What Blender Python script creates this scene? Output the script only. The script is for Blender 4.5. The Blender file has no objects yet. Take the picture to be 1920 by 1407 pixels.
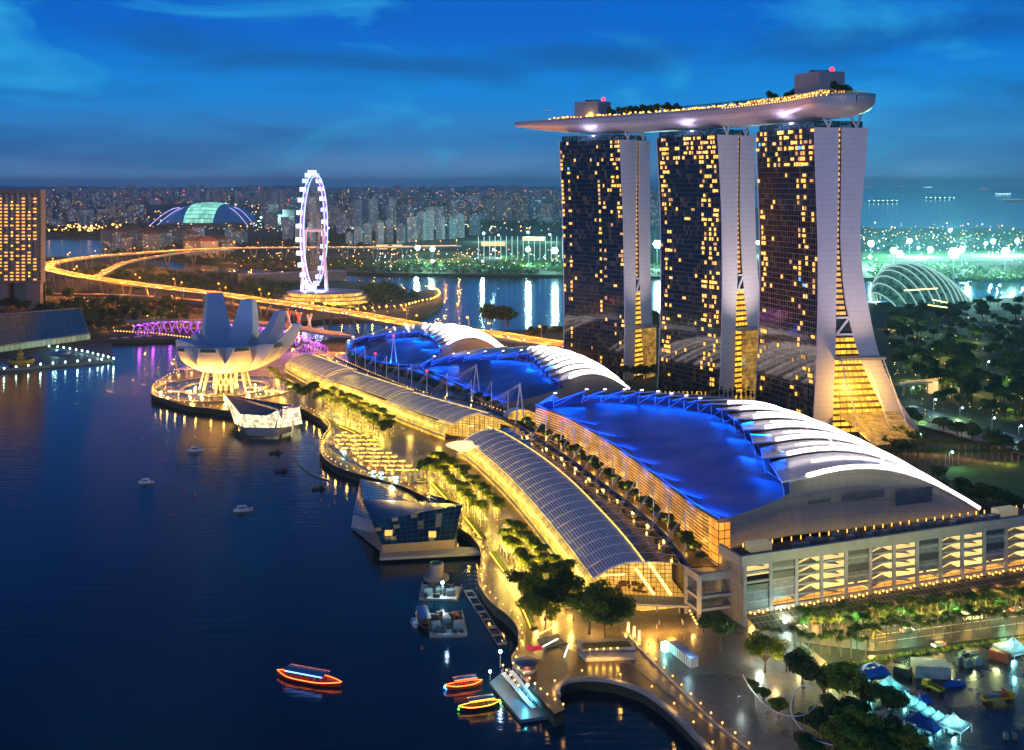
import bpy, math, random
from mathutils import Vector, Matrix
R = math.radians
scene = bpy.context.scene
# ------------------------------------------------------------------ camera
F, CX, V0, H = 2000.0, 960.0, 345.0, 160.0     # focal length in photo pixels, centre column, horizon row, camera height
cam = bpy.data.cameras.new("camera"); camo = bpy.data.objects.new("camera", cam)
scene.collection.objects.link(camo)
camo.location = (0, 0, H); camo.rotation_euler = (R(90), 0, 0)
cam.sensor_width = 36; cam.lens = 36 * F / 1920; cam.shift_y = -(703.5 - V0) / 1920
cam.clip_start = 1; cam.clip_end = 90000
scene.camera = camo
# ------------------------------------------------------------------ exposure
scene.view_settings.view_transform = 'Standard'; scene.view_settings.look = 'None'
scene.view_settings.gamma = 1; scene.view_settings.exposure = 0.0
try:
    scene.cycles.use_denoising = True
    scene.cycles.max_bounces = 5; scene.cycles.diffuse_bounces = 2; scene.cycles.glossy_bounces = 3
    scene.cycles.transmission_bounces = 3; scene.cycles.volume_bounces = 0; scene.cycles.transparent_max_bounces = 6
    scene.cycles.sample_clamp_indirect = 4; scene.cycles.caustics_reflective = False; scene.cycles.caustics_refractive = False
    scene.cycles.use_light_tree = True
except Exception: pass
# ------------------------------------------------------------------ dusk sky
SUN_EL, SUN_AZ = R(7), R(205)
world = bpy.data.worlds.new("World"); scene.world = world; world.use_nodes = True
nt = world.node_tree; N = nt.nodes; Lk = nt.links
for n in list(N): N.remove(n)
out = N.new('ShaderNodeOutputWorld'); bg = N.new('ShaderNodeBackground'); Lk.new(bg.outputs[0], out.inputs[0])
sky = N.new('ShaderNodeTexSky'); sky.sky_type = 'NISHITA'; sky.sun_disc = False
sky.sun_elevation = R(1.0); sky.sun_rotation = SUN_AZ; sky.ozone_density = 6; sky.dust_density = 0.4
tc = N.new('ShaderNodeTexCoord'); sep = N.new('ShaderNodeSeparateXYZ'); Lk.new(tc.outputs['Generated'], sep.inputs[0])
ramp = N.new('ShaderNodeValToRGB'); Lk.new(sep.outputs['Z'], ramp.inputs[0])
cr = ramp.color_ramp; cr.interpolation = 'EASE'
cr.elements[0].position = 0.0; cr.elements[0].color = (0.10, 0.25, 0.48, 1)
cr.elements[1].position = 1.0; cr.elements[1].color = (0.001, 0.012, 0.075, 1)
for p, c in ((0.014, (0.075, 0.20, 0.42)), (0.04, (0.018, 0.16, 0.42)), (0.085, (0.0, 0.175, 0.54)), (0.15, (0.0, 0.10, 0.47)), (0.28, (0.001, 0.05, 0.27)), (0.5, (0.001, 0.02, 0.12))):
    e = cr.elements.new(p); e.color = (*c, 1)
mp = N.new('ShaderNodeMapping'); mp.inputs['Scale'].default_value = (1.0, 1.0, 3.2); mp.inputs['Rotation'].default_value = (0.0, 0.18, 0.3)
Lk.new(tc.outputs['Generated'], mp.inputs[0])
n1 = N.new('ShaderNodeTexNoise'); n1.inputs['Scale'].default_value = 4.6; n1.inputs['Detail'].default_value = 7; n1.inputs['Roughness'].default_value = 0.55; n1.inputs['Distortion'].default_value = 0.7
Lk.new(mp.outputs[0], n1.inputs[0])
r1 = N.new('ShaderNodeMapRange'); r1.inputs[1].default_value = 0.53; r1.inputs[2].default_value = 0.74; Lk.new(n1.outputs[0], r1.inputs[0])
mixa = N.new('ShaderNodeMix'); mixa.data_type = 'RGBA'; Lk.new(r1.outputs[0], mixa.inputs['Factor'])
Lk.new(ramp.outputs[0], mixa.inputs['A']); mixa.inputs['B'].default_value = (0.02, 0.32, 0.60, 1)
n2 = N.new('ShaderNodeTexNoise'); n2.inputs['Scale'].default_value = 4.2; n2.inputs['Detail'].default_value = 7; n2.inputs['Distortion'].default_value = 0.4
mp2 = N.new('ShaderNodeMapping'); mp2.inputs['Location'].default_value = (3.3, 1.1, 0.2); mp2.inputs['Scale'].default_value = (1.1, 1.1, 5.5)
Lk.new(tc.outputs['Generated'], mp2.inputs[0]); Lk.new(mp2.outputs[0], n2.inputs[0])
r2 = N.new('ShaderNodeMapRange'); r2.inputs[1].default_value = 0.47; r2.inputs[2].default_value = 0.66; r2.inputs[4].default_value = 0.66; Lk.new(n2.outputs[0], r2.inputs[0])
mixb = N.new('ShaderNodeMix'); mixb.data_type = 'RGBA'; Lk.new(r2.outputs[0], mixb.inputs['Factor'])
Lk.new(mixa.outputs['Result'], mixb.inputs['A']); mixb.inputs['B'].default_value = (0.002, 0.07, 0.25, 1)
addn = N.new('ShaderNodeMix'); addn.data_type = 'RGBA'; addn.blend_type = 'ADD'; addn.inputs['Factor'].default_value = 0.02
Lk.new(mixb.outputs['Result'], addn.inputs['A']); Lk.new(sky.outputs[0], addn.inputs['B'])
Lk.new(addn.outputs['Result'], bg.inputs[0]); bg.inputs[1].default_value = 1.25
# last of the evening light, soft, low and from behind the camera
sun = bpy.data.lights.new("evening_sun", 'SUN'); sun.energy = .5; sun.angle = R(25); sun.color = (.95, 0.88, 1.0)
suno = bpy.data.objects.new("evening_sun", sun); scene.collection.objects.link(suno)
_d = Vector((math.sin(SUN_AZ) * math.cos(SUN_EL), math.cos(SUN_AZ) * math.cos(SUN_EL), math.sin(SUN_EL)))
suno.rotation_euler = (-_d).to_track_quat('-Z', 'Y').to_euler()
# ------------------------------------------------------------------ helpers
def P(u, v, z=0.0):            # point at height z on the sight line of photo pixel (u, v)
    Y = F * (H - z) / (v - V0); return Vector(((u - CX) * Y / F, Y, z))
def Q(u, v, Y):                # same at a known distance
    return Vector(((u - CX) * Y / F, Y, H - (v - V0) * Y / F))
class MB:
    def __init__(s): s.v = []; s.f = []; s.uv = {}; s.mi = {}; s.sm = set()
    def add(s, vs, fs):
        b = len(s.v); s.v += [tuple(p) for p in vs]; s.f += [tuple(b + i for i in f) for f in fs]; return s
    def box(s, c, d, rz=0.0, tilt=None):
        x, y, z = d[0] / 2, d[1] / 2, d[2] / 2
        M = Matrix.Rotation(rz, 3, 'Z')
        if tilt: M = M @ Matrix.Rotation(tilt, 3, 'Y')
        c = Vector(c)
        vs = [c + M @ Vector((a * x, b * y, e * z)) for e in (-1, 1) for (a, b) in ((-1, -1), (1, -1), (1, 1), (-1, 1))]
        return s.add(vs, [(3, 2, 1, 0), (4, 5, 6, 7), (0, 1, 5, 4), (1, 2, 6, 5), (2, 3, 7, 6), (3, 0, 4, 7)])
    def quad(s, *p): return s.add(p, [tuple(range(len(p)))])
    def beam(s, a, b, w, h=None):            # box from a to b
        a = Vector(a); b = Vector(b); h = h or w; d = (b - a); 
        if d.length < 1e-6: return s
        d.normalize(); up = Vector((0, 0, 1)) if abs(d.z) < .95 else Vector((1, 0, 0))
        r = d.cross(up).normalized() * w / 2; u2 = r.cross(d).normalized() * h / 2
        vs = [q + r * i + u2 * j for q in (a, b) for i, j in ((-1, -1), (1, -1), (1, 1), (-1, 1))]
        return s.add(vs, [(3, 2, 1, 0), (4, 5, 6, 7), (0, 1, 5, 4), (1, 2, 6, 5), (2, 3, 7, 6), (3, 0, 4, 7)])
    def tube(s, a, b, r, r2=None, n=6):
        a = Vector(a); b = Vector(b); r2 = r if r2 is None else r2; d = (b - a).normalized()
        up = Vector((0, 0, 1)) if abs(d.z) < .95 else Vector((1, 0, 0)); x = d.cross(up).normalized(); y = x.cross(d)
        vs = []
        for q, rr in ((a, r), (b, r2)):
            for k in range(n): t = 2 * math.pi * k / n; vs.append(q + (x * math.cos(t) + y * math.sin(t)) * rr)
        fs = [(k, (k + 1) % n, n + (k + 1) % n, n + k) for k in range(n)] + [tuple(range(n - 1, -1, -1)), tuple(range(n, 2 * n))]
        return s.add(vs, fs)
    def path(s, pts, r, n=6):
        for a, b in zip(pts, pts[1:]): s.tube(a, b, r, n=n)
        return s
    def pathb(s, pts, w, h):
        for a, b in zip(pts, pts[1:]): s.beam(a, b, w, h)
        return s
    def grid(s, rows, uv=None, close=False):
        b = len(s.v); m = len(rows[0]); 
        for r_ in rows: s.v += [tuple(p) for p in r_]
        for i in range(len(rows) - 1):
            for j in range(m - 1 + (1 if close else 0)):
                j2 = (j + 1) % m
                f = (b + i * m + j, b + i * m + j2, b + (i + 1) * m + j2, b + (i + 1) * m + j)
                if uv: s.uv[len(s.f)] = [uv(i, j), uv(i, j + 1), uv(i + 1, j + 1), uv(i + 1, j)]
                s.f.append(f)
        return s
    def prism(s, poly, z0, z1):
        n = len(poly); vs = [(p[0], p[1], z0) for p in poly] + [(p[0], p[1], z1) for p in poly]
        return s.add(vs, [tuple(range(n - 1, -1, -1)), tuple(range(n, 2 * n))] + [(k, (k + 1) % n, n + (k + 1) % n, n + k) for k in range(n)])
    def sph(s, c, r, n=8, m=5, sz=1.0):
        c = Vector(c); rows = []
        for i in range(m + 1):
            t = math.pi * i / m
            rows.append([c + Vector((math.sin(t) * math.cos(2 * math.pi * k / n) * r, math.sin(t) * math.sin(2 * math.pi * k / n) * r, -math.cos(t) * r * sz)) for k in range(n)])
        return s.grid(rows, close=True)
    def lathe(s, c, prof, n=16):
        c = Vector(c); rows = [[c + Vector((r * math.cos(2 * math.pi * k / n), r * math.sin(2 * math.pi * k / n), z)) for k in range(n)] for r, z in prof]
        return s.grid(rows, close=True)
    def mesh(s, name, mat=None, smooth=False):
        me = bpy.data.meshes.new(name); me.from_pydata(s.v, [], s.f)
        for m in (mat if isinstance(mat, (list, tuple)) else [mat]):
            if m: me.materials.append(m)
        if s.uv:
            l = me.uv_layers.new(name="UVMap")
            for i, c in s.uv.items():
                p = me.polygons[i]
                for li, t in zip(p.loop_indices, c): l.data[li].uv = t
        if s.mi:
            for i, k in s.mi.items(): me.polygons[i].material_index = k
        if smooth: me.polygons.foreach_set('use_smooth', [True] * len(me.polygons))
        me.update(); return me
    def build(s, name, mat, parent=None, smooth=False, label=None, kind=None):
        o = bpy.data.objects.new(name, s.mesh(name, mat, smooth)); scene.collection.objects.link(o)
        if parent is not None: put(o, parent)
        if label: o['label'] = label
        if kind: o['kind'] = kind
        return o
def put(o, parent):            # parent keeping world coordinates (parents carry only location and z-rotation)
    o.parent = parent
    M = Matrix.Identity(4); q = parent; chain = []
    while q is not None: chain.append(q); q = q.parent
    for q in reversed(chain):
        M = M @ (q.matrix_parent_inverse @ Matrix.LocRotScale(q.location, q.rotation_euler, q.scale))
    o.matrix_parent_inverse = M.inverted()
def thing(name, label, cat, loc=(0, 0, 0), group=None, rz=0.0):
    o = bpy.data.objects.new(name, None); scene.collection.objects.link(o); o.empty_display_size = 0.1
    o.location = loc; o.rotation_euler.z = rz; o['label'] = label; o['category'] = cat
    if group: o['group'] = group
    return o
def tag(o, label, cat, group=None):
    o['label'] = label; o['category'] = cat
    if group: o['group'] = group
    return o
def struct(o, kind='structure'): o['kind'] = kind; return o
def dup(root, loc, rz=0.0, sc=1.0, label=None, group=None, sz=None):
    r = root.copy(); scene.collection.objects.link(r); r.location = loc; r.rotation_euler.z = rz
    r.scale = (sc, sc, sz or sc)
    if label: r['label'] = label
    if group: r['group'] = group
    for ch in list(root.children):
        c = ch.copy(); scene.collection.objects.link(c); c.parent = r
        for g in list(ch.children):
            d = g.copy(); scene.collection.objects.link(d); d.parent = c
    return r
class Kind:                     # a prototype built round the origin; the first placing moves it, later ones copy it
    def __init__(s, root): s.root = root; s.used = False
    def at(s, loc, rz=0.0, sc=1.0, label=None, group=None, sz=None):
        if not s.used:
            s.used = True; r = s.root; r.location = loc; r.rotation_euler.z = rz; r.scale = (sc, sc, sz or sc)
            if label: r['label'] = label
            if group: r['group'] = group
            return r
        return dup(s.root, loc, rz, sc, label, group, sz)
def plight(loc, power, col, r=0.5, name='lamp_light', parent=None):
    if col[0] >= .99 and .5 <= col[1] <= .8: col = (1, col[1] * .86, col[2] * .55)
    l = bpy.data.lights.new(name, 'POINT'); l.energy = power; l.color = col; l.shadow_soft_size = r
    o = bpy.data.objects.new(name, l); scene.collection.objects.link(o); o.location = loc; return o
def slight(loc, to, power, col, ang=60, r=1.0, blend=.6, name='spot_light'):
    l = bpy.data.lights.new(name, 'SPOT'); l.energy = power; l.color = col; l.shadow_soft_size = r; l.spot_size = R(ang); l.spot_blend = blend
    o = bpy.data.objects.new(name, l); scene.collection.objects.link(o); o.location = loc
    o.rotation_euler = (Vector(to) - Vector(loc)).to_track_quat('-Z', 'Y').to_euler(); return o
def alight(loc, to, sx, sy, power, col, name='strip_light', align=None):
    l = bpy.data.lights.new(name, 'AREA'); l.shape = 'RECTANGLE'; l.size = sx; l.size_y = sy; l.energy = power; l.color = col
    o = bpy.data.objects.new(name, l); scene.collection.objects.link(o); o.location = loc
    z = (Vector(loc) - Vector(to)).normalized(); x = Vector(align) if align else Vector((1, 0, 0)); x = (x - z * x.dot(z)).normalized(); y = z.cross(x)
    o.rotation_euler = Matrix((x, y, z)).transposed().to_euler(); return o
def spline(pts, n):             # Catmull-Rom through pts, n samples by arc length
    pts = [Vector(p) for p in pts]
    if len(pts) == 2: return [pts[0].lerp(pts[1], i / (n - 1)) for i in range(n)]
    q = [pts[0] * 2 - pts[1]] + pts + [pts[-1] * 2 - pts[-2]]; fine = []
    for i in range(1, len(q) - 2):
        for k in range(24):
            t = k / 24; a, b, c, d = q[i - 1:i + 3]
            fine.append(0.5 * ((2 * b) + (c - a) * t + (2 * a - 5 * b + 4 * c - d) * t * t + (3 * b - a - 3 * c + d) * t ** 3))
    fine.append(pts[-1]); L = [0]
    for a, b in zip(fine, fine[1:]): L.append(L[-1] + (b - a).length)
    res = []; j = 0
    for i in range(n):
        t = L[-1] * i / (n - 1)
        while j < len(L) - 2 and L[j + 1] < t: j += 1
        d = L[j + 1] - L[j]; res.append(fine[j].lerp(fine[j + 1], (t - L[j]) / d if d > 0 else 0))
    return res
def plen(pts): return sum((b - a).length for a, b in zip(pts, pts[1:]))
# ------------------------------------------------------------------ materials
MC = {}
def mat(name, base=(.5, .5, .5), rough=.6, metal=0.0, em=None, es=1.0, noise=0.0, nscale=.3, bump=0.0, bscale=1.0, spec=.5, sample=True, alpha=1.0):
    if name in MC: return MC[name]
    m = bpy.data.materials.new(name); m.use_nodes = True; t = m.node_tree; b = t.nodes['Principled BSDF']
    b.inputs['Base Color'].default_value = (*base, 1); b.inputs['Roughness'].default_value = rough; b.inputs['Metallic'].default_value = metal
    b.inputs['Specular IOR Level'].default_value = spec
    if alpha < 1: b.inputs['Alpha'].default_value = alpha
    if em: b.inputs['Emission Color'].default_value = (*em, 1); b.inputs['Emission Strength'].default_value = es
    if noise or bump:
        g = t.nodes.new('ShaderNodeNewGeometry')
    if noise:
        n = t.nodes.new('ShaderNodeTexNoise'); n.inputs['Scale'].default_value = nscale; n.inputs['Detail'].default_value = 5
        t.links.new(g.outputs['Position'], n.inputs[0])
        mr = t.nodes.new('ShaderNodeMapRange'); mr.inputs[1].default_value = .25; mr.inputs[2].default_value = .75; mr.inputs[3].default_value = 1 - noise; mr.inputs[4].default_value = 1 + noise
        t.links.new(n.outputs[0], mr.inputs[0])
        mx = t.nodes.new('ShaderNodeVectorMath'); mx.operation = 'SCALE'; mx.inputs[0].default_value = base; t.links.new(mr.outputs[0], mx.inputs['Scale'])
        t.links.new(mx.outputs[0], b.inputs['Base Color'])
    if bump:
        n = t.nodes.new('ShaderNodeTexNoise'); n.inputs['Scale'].default_value = bscale; n.inputs['Detail'].default_value = 3; t.links.new(g.outputs['Position'], n.inputs[0])
        bp = t.nodes.new('ShaderNodeBump'); bp.inputs['Strength'].default_value = bump; bp.inputs['Distance'].default_value = .2; t.links.new(n.outputs[0], bp.inputs['Height']); t.links.new(bp.outputs[0], b.inputs['Normal'])
    if not sample or (em and es == 0):
        try: m.cycles.emission_sampling = 'NONE'
        except Exception: pass
    MC[name] = m; return m
def leaf_mat(name, base):
    m = bpy.data.materials.new(name); m.use_nodes = True; t = m.node_tree; b = t.nodes['Principled BSDF']; b.inputs['Roughness'].default_value = .55
    g = t.nodes.new('ShaderNodeNewGeometry'); n = t.nodes.new('ShaderNodeTexNoise'); n.inputs['Scale'].default_value = .7; n.inputs['Detail'].default_value = 4; t.links.new(g.outputs['Position'], n.inputs[0])
    mr = t.nodes.new('ShaderNodeMapRange'); mr.inputs[1].default_value = .3; mr.inputs[2].default_value = .7; mr.inputs[3].default_value = .55; mr.inputs[4].default_value = 1.5; t.links.new(n.outputs[0], mr.inputs[0])
    v = t.nodes.new('ShaderNodeVectorMath'); v.operation = 'SCALE'; v.inputs[0].default_value = base; t.links.new(mr.outputs[0], v.inputs['Scale']); t.links.new(v.outputs[0], b.inputs['Base Color'])
    tr = t.nodes.new('ShaderNodeBsdfTranslucent'); t.links.new(v.outputs[0], tr.inputs[0]); mx = t.nodes.new('ShaderNodeMixShader'); mx.inputs[0].default_value = .45
    o = t.nodes['Material Output']; t.links.new(b.outputs[0], mx.inputs[1]); t.links.new(tr.outputs[0], mx.inputs[2]); t.links.new(mx.outputs[0], o.inputs['Surface']); return m
def nodes(m): return m.node_tree.nodes, m.node_tree.links, m.node_tree.nodes['Principled BSDF']
def math_(t, op, a, b=None, c=None):
    n = t.nodes.new('ShaderNodeMath'); n.operation = op
    for i, x in enumerate((a, b, c)):
        if x is None: continue
        if isinstance(x, (int, float)): n.inputs[i].default_value = x
        else: t.links.new(x, n.inputs[i])
    return n.outputs[0]
def cell_mat(name, base, line, lw=(.06, .06), rough=.15, metal=0.0, dim=None, dims=.3, thr=.6, linerough=.4, spec=.5, coord='UV', scale=(1, 1), em=None, es=0.0, bumpy=0.0, gapem=None, gapes=0.0, sample=True, var=.25, blot=0.0, bls=.25):
    """grid of panels with joint lines in UV space; some cells may glow dimly"""
    if name in MC: return MC[name]
    m = bpy.data.materials.new(name); m.use_nodes = True; t = m.node_tree; b = t.nodes['Principled BSDF']
    uvn = t.nodes.new('ShaderNodeUVMap'); sp = t.nodes.new('ShaderNodeSeparateXYZ'); t.links.new(uvn.outputs[0], sp.inputs[0])
    x = math_(t, 'MULTIPLY', sp.outputs[0], scale[0]); y = math_(t, 'MULTIPLY', sp.outputs[1], scale[1])
    lx = math_(t, 'LESS_THAN', math_(t, 'FRACT', x), lw[0]); ly = math_(t, 'LESS_THAN', math_(t, 'FRACT', y), lw[1]); ln = math_(t, 'MAXIMUM', lx, ly)
    cb = t.nodes.new('ShaderNodeCombineXYZ'); t.links.new(math_(t, 'FLOOR', x), cb.inputs[0]); t.links.new(math_(t, 'FLOOR', y), cb.inputs[1])
    wn = t.nodes.new('ShaderNodeTexWhiteNoise'); wn.noise_dimensions = '3D'; t.links.new(cb.outputs[0], wn.inputs[0])
    mr = t.nodes.new('ShaderNodeMapRange'); mr.inputs[3].default_value = 1 - var; mr.inputs[4].default_value = 1 + var; t.links.new(wn.outputs[0], mr.inputs[0])
    vs = t.nodes.new('ShaderNodeVectorMath'); vs.operation = 'SCALE'; vs.inputs[0].default_value = base; t.links.new(mr.outputs[0], vs.inputs['Scale'])
    mx = t.nodes.new('ShaderNodeMix'); mx.data_type = 'RGBA'; t.links.new(ln, mx.inputs['Factor']); t.links.new(vs.outputs[0], mx.inputs['A']); mx.inputs['B'].default_value = (*line, 1)
    t.links.new(mx.outputs['Result'], b.inputs['Base Color'])
    t.links.new(math_(t, 'ADD', math_(t, 'MULTIPLY', ln, linerough - rough), rough), b.inputs['Roughness'])
    b.inputs['Metallic'].default_value = metal; b.inputs['Specular IOR Level'].default_value = spec
    nl = math_(t, 'SUBTRACT', 1.0, ln)
    if dim:
        on = math_(t, 'GREATER_THAN', wn.outputs[0], thr)
        s = math_(t, 'MULTIPLY', math_(t, 'MULTIPLY', on, nl), math_(t, 'MULTIPLY', wn.outputs['Color'], dims))
        b.inputs['Emission Color'].default_value = (*dim, 1); t.links.new(s, b.inputs['Emission Strength'])
    if em:
        s = math_(t, 'MULTIPLY', nl, math_(t, 'MULTIPLY', mr.outputs[0], es))
        if blot:
            g0 = t.nodes.new('ShaderNodeNewGeometry'); n0 = t.nodes.new('ShaderNodeTexNoise'); n0.inputs['Scale'].default_value = bls; n0.inputs['Detail'].default_value = 6; n0.inputs['Roughness'].default_value = .65; t.links.new(g0.outputs['Position'], n0.inputs[0])
            m0 = t.nodes.new('ShaderNodeMapRange'); m0.inputs[1].default_value = .36; m0.inputs[2].default_value = .62; m0.inputs[3].default_value = 1 - blot; m0.inputs[4].default_value = 1 + blot; t.links.new(n0.outputs[0], m0.inputs[0]); s = math_(t, 'MULTIPLY', s, m0.outputs[0])
        b.inputs['Emission Color'].default_value = (*em, 1); t.links.new(s, b.inputs['Emission Strength'])
    if gapem:
        b.inputs['Emission Color'].default_value = (*gapem, 1); t.links.new(math_(t, 'MULTIPLY', ln, gapes), b.inputs['Emission Strength'])
    if bumpy:
        g = t.nodes.new('ShaderNodeNewGeometry'); n = t.nodes.new('ShaderNodeTexNoise'); n.inputs['Scale'].default_value = .25; t.links.new(g.outputs['Position'], n.inputs[0])
        bp = t.nodes.new('ShaderNodeBump'); bp.inputs['Strength'].default_value = bumpy; bp.inputs['Distance'].default_value = .3; t.links.new(n.outputs[0], bp.inputs['Height']); t.links.new(bp.outputs[0], b.inputs['Normal'])
    if not sample: m.cycles.emission_sampling = 'NONE'
    MC[name] = m; return m
GOLD = (1.0, .56, .10); WARM = (1.0, .68, .28); ORANGE = (1.0, .36, .04); CYAN = (.45, 1.0, .95)
M_white = mat('white_cladding', (.74, .72, .74), .5, noise=.06, nscale=.08)
M_steel = mat('white_painted_steel', (.75, .75, .76), .35)
M_grey = mat('grey_metal', (.22, .23, .25), .4, noise=.15)
M_dark = mat('dark_metal', (.03, .035, .04), .45)
M_conc = mat('pale_concrete', (.33, .325, .32), .75, noise=.14, nscale=.25)
M_concd = mat('weathered_concrete', (.16, .16, .16), .8, noise=.25, nscale=.3)
M_lamp = mat('lamp_glow_warm', (1, .8, .4), em=(1, .46, .07), es=3.2, sample=False)
M_lampo = mat('lamp_glow_orange', (1, .6, .2), em=(1, .36, .04), es=4, sample=False)
M_lampc = mat('lamp_glow_cool', (.7, 1, 1), em=(.55, 1, .95), es=22, sample=False)
M_red = mat('red_beacon', (1, .05, .05), em=(1, .015, .03), es=7, sample=False)
M_bark = mat('bark', (.10, .075, .05), .85, noise=.3, nscale=1.5)
M_palmbark = mat('palm_bark', (.20, .17, .13), .8, noise=.25, nscale=2)
M_leaf = [leaf_mat('leaf_deep', (.03, .07, .02)), leaf_mat('leaf_mid', (.07, .13, .02)), leaf_mat('leaf_bright', (.22, .29, .02))]
# ================================================================== SETTING
def water_mat():
    m = mat('bay_water', (.0005, .020, .040), .09, spec=.5)
    t = m.node_tree; b = t.nodes['Principled BSDF']; b.inputs['IOR'].default_value = 1.33
    g = t.nodes.new('ShaderNodeNewGeometry'); mp = t.nodes.new('ShaderNodeMapping'); mp.inputs['Scale'].default_value = (.035, .32, .1); t.links.new(g.outputs['Position'], mp.inputs[0])
    n = t.nodes.new('ShaderNodeTexNoise'); n.inputs['Scale'].default_value = 1.0; n.inputs['Detail'].default_value = 4; n.inputs['Roughness'].default_value = .6; t.links.new(mp.outputs[0], n.inputs[0])
    bp = t.nodes.new('ShaderNodeBump'); bp.inputs['Strength'].default_value = .25; bp.inputs['Distance'].default_value = .6; t.links.new(n.outputs[0], bp.inputs['Height']); t.links.new(bp.outputs[0], b.inputs['Normal'])
    n2 = t.nodes.new('ShaderNodeTexNoise'); n2.inputs['Scale'].default_value = .012; t.links.new(g.outputs['Position'], n2.inputs[0])
    mr = t.nodes.new('ShaderNodeMapRange'); mr.inputs[3].default_value = .09; mr.inputs[4].default_value = .14; t.links.new(n2.outputs[0], mr.inputs[0]); t.links.new(mr.outputs[0], b.inputs['Roughness'])
    return m
w = MB(); w.quad((-30000, -600, 0), (30000, -600, 0), (30000, 42000, 0), (-30000, 42000, 0))
struct(w.build('water', water_mat()))
def land(name, pts, z0, z1, m):
    b = MB(); b.prism([(p[0], p[1]) for p in pts], z0, z1); return struct(b.build(name, m))
M_ground = mat('dark_ground', (.035, .045, .03), .9, noise=.4, nscale=.02)
def pave_mat(name, base, rough, sc=.3, wet=.5):
    m = bpy.data.materials.new(name); m.use_nodes = True; t = m.node_tree; b = t.nodes['Principled BSDF']
    g = t.nodes.new('ShaderNodeNewGeometry'); mp = t.nodes.new('ShaderNodeMapping'); mp.inputs['Rotation'].default_value = (0, 0, R(32)); t.links.new(g.outputs['Position'], mp.inputs[0])
    br = t.nodes.new('ShaderNodeTexBrick'); br.inputs['Scale'].default_value = sc; br.inputs['Color1'].default_value = (*base, 1); br.inputs['Color2'].default_value = (*[c * .6 for c in base], 1)
    br.inputs['Mortar'].default_value = (*[c * .3 for c in base], 1); br.inputs['Mortar Size'].default_value = .02; t.links.new(mp.outputs[0], br.inputs[0])
    t.links.new(br.outputs[0], b.inputs['Base Color'])
    n = t.nodes.new('ShaderNodeTexNoise'); n.inputs['Scale'].default_value = .09; n.inputs['Detail'].default_value = 5; t.links.new(g.outputs['Position'], n.inputs[0])
    mr = t.nodes.new('ShaderNodeMapRange'); mr.inputs[1].default_value = .35; mr.inputs[2].default_value = .65; mr.inputs[3].default_value = rough - wet * .3; mr.inputs[4].default_value = rough; t.links.new(n.outputs[0], mr.inputs[0]); t.links.new(mr.outputs[0], b.inputs['Roughness'])
    n3 = t.nodes.new('ShaderNodeTexNoise'); n3.inputs['Scale'].default_value = .9; t.links.new(g.outputs['Position'], n3.inputs[0])
    bp = t.nodes.new('ShaderNodeBump'); bp.inputs['Strength'].default_value = .35; bp.inputs['Distance'].default_value = .15; t.links.new(n3.outputs[0], bp.inputs['Height']); t.links.new(bp.outputs[0], b.inputs['Normal'])
    return m
M_pave = pave_mat('wet_plaza_paving', (.17, .15, .13), .42, .24)
M_deck = pave_mat('timber_promenade_deck', (.075, .055, .042), .45, .6)
M_asph = mat('asphalt', (.05, .05, .055), .5, noise=.3, nscale=.15)
M_grass = mat('lawn_grass', (.05, .16, .03), .9, noise=.3, nscale=.2)
# shoreline of the bayfront, walked from the round basin at the bottom to the museum headland and round its back
SHORE_PIX = [(1400,1500),(1329,1405),(1302,1376),(1269,1342),(1237,1315),(1203,1293),(1151,1276),(1099,1271),(1060,1277),(1045,1290),(1047,1303),(1059,1330),(1040,1339),
  (982,1275),(969,1259),(960,1235),(969,1220),(974,1202),(969,1173),(948,1150),(929,1136),(909,1114),(898,1092),(898,1074),(903,1053),(900,1029),(884,1006),(860,989),(832,960),
  (805,937),(773,920),(749,911),(715,901),(685,893),(655,884),(625,872),(606,856),(600,840),(604,822),(616,802),(600,785),(570,768),(520,765),(470,772),(428,771),(395,766),(356,762),(312,750),(289,738),(284,728),
  (295,719),(322,703),(370,694),(430,680),(500,672),(560,655),(580,645),(625,634),(700,622),(780,618),(870,620),(1000,618),(1075,612),(1240,586),(1450,578),(1640,568),(1830,560),(1920,556),(2700,548)]
SH = [P(u, v, 4) for u, v in SHORE_PIX]
land('ground', SH + [Vector((2400, 900, 0)), Vector((1500, 150, 0))], -2, 3.9, M_ground)
# flyer peninsula
L2 = [(-900,700),(-400,690),(0,668),(100,650),(167,643),(209,638),(355,634),(430,625),(500,612),(560,603),(600,600),(640,597),(700,594),(765,597),(800,589),(823,575),(831,560),(822,546),(805,541),(792,546),(770,552),(740,532),(640,527),(560,523),(480,512),(330,506),(190,482),(-600,478)]
land('ground', [P(u, v, 4) for u, v in L2], -2, 3.9, M_ground)
L3 = [(-1400,443),(200,446),(212,474),(300,482),(430,495),(600,508),(700,512),(1070,516),(1250,519),(1640,521),(2900,524),(2900,432),(1640,428),(1480,405),(1300,362),(1100,355),(-1500,355)]
land('ground', [P(u, v, 4) for u, v in L3], -2, 3.95, M_ground)
# far low hills on the horizon at the left
hb = MB()
rows = [[], []]
random.seed(5)
for i in range(60):
    x = -16000 + i * 420; h = 50 + 22 * math.sin(i * .37) + 16 * math.sin(i * .9 + 1) + random.uniform(0, 25)
    rows[0].append((x, 30000, 0)); rows[1].append((x, 31200, max(30, h) + 0))
rows.append([(p[0], 34000, 0) for p in rows[1]])
hb.grid(rows); struct(hb.build('hills', mat('far_hills', (.03, .05, .06), .9)))
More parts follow.
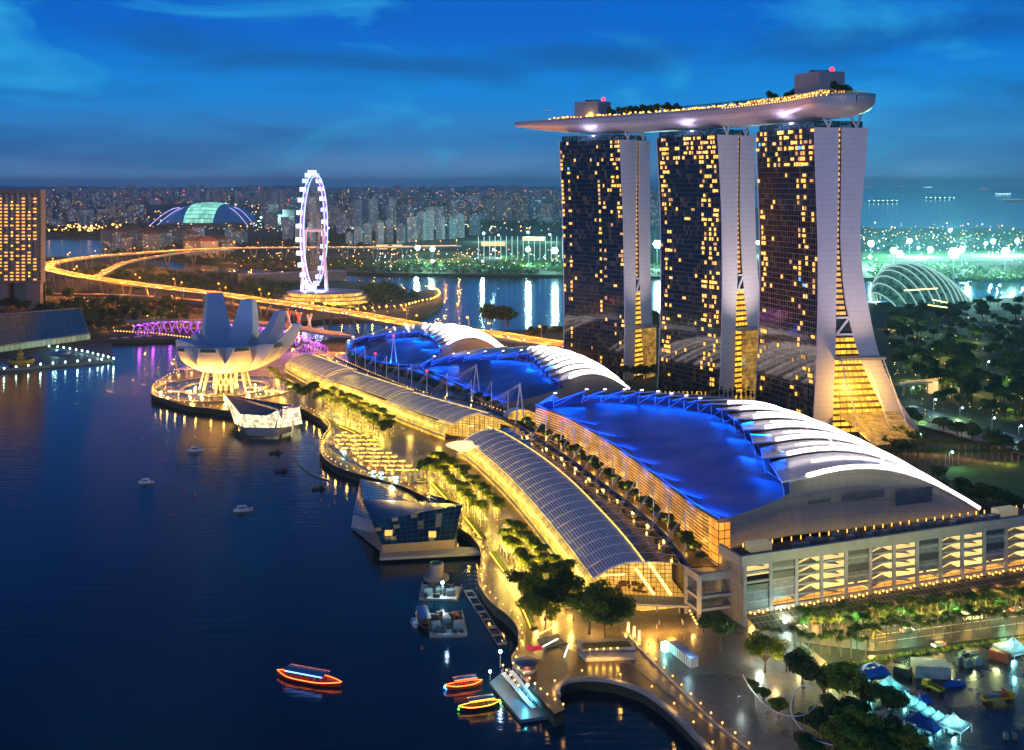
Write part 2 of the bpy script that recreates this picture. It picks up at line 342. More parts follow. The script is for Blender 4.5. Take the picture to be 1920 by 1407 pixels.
# promenade deck and plaza paving laid over the ground
def sheet(name, pix, z, m, thick=.1):
    b = MB(); b.prism([tuple(P(u, v, z))[:2] for u, v in pix], z - thick, z); return struct(b.build(name, m))
DECK = [(u, v) for u, v in SHORE_PIX[:SHORE_PIX.index((560,655)) + 1]]
inner = [(560,660),(590,700),(600,740),(650,800),(700,850),(790,905),(840,940),(880,985),(925,1040),(930,1075),(960,1120),(990,1170),(1010,1200),(1070,1220),(1180,1245),(1290,1330),(1420,1430),(1500,1500)]
b = MB(); b.prism([tuple(P(u, v, 4.0))[:2] for u, v in DECK + inner], 2.6, 4.0); struct(b.build('path', M_deck))
sheet('pavement', [(560,660),(590,700),(600,740),(650,800),(700,850),(790,905),(840,940),(880,985),(925,1040),(930,1075),(960,1120),(990,1170),(1010,1200),(1070,1220),(1180,1245),(1290,1330),(1420,1430),(1500,1500),(1900,1500),(1620,1300),(1500,1200),(1400,1160),(1300,1050),(1150,900),(950,760),(700,660)], 4.1, M_pave, .25)
# parking lot, lower right
sheet('road', [(1500,1500),(1620,1230),(1720,1222),(1935,1190),(2300,1150),(2700,1500)], 4.12, pave_mat('wet_asphalt_lot', (.03, .035, .045), .35, .12), .2)
# avenue in front of the convention building
sheet('road', [(1420,1165),(1500,1205),(1640,1222),(1960,1185),(2200,1160),(2200,1108),(1900,1130),(1650,1160),(1500,1158)], 4.13, M_asph, .2)
mk = MB()
for k in range(26):
    for f_ in (.30, .52, .74):
        a = P(1640 + k * 14, 1160 - k * 1.85, 4.16).lerp(P(1660 + k * 14, 1220 - k * 1.9, 4.16), f_); d = Vector((.94, .33, 0))
        a.z = 4.16; mk.box(a + Vector((0, 0, -.02)), (3.0, .22, .04), math.atan2(d.y, d.x))
struct(mk.build('road', mat('road_paint_white', (.7, .7, .7), .6)))
ym = MB()
for a, b_ in (((1607, 1183), (1640, 1180)), ((1640, 1180), (1636, 1196)), ((1636, 1196), (1612, 1192)), ((1640, 1180), (1660, 1190)), ((1636, 1198), (1662, 1194))):
    ym.beam(P(*a, 4.16), P(*b_, 4.16), .35, .04)
struct(ym.build('road', mat('road_paint_yellow', (.65, .45, .03), .6)))
# road to the gardens at the right, red and white
def ribbon(pts, w, z=None, th=.3):
    rows = []
    for i, p in enumerate(pts):
        a = pts[max(0, i - 1)]; c = pts[min(len(pts) - 1, i + 1)]; t = (c - a); t.z = 0; t.normalize(); n = Vector((-t.y, t.x, 0))
        rows.append([p - n * w / 2, p + n * w / 2, p + n * w / 2 - Vector((0, 0, th)), p - n * w / 2 - Vector((0, 0, th))])
    b = MB(); b.grid(rows, close=True, uv=lambda i, j: (i, j)); return b
struct(ribbon(spline([P(1690,762,5),P(1760,785,5),P(1840,808,5),P(1930,835,5),P(2100,880,5)], 30), 22).build('road', M_asph))
struct(ribbon(spline([P(1730,795,5.2),P(1800,812,5.2),P(1930,850,5.2),P(2100,900,5.2)], 30), 14).build('road', mat('red_road_surface', (.22, .05, .05), .6, noise=.2)))
sheet('field', [(1745,880),(1850,868),(1960,862),(2300,860),(2300,1000),(1960,975),(1900,955),(1830,930)], 4.3, M_grass, .3)
sheet('grass', [(740,500),(770,472),(870,470),(900,498)], 4.4, mat('floodlit_grass', (.08, .24, .04), .9, noise=.2, nscale=.02), .3)
sheet('grass', [(930,500),(950,455),(1070,455),(1072,500)], 4.4, MC['floodlit_grass'], .3)
sheet('grass', [(1225,500),(1225,470),(1260,470),(1260,500)], 4.4, MC['floodlit_grass'], .3)
sheet('grass', [(1600,492),(1620,472),(1960,470),(1960,488)], 4.4, MC['floodlit_grass'], .3)
# ================================================================== THE THREE HOTEL TOWERS
M_curtain = cell_mat('curtain_wall', (.003, .011, .022), (.035, .055, .08), (.10, .09), .07, dim=(1.0, .62, .25), dims=.045, thr=.76, linerough=.4, spec=.55, bumpy=.06, sample=False)
M_curtain_c = cell_mat('crown_glazing', (.01, .03, .045), (.10, .12, .13), (.08, .1), .1, dim=(.4, .8, 1.0), dims=.10, thr=.6, spec=.8, sample=False)
M_clad = cell_mat('tower_cladding', (.66, .62, .66), (.56, .53, .56), (.02, .12), .55, linerough=.6, var=.03)
M_win = mat('lit_hotel_window', (1, .7, .3), em=(1, .47, .05), es=1.7, sample=False)
M_win2 = mat('lit_hotel_window_dim', (1, .6, .3), em=(1, .42, .08), es=.6, sample=False)
M_winb = mat('lit_hotel_window_blue', (.3, .7, 1), em=(.1, .5, 1), es=1.0, sample=False)
M_gap = cell_mat('lit_corridor_glazing', (.02, .02, .02), (.04, .03, .03), (.02, .42), .3, em=(1, .5, .14), es=1.1, sample=False)
M_atr = cell_mat('golden_atrium_floors', (.05, .04, .03), (.10, .07, .03), (.10, .40), .3, em=(1, .50, .04), es=1.5, var=.3, blot=.4)
M_slope = cell_mat('glass_atrium_slope', (.05, .04, .03), (.25, .22, .16), (.12, .10), .12, em=(1, .50, .06), es=.42, var=.2, blot=.6)
ZT = 194.5
def lerp_prof(pr, v):
    for (u0, v0), (u1, v1) in zip(pr, pr[1:]):
        if v <= v1 or (u1, v1) == pr[-1]: return u0 + (u1 - u0) * (v - v0) / (v1 - v0)
class Tower: pass
def tower(C, Ld, W, vt, profs, vb, label, seed, zb, density, atr):
    """C near west top corner (x, y); Ld vector along the tower; W unit vector along the end wall; profs four edge profiles in photo pixels"""
    rnd = random.Random(seed); root = thing('hotel_tower', label, 'tower', (C[0], C[1], zb), 'hotel towers under the roof deck')
    C = Vector((C[0], C[1], 0)); W = Vector((*W, 0)); Ld = Vector((*Ld, 0)); NF = 55
    def pt(u, v):                       # pixel ray meets the end-wall plane
        k = (u - CX) / F; Yc = (C.x - C.y * W.x / W.y) / (k - W.x / W.y) if abs(W.y) > 1e-6 else C.y
        w = (k * C.y - C.x) / (W.x - k * W.y); Y = C.y + w * W.y
        return w, H - (v - V0) * Y / F
    tab = []
    for pr in profs:
        q = [pt(u, v) for u, v in pr]; q = sorted(q, key=lambda a: a[1]); tab.append(q)
    def w_at(i, z):
        q = tab[i]
        if z <= q[0][1]: 
            (w0, z0), (w1, z1) = q[0], q[1]; return w0 + (w1 - w0) * (z - z0) / (z1 - z0)
        for (w0, z0), (w1, z1) in zip(q, q[1:]):
            if z <= z1:
                t = (z - z0) / (z1 - z0); return w0 + (w1 - w0) * t
        return q[-1][0]
    zs = [zb + (ZT - zb) * k / NF for k in range(NF + 1)]
    ws = [[w_at(i, z) for z in zs] for i in range(4)]
    for i in range(4):                  # smooth the digitised profile
        for _ in range(6): ws[i] = [ws[i][0]] + [(ws[i][k - 1] + 2 * ws[i][k] + ws[i][k + 1]) / 4 for k in range(1, NF)] + [ws[i][-1]]
    for k in range(NF + 1):
        if ws[2][k] - ws[1][k] < 2.2: ws[2][k] = ws[1][k] + 2.2
    def g(i, k, l, off=0.0): return C + W * (ws[i][k] + off) + Ld * l + Vector((0, 0, zs[k]))
    NB = 26
    def block(a, b_, n1, n2, l0, l1):
        # end walls (white) and the long glass faces
        e = MB()
        for l in (l0, l1):
            e.grid([[g(a, k, l), g(a, k, l).lerp(g(b_, k, l), .5), g(b_, k, l)] for k in range(NF + 1)], uv=lambda i, j: (j * 3, i))
            e.grid([[g(a, k, l + (.012 if l < .5 else -.012)), g(b_, k, l + (.012 if l < .5 else -.012))] for k in range(NF + 1)])
        for l, d in ((l0, .012), (l1, -.012)):
            for i_ in (a, b_): e.grid([[g(i_, k, l), g(i_, k, l + d)] for k in range(NF + 1)], uv=lambda i, j: (.5, i))
        for s_ in (0, NF): e.quad(g(a, s_, l0), g(b_, s_, l0), g(b_, s_, l1), g(a, s_, l1))
        e.build('end_wall', M_clad, root)
        for i_, nm, m_ in ((a, n1, M_curtain), (b_, n2, M_curtain)):
            f = MB(); f.grid([[g(i_, k, l0 + .012 + (l1 - l0 - .024) * j / NB, .4 if i_ == a else -.4) for j in range(NB + 1)] for k in range(NF + 1)], uv=lambda i, j: (j, i)); f.build(nm, m_, root)
    block(0, 1, 'glass_facade', 'inner_facade', 0, 1); block(2, 3, 'inner_facade', 'garden_facade', 0.0, 1)
    # corridor glazing seen in the slit between the two slabs
    s = MB(); s.grid([[g(1, k, .03), g(2, k, .03)] for k in range(NF + 1)], uv=lambda i, j: (j * 2 + .05, i * 1.0)); s.build('corridor_glazing', M_gap, root)
    # crown storey, set back
    c = MB(); z0, z1 = ZT, ZT + 4.2; k = NF
    base = [g(0, k, .05, 1.5), g(3, k, .05, -1.5), g(3, k, .97, -1.5), g(0, k, .97, 1.5)]
    for a, b_ in ((0, 1), (1, 2), (2, 3), (3, 0)):
        A, B = base[a], base[b_]; n_ = max(4, int((B - A).length / 2.4)); c.grid([[A.lerp(B, j / n_) + Vector((0, 0, dz)) for j in range(n_ + 1)] for dz in (0, 1.4, 2.8, 4.2)], uv=lambda i, j: (j, i))
    c.add([p + Vector((0, 0, 4.2)) for p in base], [(0, 1, 2, 3)]); c.build('crown_storey', M_curtain_c, root)
    # V struts carrying the deck, at the near end
    kk = NF
    for f0 in (.28, .80):
        p = C + W * (ws[0][kk] + (ws[3][kk] - ws[0][kk]) * f0) + Vector((0, 0, ZT)) + Ld * .015
        v_ = MB()
        for sg in (-1, 1): v_.tube(p, p + W * sg * 3.6 + Vector((0, 0, 8.0)) + Ld.normalized() * 1.0, .75, n=8)
        v_.build('strut', M_steel, root)
    # lit windows on the west face, one object each, the rest together
    wins = [(k, j) for k in range(3, NF) for j in range(NB) if rnd.random() < density(k / NF, j / NB, rnd)]
    rnd.shuffle(wins); protos = {}
    Wn = -W; face_n = Vector((-Ld.y, Ld.x, 0)).normalized(); 
    if face_n.dot(Wn) < 0: face_n = -face_n
    bw = Ld.length * .976 / NB; bh = (ZT - zb) / NF; rest = MB(); angz = math.atan2(Ld.y, Ld.x)
    for n_, (k, j) in enumerate(wins):
        p = (g(0, k, .012 + .976 * (j + .5) / NB) + g(0, min(NF, k + 1), .012 + .976 * (j + .5) / NB)) / 2 + Wn * .12
        wide = rnd.choice((.62, .62, .62, 1.2, .35)); hgt = .66 if wide < 1 else .5
        r_ = rnd.random(); m_ = M_win if r_ < .70 else (M_win2 if r_ < .97 else M_winb)
        if n_ < 100:
            key = (wide, m_.name)
            if key not in protos: b_ = MB(); b_.box((0, 0, 0), (bw * wide, .5, bh * hgt)); protos[key] = b_.mesh('lit_window', m_)
            o = bpy.data.objects.new('lit_window', protos[key]); scene.collection.objects.link(o); o.location = p; o.rotation_euler.z = angz; put(o, root)
        elif m_ is not M_winb: rest.box(p, (bw * wide, .5, bh * hgt), angz)
    ro = rest.build('lit_windows', M_win, root); ro['kind'] = 'stuff'
    if atr: atr(root, g, ws, zs, C, W, Ld, NF)
    T = Tower(); T.root = root; T.C = C; T.W = W; T.L = Ld; T.w3 = ws[3][-1]; T.g = g; return T
def strip(x, xs, wd): return any(abs(x - a) < wd for a in xs)
def dens1(z, x, r): return 1.1 * ((.34 if strip(x, (.02, .12, .27, .34), .03) else .03) * (.35 + .9 * z) * (1.0 if x < .5 else .5) + (.35 if x > .93 and z > .3 else 0) + (.25 if x > .83 and x < .88 else 0))
def dens2(z, x, r): return 1.1 * ((.45 if strip(x, (.05, .14, .25), .03) else (.40 if x > .80 and x < .95 else .04)) * (.5 + .5 * z) + (.2 if z > .9 else 0))
def dens3(z, x, r): return 1.1 * ((.36 if strip(x, (.03, .18, .27), .03) else (.45 if .82 < x < .95 and z < .72 else .03)) * (.45 + .5 * z) + (.22 if z > .86 else 0))
W3 = (.985, .17); W2 = (.841, .54); W1 = (.683, .73)
def lobby(kt, depth, slope):
    """glass-walled lobby block between the slabs at ground level"""
    def f(root, g, ws, zs, C, W, Ld, NF):
        h = zs[kt]; L = Ld.normalized(); wl = ws[1][kt] - .4; wr = ws[2][kt] + (13 if slope else 11)
        c = MB(); A = C + W * wl - L * depth; B = C + W * wr - L * depth
        c.prism([tuple(p)[:2] for p in (A, B, B + L * (depth + .2), A + L * (depth + .2))], h - 1.6, h); c.build('canopy', M_conc, root)
        z0 = zs[0]
        gl = MB(); A2 = C + W * (ws[1][0] + 1) - L * (depth - 1); n = 12; m_ = 16
        tl, tr = C + W * (wl + 1) - L * (depth - 1), C + W * (wr - 1) - L * (depth - 1)
        if slope:
            bl = C + W * (wl + 3) - L * (depth + 16); brr = C + W * (ws[2][0] - 5) - L * (depth + 16)
        else: bl, brr = tl.copy(), tr.copy()
        def gp(i, j):
            t = i / m_; a = bl.lerp(tl, t); b_ = brr.lerp(tr, t); p = a.lerp(b_, j / n); p.z = z0 + (h - 1.6 - z0) * t; return p
        if slope:
            # open glass slope: frame only, the lit floors show through it
            fr = MB()
            for j in (0, n): fr.path([gp(i, j) for i in range(m_ + 1)], .35)
            for i in range(0, m_ + 1): fr.tube(gp(i, n * .62), gp(i, n), .14, n=4)
            fr.tube(gp(0, n * .62), gp(m_, n * .62), .22)
            fr.build('glazing_frame', M_steel, root)
            lo = MB(); e0 = C + W * (ws[1][0] + 2) - L * 2; e1 = C + W * (ws[2][0] - 1) - L * 2
            f0 = C + W * (ws[1][0] - 1) - L * (depth + 34); f1 = C + W * (ws[2][0] - 8) - L * (depth + 30)
            lo.grid([[f0.lerp(e0, i / 8).lerp(f1.lerp(e1, i / 8), j / 14) + Vector((0, 0, z0 + 3 + 11 * i / 8)) for j in range(15)] for i in range(9)], uv=lambda i, j: (j, i)); lo.build('sloping_glass_roof', M_slope, root)
            plight(C + W * 25 - L * 14 + Vector((0, 0, z0 + 26)), 60000, (1, .6, .15), 4)
        else:
            gl.grid([[gp(i, j) for j in range(n + 1)] for i in range(m_ + 1)], uv=lambda i, j: (j, i)); 
            gl.grid([[gp(i, n) + L * (depth - 1) * q / 5 for q in range(6)] for i in range(m_ + 1)], uv=lambda i, j: (j, i)); gl.build('lobby_glass', M_slope, root)
        at = MB(); at.grid([[g(1, k, .01), g(1, k, .01).lerp(g(2, k, .01), .34), g(1, k, .01).lerp(g(2, k, .01), .67), g(2, k, .01)] for k in range(0, kt + 1)], uv=lambda i, j: (j * 2.3, i * .9)); at.build('atrium_floors', M_atr, root)
        k2 = min(NF, kt + (4 if slope else 8))
        a2 = MB(); a2.grid([[g(1, k, .008), g(2, k, .008)] for k in range(kt, k2 + 1)], uv=lambda i, j: (j * 4, i * .9)); a2.build('atrium_floors', M_atr, root)
        # bracing storey above
        br = MB(); k3 = k2 + 3
        dk = MB(); dk.grid([[g(1, k, .004), g(2, k, .004)] for k in (k2, k3)]); dk.build('bracing_recess', M_dark, root)
        br.beam(g(1, k2, -.006), g(2, k3, -.006), 1.2); br.beam(g(1, k2, -.006), g(2, k2, -.006), 1.2); br.beam(g(1, k3, -.006), g(2, k3, -.006), 1.2); br.build('brace', M_steel, root)
    return f
T3 = tower((184.6, 651), (-22, 61), W3, 239,
  [[(1527,239),(1530.5,350),(1534,450),(1534.5,550),(1533,620),(1530,700),(1525,790),(1523,815)],
   [(1573,239),(1571.6,350),(1570,450),(1568,560),(1567,650),(1564,720),(1561,800),(1560,820)],
   [(1578.5,239),(1577.5,350),(1576,440),(1580,520),(1586,570),(1594,610),(1604,645),(1620,690),(1640,735),(1660,775),(1685,822)],
   [(1628,240),(1624,300),(1619,350),(1614,410),(1612.5,440),(1616,500),(1622,540),(1631,590),(1643,650),(1661,700),(1682,745),(1706,785),(1731,813),(1738,822)]],
  790, 'near hotel tower with widely splayed white legs beside the gardens', 3, 6, dens3, lobby(14, 6, True))
T2 = tower((144.3, 747.6), (-36, 56), W2, 252,
  [[(1346,252.7),(1350,320),(1353.7,400),(1355,520),(1353.7,620),(1350.7,715),(1348,760)],
   [(1385,252.7),(1384,320),(1383,400),(1383,530),(1380.6,570),(1379,650),(1377,760)],
   [(1389.5,252.7),(1388.5,320),(1388,400),(1391,480),(1394.6,545),(1400,585),(1405,645),(1414,700),(1426,760)],
   [(1413.5,252.7),(1415,320),(1416,400),(1418.5,480),(1424,545),(1427.5,580),(1431,645),(1440,700),(1452,760)]],
  715, 'middle hotel tower of the three with a tall lit slit', 2, 6, dens2, lobby(15, 6, False))
T1 = tower((84.4, 831), (-46, 43), W1, 262,
  [[(1163,262),(1166,330),(1169,400),(1171,520),(1172,600),(1171,686),(1169,720)],
   [(1195,262),(1194,330),(1192.5,400),(1192,520),(1192,600),(1190,690),(1188,720)],
   [(1199,262),(1198.5,330),(1198.5,400),(1199.4,520),(1201.5,580),(1205,650),(1209,720)],
   [(1219.5,262),(1218.5,330),(1219,400),(1220,520),(1222,580),(1225.4,645),(1230,720)]],
  700, 'far hotel tower with the deck jutting out past it', 1, 6, dens1, lobby(12, 8, False))
# unseen soft spots added to give the white end walls the city glow
for T, pw in ((T3, 9e4), (T2, 2e5), (T1, 9e4)):
    c = T.C + T.W * 24 - T.L.normalized() * 45
    slight((c.x, c.y, 28), tuple(T.C + T.W * 22 + Vector((0, 0, 130))), pw * 2.2, (1, .80, .70), 60, 2, 1.0, 'city_glow_spot')
# ================================================================== ROOF DECK (the long hull across the three towers)
ctr = [Vector((201, 622, 0)), Vector((197, 650, 0)), Vector((190, 685, 0)), Vector((168, 737, 0)), Vector((140, 785, 0)), Vector((109, 826, 0)), Vector((73, 865, 0)), Vector((38, 898, 0)), Vector((4, 926, 0))]
NS = 90; CF = spline(ctr, 500)
def deck_w(t): return 20.0 * (math.sqrt(max(0, 1 - (1 - min(1, t / .06)) ** 2)) if t < .06 else 1) * (1 if t < .74 else max(.16, 1 - ((t - .74) / .262) ** 2.2))
ZR = 211.5
def sec_at(t):
    x = t * 499; k = min(498, int(x)); p = CF[k].lerp(CF[k + 1], x - k); a = CF[max(0, k - 6)]; c = CF[min(499, k + 7)]; d = (c - a).normalized(); n = Vector((-d.y, d.x, 0)); w = max(.25, deck_w(t))
    dep = 11.5 * (1 if t < .72 else max(.15, 1 - ((t - .72) / .28) ** 1.6 * .8)) * (.35 + .65 * math.sqrt(max(0, 1 - (1 - min(1, t / .06)) ** 2)))
    return p, n, w, dep, t
secs = [sec_at(t) for t in [0, .0006, .002, .004, .007, .011, .016, .022, .03, .04, .05] + [.06 + .94 * i / 80 for i in range(81)]]
def hullpt(s, a):               # a in -1..1 across the underside
    p, n, w, dep, t = s; return p + n * w * math.sin(a * math.pi / 2) + Vector((0, 0, ZR - dep * (math.cos(a * math.pi / 2) ** .75 if abs(a) < 1 else 0)))
deck = thing('roof_deck', 'long boat shaped deck with gardens lying across the hotel towers', 'roof deck', (140, 785, 200))
M_hull = cell_mat('hull_panels', (.50, .47, .49), (.33, .31, .33), (.10, .12), .4, linerough=.5, metal=.1, var=.04)
hb = MB(); A = [k / 9 - 1 for k in range(19)]
hb.grid([[hullpt(s, a) for a in A] for s in secs], uv=lambda i, j: (i, j)); hb.build('hull', M_hull, deck, smooth=True)
rim = MB(); rim.grid([[hullpt(s, -1) + Vector((0, 0, z)) for z in (0, 1.8)] for s in secs]); rim.grid([[hullpt(s, 1) + Vector((0, 0, z)) for z in (0, 1.8)] for s in secs]); rim.build('parapet', mat('deck_parapet', (.30, .29, .32), .5), deck)
tp = MB(); tp.grid([[s[0] + s[1] * s[2] * q + Vector((0, 0, ZR + .6)) for q in (-1, -.5, 0, .5, 1)] for s in secs]); tp.build('deck_floor', mat('deck_floor', (.2, .17, .13), .7, noise=.2), deck)
def dpt(t, q, z=0.0):
    p, n, w, dep, _ = sec_at(max(0, min(1, t))); return p + n * w * q + Vector((0, 0, ZR + z))
def dang(t): a = dpt(t - .01, 0); b = dpt(t + .01, 0); d = b - a; return math.atan2(d.y, d.x)
# which side faces the camera
side = 1 if dpt(.5, 1).length < dpt(.5, -1).length else -1
M_box = mat('plant_box_cladding', (.30, .29, .33), .6, noise=.05)
for t, q, sx, sy, sz, lab in ((.775, 0.1, 23, 19, 14.5, 'plain'), (.145, -.1 * side, 26, 19, 18, 'plain')):
    p = dpt(t, q, .6); b = MB(); b.box(p + Vector((0, 0, sz / 2)), (sx, sy, sz), dang(t) + .12); o = b.build('lift_machine_room', M_box, deck)
    c = MB(); 
    for k in range(3): c.box(p + Vector((-4 + 4 * k, 0, sz + .9)), (2.6, 3, 1.8), dang(t))
    put(c.build('cooling_unit', M_dark), o)
    pb = p + Vector((9, 3, sz)); c = MB(); c.tube(pb, pb + Vector((0, 0, 1.8)), .25); c.sph(pb + Vector((0, 0, 2.6)), 1.6); put(c.build('beacon', M_red), o); plight(pb + Vector((0, 0, 4)), 2500, (1, .03, .05), .8)
# lit terraces on the deck
M_glow = cell_mat('lit_deck_bars', (.1, .07, .04), (.06, .05, .04), (.35, .3), .5, em=(1, .50, .10), es=1.3, blot=.6, bls=.5)
M_panel = mat('deck_restaurant_roof', (.25, .22, .22), .6)
for t0, t1, q, h in ((.045, .30, .66, 4.0), (.36, .52, .70, 2.4), (.70, .86, .55, 3.2), (.05, .16, -.1, 4.0)):
    n_ = int((t1 - t0) * 110); g_ = MB(); g_.grid([[dpt(t0 + (t1 - t0) * i / n_, q * side, .7 + h * j / 2) for j in range(3)] for i in range(n_ + 1)], uv=lambda i, j: (i, j)); g_.build('lit_restaurant_front', M_glow, deck)
    g_ = MB(); g_.grid([[dpt(t0 + (t1 - t0) * i / n_, (q - .75 * j) * side, .8 + h) for j in range(2)] for i in range(n_ + 1)]); g_.build('restaurant_roof', M_panel, deck)
lampm = MB(); lampm.sph((0, 0, 0), .8, 6, 4); lm = lampm.mesh('deck_lamp', M_lamp)
rnd = random.Random(8)
for k in range(95):
    t = .03 + .86 * k / 95 + rnd.uniform(-.004, .004); o = bpy.data.objects.new('deck_lamp', lm); scene.collection.objects.link(o); o.location = dpt(t, rnd.choice((.72, .8, .88, .8)) * side, 1.6 + rnd.random() * 1.6); put(o, deck)
xl = MB()
for k in range(220):
    t = rnd.uniform(.03, .56); xl.sph(dpt(t, rnd.uniform(.3, .8) * side, 1.2 + rnd.random() * 2.6), rnd.uniform(.3, .6), 5, 3)
xo = xl.build('garden_lamps', M_lamp, deck); xo['kind'] = 'stuff'
rl = MB()
for k in range(40):
    t = .02 + .34 * k / 40; p = dpt(t, side, .9); rl.sph(p + sec_at(t)[1] * side * .25, .45, 6, 4)
o = rl.build('rim_lamps', M_lamp, deck)
for k in range(8): plight(dpt(.06 + .1 * k, .6 * side, 4), 2600, (1, .60, .18), 1)
for k in range(3): 
    T = (T3, T2, T1)[k]; c = T.C + T.W * 6 + T.L * .5 + Vector((0, 0, ZT + 5))
    plight(c - T.W * 9, 7000, (.72, .62, 1), 1.5, 'underdeck_light')
# mast at the tip of the deck
p = dpt(.90, .3 * side, .6); b = MB(); b.tube(p, p + Vector((0, 0, 10)), .3); b.beam(p + Vector((-3, 0, 10)), p + Vector((3, 0, 10)), .6); b.build('light_mast', M_steel, deck)
# ================================================================== THE THREE HALLS WITH BLUE-LIT ROOFS
def wide_mat():
    m = mat('blue_lit_roof_skin', (.03, .075, .15), .5, metal=0.0, spec=.3)
    t = m.node_tree; b = t.nodes['Principled BSDF']; g = t.nodes.new('ShaderNodeNewGeometry')
    n = t.nodes.new('ShaderNodeTexNoise'); n.inputs['Scale'].default_value = .045; n.inputs['Detail'].default_value = 6; t.links.new(g.outputs['Position'], n.inputs[0])
    mr = t.nodes.new('ShaderNodeMapRange'); mr.inputs[1].default_value = .3; mr.inputs[2].default_value = .7; mr.inputs[3].default_value = .30; mr.inputs[4].default_value = .6; t.links.new(n.outputs[0], mr.inputs[0]); t.links.new(mr.outputs[0], b.inputs['Roughness'])
    return m
M_blue = wide_mat()
M_shell = cell_mat('roof_shell_panels', (.55, .60, .68), (.38, .42, .48), (.03, .03), .3, var=.06, metal=.25, linerough=.4, scale=(1, 1))
M_strip = mat('white_light_strip', (1, .95, .9), em=(1, .80, .72), es=4.0)
M_strip_s = mat('white_light_fitting', (1, .95, .9), em=(1, .86, .8), es=5.0, sample=False)
M_bluestrip = mat('blue_light_strip', (.1, .2, 1), em=(.01, .09, 1), es=2.4, sample=False)
M_gable = cell_mat('gable_panels', (.30, .275, .245), (.22, .20, .18), (.05, .08), .6, linerough=.6, var=.07)
M_facade = cell_mat('lit_terrace_facade', (.20, .15, .08), (.12, .10, .07), (.04, .42), .4, em=(1, .42, .05), es=.8, var=.2, blot=.5, bls=.12)
BLUE = (.0, .10, 1.0)
def hall(name, label, west, crest, east, gable_pts, gz, nlit, wz, base_z, power, fac=True, tip_first=True):
    """west, crest, east: polylines from the far tip to the near gable"""
    root = thing(name, label, 'exhibition hall', (west[-1].x, west[-1].y, base_z), 'halls with curved blue-lit roofs')
    n = len(crest); W_ = spline(west, n); C_ = [Vector(c) for c in crest]; E_ = spline(east, n)
    # blue skin: sags between the west gutter and the crest
    rows = []; M = 14; CS = [c.copy() for c in C_]
    for _ in range(3): CS = [CS[0]] + [(CS[k - 1] + CS[k] * 2 + CS[k + 1]) / 4 for k in range(1, n - 1)] + [CS[-1]]
    for w, c in zip(W_, CS):
        row = []
        for j in range(M + 1):
            t = j / M; p = w.lerp(c + Vector((0, 0, -3.4)), t); p.z -= math.sin(math.pi * t) * (w - c).length * .030; row.append(p)
        rows.append(row)
    fine = []
    for k in range(len(rows) - 1):
        for s in range(3):
            fine.append([rows[k][j].lerp(rows[k + 1][j], s / 3) for j in range(M + 1)])
    fine.append(rows[-1])
    b = MB(); b.grid(fine); br_ = b.build('blue_roof', M_blue, root, smooth=True)
    g_ = MB(); g_.pathb([p + Vector((0, 0, .35)) for p in W_], .8, .9); g_.build('gutter', M_dark, root)
    g_ = MB(); off = []
    for k, p in enumerate(W_):
        d = (C_[k] - p); d.normalize(); off.append(p + d * 1.4 + Vector((0, 0, .1)))
    g_.pathb(off, .35, .3); g_.build('blue_gutter_light', M_bluestrip, root)
    # shells, each lapping over the next one like scales
    NP = 12
    def prof(k, lift, fwd, f=1.0, wext=0.0):
        c, e = C_[k], E_[k]; d = (C_[min(n - 1, k + 1)] - C_[max(0, k - 1)]).normalized(); row = []
        for j in range(NP + 1):
            t = j / NP; p = c.lerp(e, t); p.z = c.z + (e.z - c.z) * t ** 1.25 + math.sin(math.pi * min(1, t * 1.0)) * min(9, (e - c).length * .10) + lift * (1 - t) ** .6
            p += d * fwd * (1 - t); 
            if j == 0: p += (c - e).normalized() * wext * 1.0
            row.append(p)
        return row
    for k in range(n - 1):
        big = k >= n - 1 - nlit
        near = prof(k + 1, 1.6, 2.0, wext=4.0); far = prof(k, -.5, 0.0)
        b = MB(); b.grid([far, [a.lerp(c, .5) + Vector((0, 0, .25)) for a, c in zip(far, near)], near], uv=lambda i, j: (i * 3, j * 1.5))
        b.grid([near, [p + Vector((0, 0, -.7)) for p in near]], uv=lambda i, j: (.5, .5)); sh = b.build('roof_shell', M_shell, root)
        f0 = near[0]; bb = MB(); bb.pathb([far[0] - Vector((0, 0, .2)), near[0] - Vector((0, 0, .3))], .25, .3); put(bb.build('edge_beam', M_bluestrip), sh)
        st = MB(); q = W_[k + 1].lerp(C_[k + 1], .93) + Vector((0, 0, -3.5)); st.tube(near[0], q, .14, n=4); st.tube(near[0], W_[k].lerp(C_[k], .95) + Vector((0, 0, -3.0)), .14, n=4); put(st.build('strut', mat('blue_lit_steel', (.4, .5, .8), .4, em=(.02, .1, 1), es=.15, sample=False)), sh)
        if big:
            d = (near[0] - far[0]).normalized()
            ls = MB(); ls.pathb([p + Vector((0, 0, .55)) + d * .2 for p in near[1:]], 1.7, 1.2); put(ls.build('light_strip', M_strip), sh)
            ls = MB(); ls.pathb([(a.lerp(c, .45)) + Vector((0, 0, .62)) for a, c in zip(far[2:], near[2:])], .8, .5); put(ls.build('light_strip', M_strip), sh)
        else:
            ls = MB(); ls.box(near[0] + Vector((1.2, 0, .8)), (1.6, .8, .5), .3); put(ls.build('light_fitting', M_strip_s), sh)
    # soffit wall under the shells, blue lit
    b = MB(); b.grid([[C_[k] + Vector((0, 0, .3)), C_[k] + Vector((0, 0, -1.8)), C_[k] + Vector((.3, 0, -4.2))] for k in range(n)]); b.build('clerestory', mat('clerestory_glass', (.02, .04, .10), .2, spec=.8), root)
    # blue floods in the gutter and under the shells
    tot = plen(W_); m_ = max(4, int(tot / 24)); ws = spline(W_, m_ + 1); cs = spline([c + Vector((0, 0, -3)) for c in C_], m_ + 1)
